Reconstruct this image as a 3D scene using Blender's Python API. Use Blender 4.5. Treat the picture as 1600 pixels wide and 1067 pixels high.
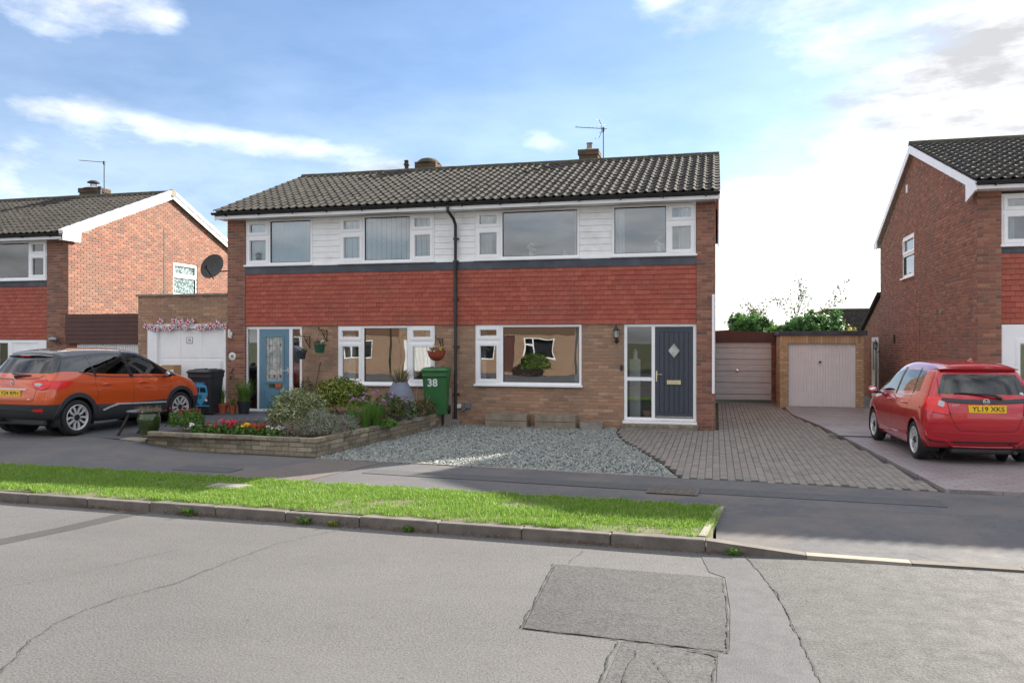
import bpy, bmesh, math, random
import numpy as np
from mathutils import Vector, Matrix, Quaternion, noise
from mathutils.bvhtree import BVHTree

for o in list(bpy.data.objects):
    bpy.data.objects.remove(o)
SC = bpy.context.scene
COL = SC.collection
R = math.radians
rnd = random.Random(7)

# ------------------------------------------------------------------ camera
CAM = Vector((0, 0, 1.92))
cd = bpy.data.cameras.new('camera')
cam = bpy.data.objects.new('camera', cd)
COL.objects.link(cam)
cam.location = CAM
cam.rotation_euler = (R(90), 0, R(14.1))
cd.sensor_width = 36
cd.lens = 28.575
cd.clip_end = 3000
SC.camera = cam

# ------------------------------------------------------------------ sky and sun
SUN = Vector((1.28, 1.68, 1.0)).normalized()
EL = math.asin(SUN.z)
AZ = math.atan2(SUN.x, SUN.y)
world = bpy.data.worlds.new('World')
SC.world = world
world.use_nodes = True
wn = world.node_tree.nodes
wl = world.node_tree.links
wn.clear()


def wnode(t, **k):
    n = wn.new(t)
    for a, b in k.items():
        setattr(n, a, b)
    return n


def wmath(op, a, b=None, c=None, clamp=False):
    n = wnode('ShaderNodeMath', operation=op, use_clamp=clamp)
    for i, v in enumerate((a, b, c)):
        if v is None:
            continue
        if isinstance(v, (int, float)):
            n.inputs[i].default_value = v
        else:
            wl.new(v, n.inputs[i])
    return n.outputs[0]


sky = wnode('ShaderNodeTexSky', sky_type='NISHITA', sun_disc=False)
sky.sun_elevation = EL
sky.sun_rotation = AZ
sky.air_density = 1.0
sky.dust_density = 0.6
sky.ozone_density = 1.6
tc = wnode('ShaderNodeTexCoord')
sep = wnode('ShaderNodeSeparateXYZ')
wl.new(tc.outputs['Generated'], sep.inputs[0])
az = wmath('ARCTAN2', sep.outputs[0], sep.outputs[1])
el = wmath('ARCSINE', sep.outputs[2])
# cloud field: stretched noise over the whole dome, plus the larger banks by bearing and height
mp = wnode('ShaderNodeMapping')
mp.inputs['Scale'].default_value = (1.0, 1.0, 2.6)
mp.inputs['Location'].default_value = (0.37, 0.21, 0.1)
wl.new(tc.outputs['Generated'], mp.inputs[0])
nz = wnode('ShaderNodeTexNoise')
nz.inputs['Scale'].default_value = 2.3
nz.inputs['Detail'].default_value = 9
nz.inputs['Roughness'].default_value = 0.58
nz.inputs['Distortion'].default_value = 0.25
wl.new(mp.outputs[0], nz.inputs['Vector'])
nz2 = wnode('ShaderNodeTexNoise')
nz2.inputs['Scale'].default_value = 7.0
nz2.inputs['Detail'].default_value = 8
nz2.inputs['Roughness'].default_value = 0.62
wl.new(mp.outputs[0], nz2.inputs['Vector'])
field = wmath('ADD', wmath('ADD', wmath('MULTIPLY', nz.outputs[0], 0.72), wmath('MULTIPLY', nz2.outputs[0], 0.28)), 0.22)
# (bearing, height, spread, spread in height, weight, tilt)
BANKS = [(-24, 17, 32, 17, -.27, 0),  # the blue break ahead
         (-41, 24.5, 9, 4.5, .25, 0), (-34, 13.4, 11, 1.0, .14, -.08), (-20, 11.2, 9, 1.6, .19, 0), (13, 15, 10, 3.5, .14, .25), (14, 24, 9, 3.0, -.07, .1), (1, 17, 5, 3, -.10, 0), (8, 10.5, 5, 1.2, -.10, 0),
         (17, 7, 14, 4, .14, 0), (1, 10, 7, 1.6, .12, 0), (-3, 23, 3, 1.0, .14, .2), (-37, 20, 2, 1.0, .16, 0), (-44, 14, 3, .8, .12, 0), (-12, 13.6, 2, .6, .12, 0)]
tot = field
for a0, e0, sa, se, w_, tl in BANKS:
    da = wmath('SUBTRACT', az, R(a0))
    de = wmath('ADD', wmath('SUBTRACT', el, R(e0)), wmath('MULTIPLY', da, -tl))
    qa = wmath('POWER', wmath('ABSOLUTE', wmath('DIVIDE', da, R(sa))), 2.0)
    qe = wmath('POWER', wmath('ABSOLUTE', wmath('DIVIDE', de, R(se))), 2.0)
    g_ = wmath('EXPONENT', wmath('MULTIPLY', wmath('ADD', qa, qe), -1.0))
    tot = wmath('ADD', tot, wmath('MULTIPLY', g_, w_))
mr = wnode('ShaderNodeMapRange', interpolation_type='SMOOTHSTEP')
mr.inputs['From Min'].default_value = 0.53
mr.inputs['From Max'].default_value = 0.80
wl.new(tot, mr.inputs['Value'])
# thin veil towards the horizon, as in any hazy sky
veil = wmath('EXPONENT', wmath('MULTIPLY', wmath('MAXIMUM', el, 0.0), -7.0))
cover = wmath('MAXIMUM', mr.outputs[0], wmath('MULTIPLY', veil, 0.75))
# darker bellies and brighter tops inside the cloud
nz3 = wnode('ShaderNodeTexNoise')
nz3.inputs['Scale'].default_value = 4.2
nz3.inputs['Detail'].default_value = 7
nz3.inputs['Roughness'].default_value = 0.6
mp3 = wnode('ShaderNodeMapping')
mp3.inputs['Scale'].default_value = (1.0, 1.0, 3.2)
mp3.inputs['Location'].default_value = (1.7, 0.4, 0.6)
wl.new(tc.outputs['Generated'], mp3.inputs[0])
wl.new(mp3.outputs[0], nz3.inputs['Vector'])
shade = wnode('ShaderNodeMapRange')
shade.inputs['From Min'].default_value = 0.36
shade.inputs['From Max'].default_value = 0.60
shade.inputs['To Min'].default_value = 0.40
shade.inputs['To Max'].default_value = 1.0
wl.new(nz3.outputs[0], shade.inputs['Value'])
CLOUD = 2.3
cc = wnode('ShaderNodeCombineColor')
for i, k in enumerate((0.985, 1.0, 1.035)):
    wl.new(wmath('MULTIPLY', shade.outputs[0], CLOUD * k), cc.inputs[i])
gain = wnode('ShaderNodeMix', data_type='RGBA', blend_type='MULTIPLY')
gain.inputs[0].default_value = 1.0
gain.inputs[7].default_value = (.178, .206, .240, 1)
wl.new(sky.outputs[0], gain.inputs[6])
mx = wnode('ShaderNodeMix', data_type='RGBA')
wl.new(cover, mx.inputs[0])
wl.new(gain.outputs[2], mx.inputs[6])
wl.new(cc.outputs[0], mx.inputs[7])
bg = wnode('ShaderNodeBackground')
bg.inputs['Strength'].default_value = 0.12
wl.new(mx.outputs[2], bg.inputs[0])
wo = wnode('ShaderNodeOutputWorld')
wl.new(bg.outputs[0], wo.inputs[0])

sd = bpy.data.lights.new('sun', 'SUN')
sd.energy = 2.0
sd.angle = R(0.53)
sd.color = (1.0, 0.93, 0.82)
sun = bpy.data.objects.new('sun', sd)
COL.objects.link(sun)
sun.location = SUN * 60
sun.rotation_euler = SUN.to_track_quat('Z', 'Y').to_euler()

SC.view_settings.view_transform = 'Standard'
SC.view_settings.look = 'None'
SC.view_settings.gamma = 1
SC.view_settings.use_curve_mapping = False
SC.view_settings.exposure = 2.75
SC.render.engine = 'CYCLES'
SC.cycles.use_denoising = True
SC.cycles.max_bounces = 8
SC.cycles.transparent_max_bounces = 12
SC.cycles.sample_clamp_indirect = 6
SC.cycles.caustics_reflective = False
SC.cycles.caustics_refractive = False

# ------------------------------------------------------------------ helpers
LOCAL = set()


def put(o, parent=None):
    COL.objects.link(o)
    if parent is not None:
        o.parent = parent
        if parent.parent is None and parent.name not in LOCAL:
            o.matrix_parent_inverse = Matrix.Translation(parent.location).inverted()
    return o


def thing(name, label, cat, loc=(0, 0, 0), rz=0, group=None, local=False):
    e = bpy.data.objects.new(name, None)
    e.empty_display_size = .2
    COL.objects.link(e)
    e.location = loc
    e.rotation_euler = (0, 0, rz)
    if local:
        LOCAL.add(e.name)
    return tag(e, label, cat, group)


def tag(o, label, cat, group=None):
    o['label'] = label
    o['category'] = cat
    if group:
        o['group'] = group
    return o


def kind(o, k):
    o['kind'] = k
    return o


def copy_tree(o, parent=None):
    c = o.copy()
    COL.objects.link(c)
    if o.name in LOCAL:
        LOCAL.add(c.name)
    if parent is not None:
        c.parent = parent
    for ch in list(o.children):
        copy_tree(ch, c)
    return c


class MB:
    def __init__(s):
        s.v, s.f, s.m = [], [], []

    def add(s, vs, fs, m=0):
        b = len(s.v)
        s.v += [tuple(p) for p in vs]
        s.f += [tuple(i + b for i in q) for q in fs]
        s.m += [m] * len(fs)
        return s

    def box(s, x0, x1, y0, y1, z0, z1, m=0):
        v = [(x, y, z) for z in (z0, z1) for y in (y0, y1) for x in (x0, x1)]
        return s.add(v, [(0, 2, 3, 1), (4, 5, 7, 6), (0, 1, 5, 4), (2, 6, 7, 3), (0, 4, 6, 2), (1, 3, 7, 5)], m)

    def bev(s, x0, x1, y0, y1, z0, z1, b=.006, m=0):
        """box with chamfered edges"""
        X, Y, Z = (x0, x1), (y0, y1), (z0, z1)
        vs, idx = [], {}
        for i in (0, 1):
            for j in (0, 1):
                for k in (0, 1):
                    di, dj, dk = (b, -b)[i], (b, -b)[j], (b, -b)[k]
                    for a, p in enumerate(((X[i], Y[j] + dj, Z[k] + dk), (X[i] + di, Y[j], Z[k] + dk), (X[i] + di, Y[j] + dj, Z[k]))):
                        idx[i, j, k, a] = len(vs)
                        vs.append(p)
        f = []
        for i in (0, 1):
            q = [idx[i, 0, 0, 0], idx[i, 0, 1, 0], idx[i, 1, 1, 0], idx[i, 1, 0, 0]]
            f.append(q if i == 0 else q[::-1])
            q = [idx[0, i, 0, 1], idx[1, i, 0, 1], idx[1, i, 1, 1], idx[0, i, 1, 1]]
            f.append(q if i == 0 else q[::-1])
            q = [idx[0, 0, i, 2], idx[0, 1, i, 2], idx[1, 1, i, 2], idx[1, 0, i, 2]]
            f.append(q if i == 0 else q[::-1])
            for j in (0, 1):
                f.append((idx[i, j, 0, 0], idx[i, j, 0, 1], idx[i, j, 1, 1], idx[i, j, 1, 0]))
                f.append((idx[i, 0, j, 0], idx[i, 0, j, 2], idx[i, 1, j, 2], idx[i, 1, j, 0]))
                f.append((idx[0, i, j, 1], idx[0, i, j, 2], idx[1, i, j, 2], idx[1, i, j, 1]))
                for k in (0, 1):
                    f.append((idx[i, j, k, 0], idx[i, j, k, 1], idx[i, j, k, 2]))
        return s.add(vs, f, m)

    def cyl(s, p0, p1, r0, r1=None, n=12, m=0, cap=True):
        r1 = r0 if r1 is None else r1
        p0, p1 = Vector(p0), Vector(p1)
        d = (p1 - p0).normalized()
        a = d.orthogonal().normalized()
        b = d.cross(a)
        vs = []
        for p, r in ((p0, r0), (p1, r1)):
            for i in range(n):
                t = 2 * math.pi * i / n
                vs.append(p + a * (r * math.cos(t)) + b * (r * math.sin(t)))
        fs = [(i, (i + 1) % n, n + (i + 1) % n, n + i) for i in range(n)]
        if cap:
            fs += [tuple(range(n))[::-1], tuple(range(n, 2 * n))]
        return s.add(vs, fs, m)

    def tube(s, pts, r, n=6, m=0):
        pts = [Vector(p) for p in pts]
        rs = r if isinstance(r, (list, tuple)) else [r] * len(pts)
        vs, fs = [], []
        a = None
        for i, p in enumerate(pts):
            d = (pts[min(i + 1, len(pts) - 1)] - pts[max(i - 1, 0)]).normalized()
            if a is None:
                a = d.orthogonal().normalized()
            else:
                a = (a - d * a.dot(d))
                a = a.normalized() if a.length > 1e-6 else d.orthogonal().normalized()
            b = d.cross(a)
            for k in range(n):
                t = 2 * math.pi * k / n
                vs.append(p + a * (rs[i] * math.cos(t)) + b * (rs[i] * math.sin(t)))
        for i in range(len(pts) - 1):
            for k in range(n):
                fs.append((i * n + k, i * n + (k + 1) % n, (i + 1) * n + (k + 1) % n, (i + 1) * n + k))
        fs += [tuple(range(n))[::-1], tuple(range((len(pts) - 1) * n, len(pts) * n))]
        return s.add(vs, fs, m)

    def lathe(s, prof, c=(0, 0, 0), n=24, m=0, axis='z', cap=True):
        vs, fs = [], []
        for r, h in prof:
            for k in range(n):
                t = 2 * math.pi * k / n
                x, y = r * math.cos(t), r * math.sin(t)
                p = (x, y, h) if axis == 'z' else ((h, x, y) if axis == 'x' else (x, h, y))
                vs.append((p[0] + c[0], p[1] + c[1], p[2] + c[2]))
        for i in range(len(prof) - 1):
            for k in range(n):
                fs.append((i * n + k, i * n + (k + 1) % n, (i + 1) * n + (k + 1) % n, (i + 1) * n + k))
        if cap:
            fs += [tuple(range(n))[::-1], tuple(range((len(prof) - 1) * n, len(prof) * n))]
        return s.add(vs, fs, m)

    def extr(s, poly, vec, m=0):
        n = len(poly)
        vec = Vector(vec)
        p = [Vector(q) for q in poly]
        vs = p + [q + vec for q in p]
        fs = [tuple(range(n))[::-1], tuple(range(n, 2 * n))]
        fs += [(i, (i + 1) % n, n + (i + 1) % n, n + i) for i in range(n)]
        return s.add(vs, fs, m)

    def sphere(s, c, r, n=10, k=6, m=0, sc=(1, 1, 1)):
        vs, fs = [], []
        for j in range(k + 1):
            ph = math.pi * j / k
            for i in range(n):
                t = 2 * math.pi * i / n
                vs.append((c[0] + r * sc[0] * math.sin(ph) * math.cos(t), c[1] + r * sc[1] * math.sin(ph) * math.sin(t), c[2] + r * sc[2] * math.cos(ph)))
        for j in range(k):
            for i in range(n):
                fs.append((j * n + i, (j + 1) * n + i, (j + 1) * n + (i + 1) % n, j * n + (i + 1) % n))
        return s.add(vs, fs, m)

    def holes(s, x0, x1, z0, z1, hs, y0, y1, m=0):
        """slab in x-z with rectangular openings hs=(x0,x1,z0,z1)"""
        zs = sorted({z0, z1, *[h[2] for h in hs], *[h[3] for h in hs]})
        zs = [z for z in zs if z0 <= z <= z1]
        for a, b in zip(zs, zs[1:]):
            zc = (a + b) / 2
            iv = [(x0, x1)]
            for h in hs:
                if h[2] < zc < h[3]:
                    nv = []
                    for p, q in iv:
                        if h[1] <= p or h[0] >= q:
                            nv.append((p, q))
                            continue
                        if h[0] > p:
                            nv.append((p, h[0]))
                        if h[1] < q:
                            nv.append((h[1], q))
                    iv = nv
            for p, q in iv:
                if q - p > 1e-4:
                    s.box(p, q, y0, y1, a, b, m)
        return s

    def xf(s, M):
        s.v = [tuple(M @ Vector(p)) for p in s.v]
        return s

    def mesh(s, name, mats, smooth=False, fix=True):
        me = bpy.data.meshes.new(name)
        me.from_pydata(s.v, [], s.f)
        for m in (mats if isinstance(mats, (list, tuple)) else [mats]):
            me.materials.append(m)
        if any(s.m):
            me.polygons.foreach_set('material_index', s.m)
        if fix and len(s.f) < 20000:
            bm = bmesh.new()
            bm.from_mesh(me)
            bmesh.ops.recalc_face_normals(bm, faces=bm.faces)
            bm.to_mesh(me)
            bm.free()
        if smooth:
            me.polygons.foreach_set('use_smooth', [True] * len(me.polygons))
            me.set_sharp_from_angle(angle=R(38))
        me.update()
        return me

    def build(s, name, mats, parent=None, smooth=False, label=None, fix=True):
        o = bpy.data.objects.new(name, s.mesh(name, mats, smooth, fix))
        put(o, parent)
        if label:
            o['label'] = label
        return o


def obj(name, me, parent=None, loc=None, rot=None):
    o = bpy.data.objects.new(name, me)
    if loc is not None:
        o.location = loc
    if rot is not None:
        o.rotation_euler = rot
    return put(o, parent)


def frame(O, U):
    """matrix of a wall frame: x along U, y into the wall, z up"""
    U = Vector((U[0], U[1], 0)).normalized()
    inn = Vector((-U.y, U.x, 0))
    M = Matrix.Identity(4)
    M.col[0][:3] = U
    M.col[1][:3] = inn
    M.col[3][:3] = O
    return M


def text_mesh(txt, size, name, mat, extrude=.001, bold=0.0, align='CENTER'):
    cu = bpy.data.curves.new(name, 'FONT')
    cu.body = txt
    cu.size = size
    cu.align_x = align
    cu.align_y = 'CENTER'
    cu.extrude = extrude
    cu.offset = bold
    t = bpy.data.objects.new(name, cu)
    COL.objects.link(t)
    dg = bpy.context.evaluated_depsgraph_get()
    me = bpy.data.meshes.new_from_object(t.evaluated_get(dg))
    bpy.data.objects.remove(t)
    me.materials.clear()
    me.materials.append(mat)
    me.name = name
    return me


# ------------------------------------------------------------------ materials
def srgb(r, g, b):
    f = lambda c: (c / 255 / 12.92) if c <= 10 else ((c / 255 + .055) / 1.055) ** 2.4
    return (f(r), f(g), f(b))


class MT:
    """small node-material builder"""

    def __init__(s, name):
        s.mat = bpy.data.materials.new(name)
        s.mat.use_nodes = True
        s.n = s.mat.node_tree.nodes
        s.l = s.mat.node_tree.links
        s.b = s.n['Principled BSDF']
        s.out = s.n['Material Output']
        s._pos = None

    def node(s, t, **k):
        n = s.n.new(t)
        for a, b in k.items():
            setattr(n, a, b)
        return n

    def pos(s):
        if s._pos is None:
            s._pos = s.node('ShaderNodeNewGeometry').outputs['Position']
        return s._pos

    def lk(s, a, b):
        if isinstance(a, (int, float)):
            b.default_value = a
        elif isinstance(a, (tuple, list)):
            b.default_value = (*a, 1) if len(a) == 3 and len(b.default_value) == 4 else a
        else:
            s.l.new(a, b)

    def math(s, op, a, b=0.0, c=None, clamp=False):
        n = s.node('ShaderNodeMath', operation=op, use_clamp=clamp)
        s.lk(a, n.inputs[0])
        s.lk(b, n.inputs[1])
        if c is not None:
            s.lk(c, n.inputs[2])
        return n.outputs[0]

    def noise(s, scale, detail=4, rough=.55, vec=None, stretch=None):
        v = vec or s.pos()
        if stretch:
            mp = s.node('ShaderNodeMapping')
            mp.inputs['Scale'].default_value = stretch
            s.l.new(v, mp.inputs[0])
            v = mp.outputs[0]
        n = s.node('ShaderNodeTexNoise')
        n.inputs['Scale'].default_value = scale
        n.inputs['Detail'].default_value = detail
        n.inputs['Roughness'].default_value = rough
        s.l.new(v, n.inputs['Vector'])
        return n.outputs[0]

    def ramp(s, fac, stops, interp='LINEAR'):
        r = s.node('ShaderNodeValToRGB')
        r.color_ramp.interpolation = interp
        e = r.color_ramp.elements
        while len(e) < len(stops):
            e.new(.5)
        for i, (p, c) in enumerate(stops):
            e[i].position = p
            e[i].color = (*c, 1) if len(c) == 3 else c
        s.lk(fac, r.inputs[0])
        return r.outputs[0]

    def mix(s, fac, a, b, mode='MIX'):
        n = s.node('ShaderNodeMix', data_type='RGBA', blend_type=mode)
        s.lk(fac, n.inputs[0])
        s.lk(a, n.inputs[6])
        s.lk(b, n.inputs[7])
        return n.outputs[2]

    def rng(s, v, a, b, c=0.0, d=1.0, smooth=False):
        n = s.node('ShaderNodeMapRange', interpolation_type='SMOOTHSTEP' if smooth else 'LINEAR')
        s.lk(v, n.inputs[0])
        for i, q in enumerate((a, b, c, d)):
            n.inputs[i + 1].default_value = q
        return n.outputs[0]

    def rand(s):
        """one random number for each loose piece and each object"""
        g = s.node('ShaderNodeNewGeometry').outputs['Random Per Island']
        o = s.node('ShaderNodeObjectInfo').outputs['Random']
        return s.math('FRACT', s.math('ADD', s.math('MULTIPLY', g, 7.31), s.math('MULTIPLY', o, 5.77)))

    def bump(s, h, strength=.3, dist=.01):
        n = s.node('ShaderNodeBump')
        n.inputs['Strength'].default_value = strength
        n.inputs['Distance'].default_value = dist
        s.lk(h, n.inputs['Height'])
        s.l.new(n.outputs[0], s.b.inputs['Normal'])
        return n.outputs[0]

    def set(s, col=None, rough=None, **k):
        if col is not None:
            s.lk(col, s.b.inputs['Base Color'])
        if rough is not None:
            s.lk(rough, s.b.inputs['Roughness'])
        for a, v in k.items():
            s.lk(v, s.b.inputs[a.replace('_', ' ')])
        return s.mat


def plain(name, col, rough=.6, var=.12, scale=6, bump=.0, bscale=60, dirt=None, **k):
    """painted or moulded surface with faint mottling"""
    t = MT(name)
    n = t.noise(scale, 5)
    c = t.mix(t.rng(n, .3, .7), tuple(x * (1 - var) for x in col), tuple(min(1, x * (1 + var)) for x in col))
    if dirt:
        d = t.noise(1.7, 6, .65)
        c = t.mix(t.rng(d, .5, .75, 0, dirt[1]), c, dirt[0])
    if bump:
        t.bump(t.noise(bscale, 3), bump, .004)
    rr = t.rng(t.noise(scale * 2.2, 3), .3, .7, max(.02, rough - .06), min(1, rough + .06))
    return t.set(c, rr, **k)


def pieces(name, cols, rough=.85, grain=90, gamt=.25, stain=None, bump=.35, jit=.0):
    """brick, tile, stone: palette by piece, grain inside, weather stains across"""
    t = MT(name)
    r = t.rand()
    st = [(i / (len(cols) - 1) if len(cols) > 1 else 0, c) for i, c in enumerate(cols)]
    c = t.ramp(r, st)
    g = t.noise(grain, 4, .6)
    c = t.mix(1.0, c, t.ramp(g, [(.25, (1 - gamt,) * 3), (.75, (1 + gamt * .6,) * 3)]), 'MULTIPLY')
    if stain:
        d = t.noise(stain[2], 6, .62)
        c = t.mix(t.rng(d, stain[3], stain[4], 0, stain[1]), c, stain[0])
    t.bump(t.noise(grain * 1.5, 4), bump, .004)
    return t.set(c, rough)
M = {}
BR1 = [srgb(171, 134, 106), srgb(159, 123, 99), srgb(181, 144, 116), srgb(148, 116, 96), srgb(175, 132, 103), srgb(186, 150, 123)]
BR2 = [srgb(153, 97, 78), srgb(126, 84, 72), srgb(158, 103, 83), srgb(113, 81, 71), srgb(141, 94, 78), srgb(164, 115, 92), srgb(133, 90, 76)]
M['brick_front'] = pieces('brown_brick', BR1, .9, 85, .22, (srgb(112, 100, 88), .55, .9, .46, .68))
M['brick_red'] = pieces('red_brick', BR2, .9, 85, .22, (srgb(120, 100, 86), .45, .7, .5, .7))
M['brick_dark'] = pieces('sooty_brick', [srgb(98, 74, 62), srgb(84, 68, 58), srgb(112, 84, 68), srgb(72, 62, 56)], .93, 80, .25, (srgb(86, 84, 62), .6, 2.0, .48, .66))
M['brick_yellow'] = pieces('yellow_brick', [srgb(205, 176, 133), srgb(187, 156, 118), srgb(216, 189, 153), srgb(172, 143, 113)], .9, 85, .2)
M['garden_stone'] = pieces('garden_walling', [srgb(157, 146, 123), srgb(133, 125, 107), srgb(171, 160, 138), srgb(120, 112, 100), srgb(147, 132, 110)], .95, 60, .4, (srgb(82, 80, 70), .6, 6.0, .5, .66), .6)
M['mortar'] = plain('mortar', srgb(150, 139, 126), .95, .15, 20, .3, 150)
M['mortar_grey'] = plain('grey_mortar', srgb(88, 83, 75), .95, .2, 20, .3, 150)
M['tile_roof'] = pieces('concrete_tile', [srgb(50, 46, 41), srgb(41, 39, 36), srgb(58, 53, 47), srgb(45, 42, 40), srgb(53, 50, 45)], .92, 40, .4, (srgb(103, 100, 86), .5, 9.0, .52, .68), .5)
M['tile_ridge'] = pieces('ridge_tile', [srgb(72, 66, 58), srgb(62, 58, 52), srgb(80, 75, 62)], .92, 30, .35, (srgb(92, 90, 60), .6, 3.5, .45, .62), .5)
M['tile_red'] = pieces('hung_tile', [srgb(167, 85, 70), srgb(157, 77, 64), srgb(177, 95, 78), srgb(162, 81, 66), srgb(171, 93, 75)], .85, 50, .16, (srgb(138, 86, 70), .5, 1.3, .48, .7), .25)
M['upvc'] = plain('white_upvc', (.86, .86, .87), .35, .03, 3)
M['upvc2'] = plain('cream_upvc', (.70, .69, .66), .4, .05, 3)
M['board'] = plain('white_boarding', (.86, .86, .86), .5, .05, 4, .1, 40, (srgb(186, 184, 176), .5))
M['lead'] = plain('lead_flashing', srgb(66, 70, 80), .62, .25, 3, .3, 25, (srgb(112, 116, 122), .45))
M['black_plastic'] = plain('black_plastic', (.018, .019, .021), .35, .2, 5)
M['black_metal'] = plain('black_metal', (.016, .016, .017), .45, .2, 10)
M['soffit_wood'] = plain('weathered_soffit', srgb(178, 172, 164), .6, .08)
M['door_grey'] = plain('slate_grey_door', srgb(58, 64, 75), .42, .06, 8, .12, 90)
M['door_teal'] = plain('blue_door', srgb(94, 130, 148), .42, .06, 8, .12, 90)
M['chrome'] = plain('chrome', (.72, .72, .73), .16, .05, Metallic=1.0)
M['brass'] = plain('pale_brass', (.62, .56, .38), .28, .1, Metallic=1.0)
M['gar_white'] = plain('garage_white', (.84, .84, .84), .5, .03, 3, .05, 30, (srgb(218, 216, 214), .4))
M['gar_brown'] = plain('brown_cladding', srgb(84, 52, 46), .6, .12, 3)
M['gar_pale'] = plain('pale_painted_steel', srgb(202, 199, 198), .5, .05, 4, .05, 30, (srgb(176, 170, 166), .4))
M['concrete'] = plain('concrete', srgb(140, 134, 126), .92, .2, 8, .5, 80, (srgb(96, 92, 84), .5))
M['concrete_lt'] = plain('pale_concrete', srgb(150, 143, 130), .92, .12, 8, .4, 80)
M['timber'] = plain('weathered_timber', srgb(140, 128, 112), .85, .25, 5, .5, 40, (srgb(96, 88, 78), .5))
M['terracotta'] = plain('terracotta', srgb(176, 92, 62), .8, .15, 8, .2, 60, (srgb(180, 130, 104), .4))
M['terracotta_pl'] = plain('terracotta_plastic', srgb(150, 66, 48), .5, .1, 8)
M['bin_green'] = plain('bin_green', srgb(48, 104, 58), .45, .08, 3, .1, 120, (srgb(96, 132, 96), .35))
M['bin_black'] = plain('bin_charcoal', srgb(40, 42, 47), .5, .1, 3, .1, 120, (srgb(70, 70, 72), .3))
M['decal_blue'] = plain('blue_vinyl', srgb(82, 168, 214), .4, .03)
M['decal_white'] = plain('white_vinyl', (.8, .8, .8), .4, .03)
M['decal_orange'] = plain('orange_vinyl', srgb(214, 110, 50), .4, .03)
M['decal_black'] = plain('black_vinyl', (.02, .022, .026), .4, .03)
M['glaze'] = plain('green_glaze', srgb(44, 62, 26), .12, .35, 5, 0, 60, (srgb(70, 80, 40), .5), Coat_Weight=.6)
M['pot_grey'] = plain('grey_planter', srgb(112, 118, 132), .6, .12, 4, .15, 90)
M['pot_navy'] = plain('dark_basket', srgb(44, 52, 66), .5, .1)
M['pot_green'] = plain('green_basket', srgb(34, 84, 62), .5, .1)
M['pot_black'] = plain('black_pot', (.02, .021, .024), .5, .2)
M['soil'] = plain('soil', srgb(74, 60, 48), .98, .4, 12, .8, 50)
M['card'] = plain('cardboard', srgb(168, 132, 96), .85, .08)
M['dish'] = plain('dish_mesh', srgb(60, 56, 54), .6, .2)
M['alu'] = plain('aluminium', srgb(150, 150, 152), .4, .1, Metallic=.8)
M['rust'] = plain('dark_rusty_metal', srgb(58, 50, 46), .8, .3, 12, .3, 60)
M['wire'] = plain('dark_wire', (.03, .03, .032), .5, .1)
M['curtain'] = plain('net_curtain', (.74, .74, .74), .9, .05, 12)
M['blind'] = plain('blind_slat', (.84, .84, .78), .8, .05, 12)
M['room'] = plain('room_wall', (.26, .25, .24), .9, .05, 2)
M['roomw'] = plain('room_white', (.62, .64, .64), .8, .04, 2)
M['china'] = plain('white_ornament', (.8, .8, .8), .3, .04)
M['drive_tar'] = None
M['aerial'] = plain('dull_aerial_metal', srgb(64, 64, 66), .6, .1)


def glass(name, refl=.10, tint=(.86, .89, .9), wave=.0, rough=0.0, wscale=1.6):
    t = MT(name)
    t.n.remove(t.b)
    tr = t.node('ShaderNodeBsdfTransparent')
    tr.inputs[0].default_value = (*tint, 1)
    gl = t.node('ShaderNodeBsdfGlossy')
    gl.inputs['Roughness'].default_value = rough
    gl.inputs['Color'].default_value = (1, 1, 1, 1)
    fr = t.node('ShaderNodeFresnel')
    fr.inputs[0].default_value = 1.5
    if wave:
        bp = t.node('ShaderNodeBump')
        bp.inputs['Strength'].default_value = 1.0
        bp.inputs['Distance'].default_value = wave
        t.l.new(t.noise(wscale, 1, .4), bp.inputs['Height'])
        t.l.new(bp.outputs[0], gl.inputs['Normal'])
    f = t.math('MINIMUM', t.math('ADD', t.math('MULTIPLY', fr.outputs[0], 1.0), refl), 1.0)
    ms = t.node('ShaderNodeMixShader')
    t.l.new(f, ms.inputs[0])
    t.l.new(tr.outputs[0], ms.inputs[1])
    t.l.new(gl.outputs[0], ms.inputs[2])
    t.l.new(ms.outputs[0], t.out.inputs[0])
    return t.mat


M['glass'] = glass('window_glass', .10, (.84, .87, .88), .0016)
M['glass_up'] = glass('window_glass_upper', .07, (.82, .85, .86), .0008)
M['glass_side'] = glass('side_light_glass', .03, (.9, .92, .91), .0008)
M['glass_ob'] = None
t = MT('obscured_glass')
vo = t.node('ShaderNodeTexVoronoi')
vo.inputs['Scale'].default_value = 15
t.l.new(t.pos(), vo.inputs['Vector'])
t.bump(vo.outputs[0], .8, .01)
M['glass_ob'] = t.set(t.ramp(vo.outputs[0], [(.15, srgb(196, 212, 212)), (.4, srgb(130, 150, 150)), (.7, srgb(84, 100, 104))]), .12, Specular_IOR_Level=.6)
t = MT('leaded_glass')
M['glass_lead'] = t.set(t.mix(t.rng(t.noise(9, 3), .4, .65), srgb(150, 160, 158), srgb(196, 192, 182)), .22, Specular_IOR_Level=.6)
M['car_glass'] = glass('tinted_car_glass', .04, (.30, .33, .34))


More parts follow.
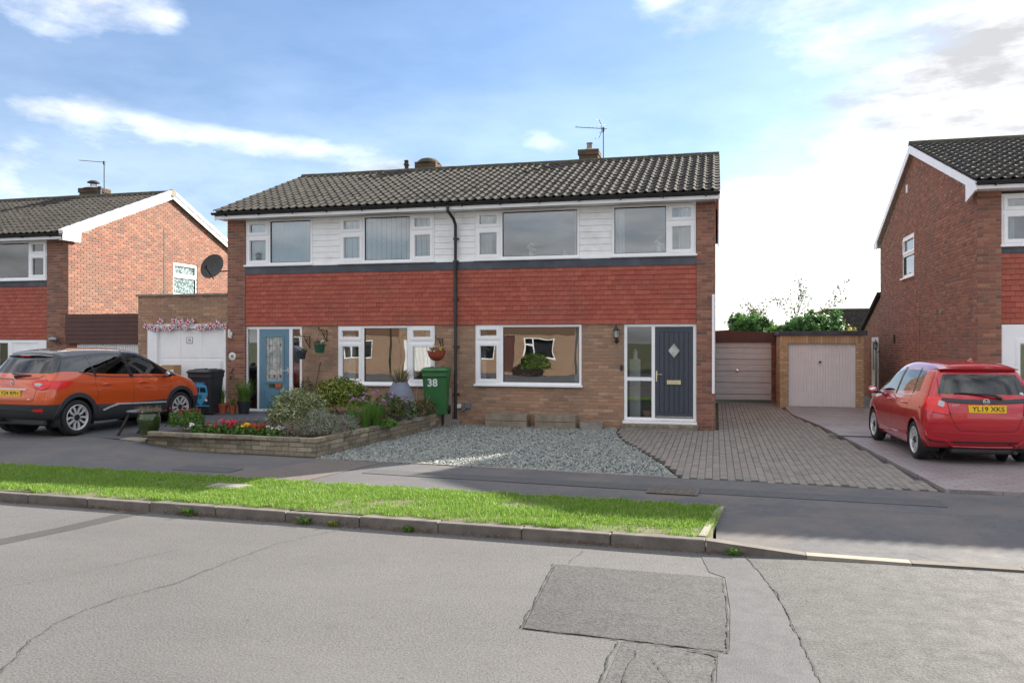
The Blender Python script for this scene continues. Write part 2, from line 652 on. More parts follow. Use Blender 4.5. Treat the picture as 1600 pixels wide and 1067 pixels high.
def asphalt(name, base, lo, hi, speck=95, patch=None, bump=.5, wear=.35):
    t = MT(name)
    big = t.noise(.55, 6, .6)
    mid = t.noise(7, 5, .6)
    sp = t.noise(speck, 3, .75)
    c = t.mix(t.rng(big, .35, .68), tuple(x * .9 for x in base), tuple(x * 1.08 for x in base))
    c = t.mix(t.rng(mid, .42, .72, 0, .35), c, tuple(x * .82 for x in base))
    c = t.mix(1.0, c, t.ramp(sp, [(.32, (lo,) * 3), (.52, (1, 1, 1)), (.70, (hi,) * 3)]), 'MULTIPLY')
    c = t.mix(t.rng(t.noise(1.0, 4, .55, None, (.22, 1.5, 1)), .5, .72, 0, wear), c, tuple(x * 1.16 for x in base))
    c = t.mix(t.rng(t.noise(1.6, 5, .7), .63, .74, 0, wear), c, tuple(x * .6 for x in base))
    c = t.mix(t.rng(t.noise(14, 2, .5), .72, .78, 0, .5), c, tuple(x * .5 for x in base))
    if patch:
        c = t.mix(t.rng(t.noise(patch[1], 5, .62), patch[2], patch[3], 0, patch[4]), c, patch[0])
    t.bump(t.math('ADD', sp, t.math('MULTIPLY', mid, .3)), bump, .008)
    return t.set(c, t.rng(mid, .3, .7, .8, .95))


M['road'] = asphalt('worn_road', srgb(99, 97, 96), .46, 1.45, 58)
M['road_new'] = asphalt('coarse_patch', srgb(78, 77, 77), .38, 1.5, 48, bump=.9)
M['road_trench'] = asphalt('trench_reinstatement', srgb(88, 88, 90), .6, 1.25, 70)
M['road_strip'] = asphalt('sealed_strip', srgb(72, 70, 69), .6, 1.3, 60)
M['path'] = asphalt('footpath_tarmac', srgb(94, 93, 95), .6, 1.3, 90, (srgb(108, 101, 96), .9, .46, .62, .8))
M['path_pink'] = asphalt('pinkish_tarmac', srgb(110, 101, 96), .6, 1.3, 90)
M['drive_tar'] = asphalt('drive_tarmac', srgb(91, 93, 98), .6, 1.25, 80)
M['crack'] = plain('crack_filler', (.045, .043, .041), .9, .2)
t = MT('ground_soil')
M['ground'] = t.set(t.mix(t.rng(t.noise(.8, 5), .4, .6), srgb(92, 104, 62), srgb(104, 98, 78)), .95)
t = MT('block_paver')
c = t.ramp(t.rand(), [(0, srgb(136, 130, 122)), (.35, srgb(125, 120, 113)), (.7, srgb(143, 134, 124)), (1, srgb(118, 114, 109))])
c = t.mix(1.0, c, t.ramp(t.noise(60, 4, .65), [(.28, (.66,) * 3), (.72, (1.22,) * 3)]), 'MULTIPLY')
c = t.mix(t.rng(t.noise(.5, 5), .5, .75, 0, .4), c, srgb(144, 128, 117))
t.bump(t.noise(80, 4), .5, .004)
M['paver'] = t.set(c, .88)
M['joint'] = plain('sand_joint', srgb(62, 58, 54), .95, .3, 20)
# imprinted concrete: worn coloured surface with stamped courses
t = MT('imprinted_concrete')
bk = t.node('ShaderNodeTexBrick')
for k, v in (('Scale', 1.0), ('Mortar Size', .012), ('Mortar Smooth', .5), ('Brick Width', .24), ('Row Height', .12)):
    bk.inputs[k].default_value = v
for i in (1, 2, 3):
    bk.inputs[i].default_value = (1, 1, 1, 1) if i < 3 else (.55, .55, .55, 1)
wv = t.node('ShaderNodeVectorMath', operation='ADD')
t.l.new(t.pos(), wv.inputs[0])
sw = t.node('ShaderNodeCombineXYZ')
t.l.new(t.math('MULTIPLY', t.noise(.9, 2), .5), sw.inputs[1])
t.l.new(sw.outputs[0], wv.inputs[1])
t.l.new(wv.outputs[0], bk.inputs['Vector'])
c = t.mix(t.rng(t.noise(1.1, 6, .6), .36, .66), srgb(134, 126, 126), srgb(156, 148, 147))
c = t.mix(t.rng(t.noise(60, 3, .7), .4, .7, 0, .3), c, srgb(112, 104, 104))
c = t.mix(.8, c, bk.outputs[0], 'MULTIPLY')
t.bump(t.math('ADD', bk.outputs[1], t.math('MULTIPLY', t.noise(45, 3), -.3)), -.4, .008)
M['imprint'] = t.set(c, t.rng(t.noise(5, 4), .3, .7, .42, .62))
t = MT('kerb_concrete')
c = t.mix(t.rng(t.noise(5, 6, .65), .35, .7), srgb(122, 115, 108), srgb(94, 89, 84))
c = t.mix(t.rng(t.noise(90, 3, .7), .4, .7, 0, .35), c, srgb(84, 78, 72))
c = t.mix(.5, c, t.ramp(t.rand(), [(0, (.8, .8, .8)), (1, (1.1, 1.08, 1.05))]), 'MULTIPLY')
t.bump(t.noise(70, 4), .5, .006)
M['kerb'] = t.set(c, .92)
M['gravel'] = pieces('slate_chips', [srgb(151, 158, 153), srgb(125, 133, 132), srgb(168, 172, 164), srgb(138, 143, 138), srgb(181, 176, 162), srgb(112, 120, 120), srgb(158, 160, 151)], .75, 50, .2)


def leafmat(name, cols, rough=.55, trans=.35):
    t = MT(name)
    c = t.ramp(t.rand(), [(i / (len(cols) - 1), q) for i, q in enumerate(cols)])
    t.set(c, rough, Specular_IOR_Level=.35)
    tl = t.node('ShaderNodeBsdfTranslucent')
    t.l.new(c, tl.inputs[0])
    ms = t.node('ShaderNodeMixShader')
    ms.inputs[0].default_value = trans
    t.l.new(t.b.outputs[0], ms.inputs[1])
    t.l.new(tl.outputs[0], ms.inputs[2])
    t.l.new(ms.outputs[0], t.out.inputs[0])
    return t.mat


M['grass'] = leafmat('grass_blade', [srgb(105, 146, 47), srgb(126, 163, 61), srgb(90, 132, 43), srgb(148, 175, 78), srgb(114, 155, 53), srgb(173, 178, 119)])
M['leaf_priv'] = leafmat('green_gold_leaf', [srgb(64, 96, 30), srgb(88, 120, 40), srgb(52, 80, 28), srgb(120, 138, 52), srgb(150, 150, 66)])
M['leaf_gold'] = leafmat('golden_leaf', [srgb(150, 152, 70), srgb(170, 160, 84), srgb(132, 140, 60)])
M['leaf_var'] = leafmat('variegated_leaf', [srgb(119, 132, 84), srgb(181, 181, 136), srgb(93, 108, 67), srgb(210, 205, 168), srgb(140, 145, 99)])
M['leaf_grey'] = leafmat('silver_leaf', [srgb(149, 153, 136), srgb(173, 177, 164), srgb(121, 130, 114), srgb(153, 143, 136)])
M['leaf_dark'] = leafmat('dark_leaf', [srgb(58, 89, 38), srgb(74, 110, 48), srgb(48, 74, 36), srgb(94, 125, 58)])
M['leaf_green'] = leafmat('fresh_leaf', [srgb(82, 124, 46), srgb(104, 146, 58), srgb(66, 104, 40), srgb(126, 156, 72)])
M['leaf_conif'] = leafmat('conifer_spray', [srgb(62, 105, 55), srgb(88, 135, 68), srgb(50, 85, 50), srgb(115, 158, 78)])
M['leaf_brown'] = leafmat('dry_leaf', [srgb(120, 96, 70), srgb(150, 124, 92), srgb(96, 74, 58)])
M['leaf_tree'] = leafmat('tree_leaf', [srgb(84, 88, 50), srgb(110, 104, 62), srgb(70, 76, 44), srgb(128, 112, 70)])
M['straw'] = leafmat('dry_stalk', [srgb(166, 150, 122), srgb(146, 126, 106), srgb(180, 168, 140)])
M['bark'] = plain('bark', srgb(92, 80, 68), .95, .25, 20, .5, 60)
for n_, c_ in (('f_red', (196, 44, 42)), ('f_pink', (226, 86, 110)), ('f_yellow', (236, 200, 60)), ('f_white', (236, 234, 232)), ('f_lilac', (190, 140, 196)), ('f_rust', (158, 52, 44)), ('f_blue', (92, 84, 176)), ('f_orange', (232, 96, 44))):
    a = srgb(*c_)
    M[n_] = leafmat(n_, [tuple(x * .8 for x in a), a, tuple(min(.95, x * 1.12) for x in a)], .6, .3)
# ------------------------------------------------------------------ ground, road, pavement, drives
nr = np.random.default_rng(11)


def fast_mesh(name, verts, faces, mat, smooth=False):
    verts = np.asarray(verts, dtype=np.float32)
    faces = np.asarray(faces, dtype=np.int32)
    me = bpy.data.meshes.new(name)
    n, k = faces.shape
    me.vertices.add(len(verts))
    me.vertices.foreach_set('co', verts.ravel())
    me.loops.add(n * k)
    me.loops.foreach_set('vertex_index', faces.ravel())
    me.polygons.add(n)
    me.polygons.foreach_set('loop_start', np.arange(n, dtype=np.int32) * k)
    me.update(calc_edges=True)
    for m in (mat if isinstance(mat, (list, tuple)) else [mat]):
        me.materials.append(m)
    if smooth:
        me.polygons.foreach_set('use_smooth', [True] * n)
    return me


def inside(poly, x, y):
    c = False
    n = len(poly)
    for i in range(n):
        x0, y0 = poly[i]
        x1, y1 = poly[(i + 1) % n]
        if (y0 > y) != (y1 > y) and x < (x1 - x0) * (y - y0) / (y1 - y0) + x0:
            c = not c
    return c


def inside_np(poly, P):
    c = np.zeros(len(P), bool)
    n = len(poly)
    for i in range(n):
        x0, y0 = poly[i]
        x1, y1 = poly[(i + 1) % n]
        if y0 == y1:
            continue
        c ^= ((y0 > P[:, 1]) != (y1 > P[:, 1])) & (P[:, 0] < (x1 - x0) * (P[:, 1] - y0) / (y1 - y0) + x0)
    return c


def sheet(name, poly, z, mat, thick=.03):
    mb = MB()
    mb.extr([(x, y, z - thick) for x, y in poly], (0, 0, thick))
    return kind(mb.build(name, mat), 'structure')


def grid(name, xs, y0f, y1f, n, zf, mat):
    mb = MB()
    vs = []
    for x in xs:
        a, b = y0f(x), y1f(x)
        for j in range(n + 1):
            y = a + (b - a) * j / n
            vs.append((x, y, zf(x, y)))
    w = n + 1
    fs = [(i * w + j, (i + 1) * w + j, (i + 1) * w + j + 1, i * w + j + 1) for i in range(len(xs) - 1) for j in range(n)]
    mb.add(vs, fs)
    return kind(mb.build(name, mat, fix=False), 'structure')


Kf = lambda x: 8.07 - .046 * min(x, 0)
Yg = lambda x: 9.75 - .06 * x
Yp = lambda x: 11.6 - .088 * max(-30, min(6, x))
ZR = -.12
mb = MB()
mb.add([(-900, -900, -.24), (900, -900, -.24), (900, 900, -.24), (-900, 900, -.24)], [(0, 1, 2, 3)])
kind(mb.build('ground', M['ground'], fix=False), 'structure')
xs = [-60, -30, -15, -8, -4, -2, 0, 4, 15, 40]
grid('road', xs, lambda x: 1.6, lambda x: Kf(x) + .03, 4, lambda x, y: ZR, M['road'])
mb = MB()
mb.box(-60, 40, -1.2, 1.6, -.2, 0)
kind(mb.build('pavement', M['path']), 'structure')
mb = MB()
mb.box(-60, 40, -13.0, -1.2, -.21, -.02)
kind(mb.build('front_yard', M['drive_tar']), 'structure')
# road repairs
sheet('road_patch', [(-1.42, 7.31), (-1.33, 5.62), (-.6, 5.58), (.05, 5.52), (.075, 6.4), (.045, 7.24)], ZR + .006, M['road_new'], .004)
sheet('road_patch', [(-.15, 8.0), (.26, 8.04), (.40, 7.3), (.49, 6.6), (.545, 5.9), (.6, 5.1), (.66, 3.4), (.05, 3.4), (.0, 4.9), (.01, 5.48), (.085, 5.55), (.105, 6.4), (.075, 7.26), (-.06, 7.4)], ZR + .004, M['road_trench'], .003)
sheet('road_patch', [(.27, 8.03), (.41, 7.3), (.50, 6.6), (.555, 5.9), (.61, 5.1), (.67, 3.4), (.7, 2), (24, 2), (24, 8.05)], ZR + .003, M['road_new2'] if 'road_new2' in M else asphalt('coarse_road', srgb(84, 83, 82), .40, 1.45, 50, bump=.8), .002)
sheet('road_patch', [(-.62, 5.54), (.0, 5.48), (-.02, 4.9), (.03, 3.4), (-.72, 3.4), (-.66, 4.6)], ZR + .003, asphalt('crazed_road', srgb(86, 85, 84), .38, 1.45, 46, bump=.8), .002)
sheet('road_patch', [(-6.58, 8.33), (-6.84, 8.36), (-7.0, 7.4), (-7.25, 6.6), (-7.9, 4.4), (-8.6, 2), (-8.3, 2), (-7.62, 4.4), (-6.98, 6.6), (-6.76, 7.4)], ZR + .004, M['road_strip'], .003)


def crack(pts, w, z, seed, jit=.03):
    r = random.Random(seed)
    P = []
    for (x0, y0), (x1, y1) in zip(pts, pts[1:]):
        n = max(2, int(math.hypot(x1 - x0, y1 - y0) / .03))
        for k in range(n):
            t = k / n
            a_, b_ = x0 + (x1 - x0) * t, y0 + (y1 - y0) * t
            P.append((a_ + jit * noise.noise((a_ * 5, b_ * 5, seed)) + .007 * noise.noise((a_ * 30, b_ * 30, seed)), b_ + jit * noise.noise((a_ * 5, b_ * 5, seed + 9)) + .007 * noise.noise((a_ * 30, b_ * 30, seed + 4))))
    vs, fs = [], []
    for i, (x, y) in enumerate(P):
        q = P[min(i + 1, len(P) - 1)]
        p = P[max(i - 1, 0)]
        d = Vector((q[0] - p[0], q[1] - p[1], 0)).normalized()
        ww = w * .5 * r.uniform(.1, 1.3)
        vs += [(x - d.y * ww, y + d.x * ww, z), (x + d.y * ww, y - d.x * ww, z)]
    fs = [(2 * i, 2 * i + 1, 2 * i + 3, 2 * i + 2) for i in range(len(P) - 1)]
    return vs, fs


mb = MB()
for i, (pts, w) in enumerate([
        ([(-4.2, 3.6), (-4.27, 4.08), (-4.55, 4.6), (-4.66, 5.16), (-4.57, 5.59), (-4.41, 5.99), (-4.39, 6.61), (-4.27, 7.42), (-3.93, 8.15)], .008),
        ([(-5.9, 5.2), (-5.5, 5.9), (-5.3, 6.4), (-5.1, 7.0)], .005),
        ([(-1.44, 7.33), (-1.34, 5.62), (-.6, 5.57)], .012), ([(-.6, 5.57), (.07, 5.5), (.09, 6.4), (.06, 7.26)], .016),
        ([(-.2, 5.48), (-.02, 5.45), (.03, 5.4)], .035), ([(.27, 8.0), (.41, 7.3), (.50, 6.6), (.555, 5.9), (.61, 5.1), (.67, 3.4)], .012),
        ([(-.66, 5.5), (-.7, 4.6), (-.78, 3.6)], .012), ([(-.5, 5.4), (-.55, 4.9), (-.48, 4.3), (-.56, 3.6)], .012),
        ([(0, 5.4), (-.02, 4.9), (.03, 3.5)], .014), ([(-.4, 5.3), (-.2, 4.7), (-.3, 4.0)], .008), ([(-1.3, 7.35), (-1.25, 7.9)], .006),
        ([(-3.0, 9.98), (-1.2, 10.1), (.3, 9.95), (3, 9.9)], .006), ([(.1, 9.62), (1.2, 9.5), (3.2, 9.42)], .006), ([(1.3, 8.45), (1.9, 8.5), (2.2, 8.25)], .008)]):
    z = ZR + .0085 if i < 11 else (.006 if i == 11 else -.015)
    a, b = crack(pts, w, z, i)
    mb.add(a, b)
ck = kind(mb.build('road_cracks', M['crack'], fix=False), 'structure')
# kerb stones, full then dropped
kerb = thing('kerb', '', '', (-4, 8.3, -.12))
del kerb['label'], kerb['category']
kind(kerb, 'structure')
x = -20.45
me0 = MB().bev(-.459, .459, 0, .125, -.16, 0, .009).mesh('kerb_stone', M['kerb'])
while x < -.3:
    L = .925
    o = obj('kerb_stone', me0, kerb, (x + L / 2, Kf(x + L / 2), rnd.uniform(-.012, .004)), (rnd.uniform(-.02, .02), 0, -.046))
    x += L
    xe = x
pts = [(xe, 0.0), (xe + .92, -.085), (xe + 1.83, -.098), (xe + 2.75, -.1), (xe + 3.7, -.1), (xe + 4.6, -.1), (xe + 5.5, -.1), (xe + 6.4, -.1)]
for (xa, za), (xb, zb) in zip(pts, pts[1:]):
    m2 = MB()
    xa += .006
    m2.add([(xa, Kf(xa), -.25), (xb, Kf(xb), -.25), (xb, Kf(xb) + .125, -.25), (xa, Kf(xa) + .125, -.25),
            (xa, Kf(xa), za), (xb, Kf(xb), zb), (xb, Kf(xb) + .125, zb), (xa, Kf(xa) + .125, za)],
           [(0, 1, 2, 3), (4, 5, 6, 7), (0, 1, 5, 4), (1, 2, 6, 5), (2, 3, 7, 6), (3, 0, 4, 7)])
    m2.build('kerb_stone', M['concrete_lt'] if .6 < xa < 1.5 else M['kerb'], kerb)
mb = MB()
mb.add([(-.17, 8.22, -.1), (-.1, 8.22, -.1), (.09, 9.72, -.1), (.02, 9.72, -.1), (-.17, 8.22, .012), (-.1, 8.22, .012), (.09, 9.72, .016), (.02, 9.72, .016)],
       [(0, 1, 2, 3), (4, 5, 6, 7), (0, 1, 5, 4), (1, 2, 6, 5), (2, 3, 7, 6), (3, 0, 4, 7)])
mb.build('edging_stone', M['concrete_lt'], kerb)
# verge soil, pavement, crossover
sst = lambda t: max(0, min(1, t)) ** 2 * (3 - 2 * max(0, min(1, t)))
ZD = .18
lift_l = lambda x, y: (ZD - .01) * sst((-x - 8.6) / 2.2) * sst((y - 10.55) / 1.25)
xs = [-40 + i for i in range(40)] + [-.3, -.03]
grid('grass_verge', xs, lambda x: Kf(x) + .12, lambda x: Yg(x), 3, lambda x, y: -.005, M['ground'])
xs = [-40 + i for i in range(41)] + [.02]
grid('pavement', xs, lambda x: Yg(x) - .04, lambda x: Yp(x) + .02, 8, lambda x, y: .006 * noise.noise((x * .7, y * 1.3, 0)) + lift_l(x, y), M['path'])
xs = [.0, .1, .2, .4, .7, 1, 1.5, 2, 3, 4, 5, 7, 9, 14, 20, 30]
grid('pavement_crossover', xs, lambda x: Kf(x) + .124, lambda x: Yp(x) + .02, 10, lambda x, y: .004 * noise.noise((x * .7, y * 1.3, 0)) - .1 * max(0, min(1, (9.9 - y) / 1.7)), M['path'])
sheet('pavement_patch', [(-6.7, Yg(-6.7)), (-5.5, Yg(-5.5)), (-5.15, 11.9), (-6.2, 12.1)], .008, M['path_pink'], .004)
pp = asphalt('pavement_trench', srgb(86, 86, 88), .6, 1.3, 90)
sheet('pavement_patch', [(-5.0, 10.95), (-1.3, 10.62), (2.6, 10.35), (2.6, 10.75), (-1.3, 11.02), (-5.0, 11.32)], .0075, pp, .003)
sheet('pavement_patch', [(-7.9, 10.55), (-6.9, 10.5), (-6.9, 10.9), (-7.9, 10.98)], .0085, pp, .003)
# utility covers
mc = MB()
mc.bev(-.32, .32, -.24, .24, 0, .014, .004)
for i in range(6):
    for j in range(4):
        mc.box(-.29 + i * .1, -.22 + i * .1, -.2 + j * .105, -.13 + j * .105, .012, .019)
o = mc.build('inspection_cover', plain('worn_cover', srgb(98, 90, 85), .85, .25, 20))
o.location = (-.53, 10.6, .006)
o.rotation_euler = (0, 0, -.06)
tag(o, 'rusty chequered inspection cover in the shaded pavement by the gravel', 'manhole cover')
mc = MB()
mc.bev(-.27, .27, -.16, .16, 0, .02, .006)
mc.bev(-.2, .2, -.1, .1, .018, .026, .004)
o = mc.build('stop_tap_cover', M['concrete'])
o.location = (-6.25, 9.5, -.002)
o.rotation_euler = (0, 0, -.05)
tag(o, 'small concrete cover set flush in the grass verge', 'utility cover')
# yard under everything behind the pavement
mb = MB()
mb.add([(-60, Yp(-30) - .1, -.03), (0, Yp(0) - .1, -.03), (40, Yp(6) - .1, -.03), (40, 70, -.03), (-60, 70, -.03)], [(0, 1, 2, 3, 4)])
kind(mb.build('yard_ground', M['ground'], fix=False), 'structure')
# left tarmac drive rising to the garages
zd = lambda x, y: lift_l(x, y) + .01 * sst((y - 12.3) / 1) + (ZD - .01 - lift_l(x, y)) * sst((y - 12.4) / 1.5)
xs = [-40, -30, -24, -20, -16, -13, -12, -11, -10.5, -10.0]
grid('tarmac_driveway', xs, lambda x: Yp(x) - .01, lambda x: 18.6, 24, lambda x, y: max(.004, zd(x, y)), M['drive_tar'])
sheet('door_path', [(-11.9, 15.2), (-9.25, 15.2), (-9.25, 18.05), (-11.9, 18.05)], ZD + .012, plain('slate_paving', srgb(88, 90, 96), .7, .15, 4, .3, 40), .1)
# raised flower bed soil
BED = [(-9.92, 12.6), (-6.5, 12.4), (-6.02, 17.98), (-9.25, 17.98), (-9.25, 15.25), (-9.95, 15.25)]
mb = MB()
vs, fs = [], []
for i in range(29):
    for j in range(41):
        x = -9.95 + i * .142
        y = 12.36 + j * .141
        xr = -6.5 + (y - 12.4) * .086 + .03
        xl = -9.95 if y < 15.25 else -9.27
        xx = xl + (xr - xl) * i / 28
        vs.append((xx, y, .245 + .03 * noise.noise((x * 3, y * 3, 1))))
for i in range(28):
    for j in range(40):
        fs.append((i * 41 + j, (i + 1) * 41 + j, (i + 1) * 41 + j + 1, i * 41 + j + 1))
mb.add(vs, fs)
kind(mb.build('flower_bed', M['soil'], fix=False), 'structure')
# block paved drive
DRV = [(-.47, Yp(-.47)), (2.8, Yp(2.8)), (2.66, 13.46), (2.46, 16.38), (2.23, 19.25), (1.93, 22.07), (1.86, 26.4), (-2.2, 26.4), (-2.2, 26.2), (.02, 26.0), (.02, 18.0), (-2.05, 18.0), (-2.02, 17.0), (-1.71, 15.63), (-1.31, 14.5), (-.86, 13.14)]
drv = sheet('driveway', DRV, .0, M['joint'], .02)
blocks = []
for i in range(-22, 30):
    for j in range(0, 76):
        x = i * .104
        y = 11.3 + j * .206 + (.103 if i % 2 else 0)
        if all(inside(DRV, x + a, y + b) for a in (-.03, .03) for b in (-.06, .06)):
            blocks.append((x, y))
blocks.sort(key=lambda p: math.hypot(*p))
pm = MB().bev(-.05, .05, -.1, .1, -.03, .012, .006).mesh('paver', M['paver'])
for x, y in blocks[:300]:
    obj('paver', pm, drv, (x, y, rnd.uniform(-.002, .003)), (rnd.uniform(-.012, .012), rnd.uniform(-.012, .012), rnd.uniform(-.01, .01)))
mb = MB()
for x, y in blocks[300:]:
    z = rnd.uniform(-.002, .003)
    mb.add([(x - .05, y - .1, z), (x + .05, y - .1, z), (x + .05, y + .1, z), (x - .05, y + .1, z), (x - .044, y - .094, z + .012), (x + .044, y - .094, z + .012), (x + .044, y + .094, z + .012), (x - .044, y + .094, z + .012)],
           [(4, 5, 6, 7), (0, 1, 5, 4), (1, 2, 6, 5), (2, 3, 7, 6), (3, 0, 4, 7)])
kind(mb.build('paver', M['paver'], drv, fix=False), 'stuff')
# imprinted concrete drive of the next house
sheet('concrete_driveway', [(2.83, Yp(2.83) + .01), (30, Yp(6)), (30, 18), (5, 18), (5, 30), (1.9, 30), (1.9, 22.1), (2.26, 19.25), (2.49, 16.38), (2.69, 13.46)], .045, M['imprint'], .06)
# drain channel beside it
mb = MB()
mb.bev(-.45, .45, -.06, .06, 0, .012, .003)
for i in range(14):
    mb.box(-.42 + i * .06, -.39 + i * .06, -.045, .045, .011, .0135)
o = mb.build('drain_grate', M['black_metal'])
o.location = (2.62, 17.2, .046)
tag(o, 'narrow dark drain grate across the edge of the concrete drive', 'drain')
# gravel bed
GRV = [(-6.38, 12.12), (-.55, Yp(-.55) + .06), (-.9, 13.1), (-1.34, 14.5), (-1.74, 15.63), (-2.05, 17.0), (-2.08, 17.98), (-5.93, 17.98), (-6.4, 12.38)]
sheet('gravel_bed', GRV, -.008, plain('grit', srgb(96, 100, 102), .95, .3, 30), .02)
N = 34000
P = np.column_stack([nr.uniform(-6.4, -.5, N), nr.uniform(11.6, 17.98, N)])
P = P[inside_np(GRV, P)]
n = len(P)
base = np.array([[1, 0, 0], [-.5, .87, 0], [-.5, -.87, 0], [.3, .2, .6], [-.3, -.1, .7], [.1, -.5, .45]])
fc = np.array([[0, 1, 3], [1, 2, 4], [2, 0, 5], [3, 4, 5], [1, 4, 3], [2, 5, 4], [0, 3, 5]])
ang = nr.uniform(0, 6.28, n)
sc = nr.uniform(.011, .027, n)[:, None, None] * np.stack([nr.uniform(.8, 1.5, n), nr.uniform(.6, 1.1, n), nr.uniform(.5, 1.2, n)], 1)[:, None, :]
V = (base[None] + nr.normal(0, .16, (n, 6, 3))) * sc
tx, ty = nr.normal(0, .35, n), nr.normal(0, .35, n)
V[:, :, 2] += V[:, :, 0] * tx[:, None] + V[:, :, 1] * ty[:, None]
ca, sa = np.cos(ang)[:, None], np.sin(ang)[:, None]
X = V[:, :, 0] * ca - V[:, :, 1] * sa + P[:, :1]
Y = V[:, :, 0] * sa + V[:, :, 1] * ca + P[:, 1:]
Z = V[:, :, 2] + nr.uniform(-.006, .012, n)[:, None]
V = np.stack([X, Y, Z], 2).reshape(-1, 3)
F = (fc[None] + (np.arange(n) * 6)[:, None, None]).reshape(-1, 3)
g_ = obj('gravel', fast_mesh('gravel', V, F, M['gravel']))
kind(tag(g_, 'blue-grey slate chippings spread in front of the house', 'gravel'), 'stuff')
# row of edging blocks between gravel and pavement
ed = thing('gravel_edging', '', '', (-3, 11.9, 0))
del ed['label'], ed['category']
kind(ed, 'structure')
x = -5.6
while x < -.55:
    obj('paver', pm, ed, (x, Yp(x) + .06, .0), (0, 0, math.pi / 2 - .088 + rnd.uniform(-.03, .03)))
    x += .207
# grass blades
N = 190000
P = np.column_stack([nr.uniform(-11.5, .05, N), nr.uniform(8.1, 10.6, N)])
kfx = 8.07 - .046 * np.minimum(P[:, 0], 0)
ygx = 9.75 - .06 * P[:, 0]
edge = .05 * np.sin(P[:, 0] * 9) + .04 * np.sin(P[:, 0] * 23 + 1)
ok = (P[:, 1] > kfx + .10 + np.abs(edge)) & (P[:, 1] < ygx + .02 + edge * .6) & (P[:, 0] < -.06 + (P[:, 1] - 8.22) * .095)
ok &= ~((np.abs(P[:, 0] + 6.25) < .25) & (np.abs(P[:, 1] - 9.5) < .14))
# worn thin patches
patch = np.array([noise.noise((a * 1.1, b * 1.6, 3)) + .6 * noise.noise((a * 4, b * 4, 8)) for a, b in P])
ok &= nr.uniform(-.75, .75, N) < patch * 1.4 + .6 * np.clip((P[:, 1] - kfx) / .6, .1, 1)
P, patch = P[ok], patch[ok]
n = len(P)
h = nr.uniform(.018, .044, n) * (1 + .45 * np.clip(patch, -.6, .8)) * np.where(nr.uniform(0, 1, n) < .03, 1.5, 1)
w = nr.uniform(.0022, .0046, n)
a = nr.uniform(0, 6.28, n)
ln = nr.uniform(.1, .9, n) * h
la = nr.uniform(0, 6.28, n)
dx, dy = np.cos(a) * w, np.sin(a) * w
lx, ly = np.cos(la) * ln, np.sin(la) * ln
z0 = np.zeros(n) - .006
V = np.stack([np.stack([P[:, 0] - dx, P[:, 1] - dy, z0], 1), np.stack([P[:, 0] + dx, P[:, 1] + dy, z0], 1),
              np.stack([P[:, 0] + dx * .8 + lx * .35, P[:, 1] + dy * .8 + ly * .35, h * .6], 1), np.stack([P[:, 0] - dx * .8 + lx * .35, P[:, 1] - dy * .8 + ly * .35, h * .6], 1),
              np.stack([P[:, 0] + lx, P[:, 1] + ly, h], 1)], 1).reshape(-1, 3)
I = np.arange(n) * 5
F = np.concatenate([np.stack([I, I + 1, I + 2], 1), np.stack([I, I + 2, I + 3], 1), np.stack([I + 3, I + 2, I + 4], 1)])
g_ = obj('grass', fast_mesh('grass', V, F, M['grass']))
kind(tag(g_, 'rough green grass growing on the roadside verge', 'grass'), 'stuff')
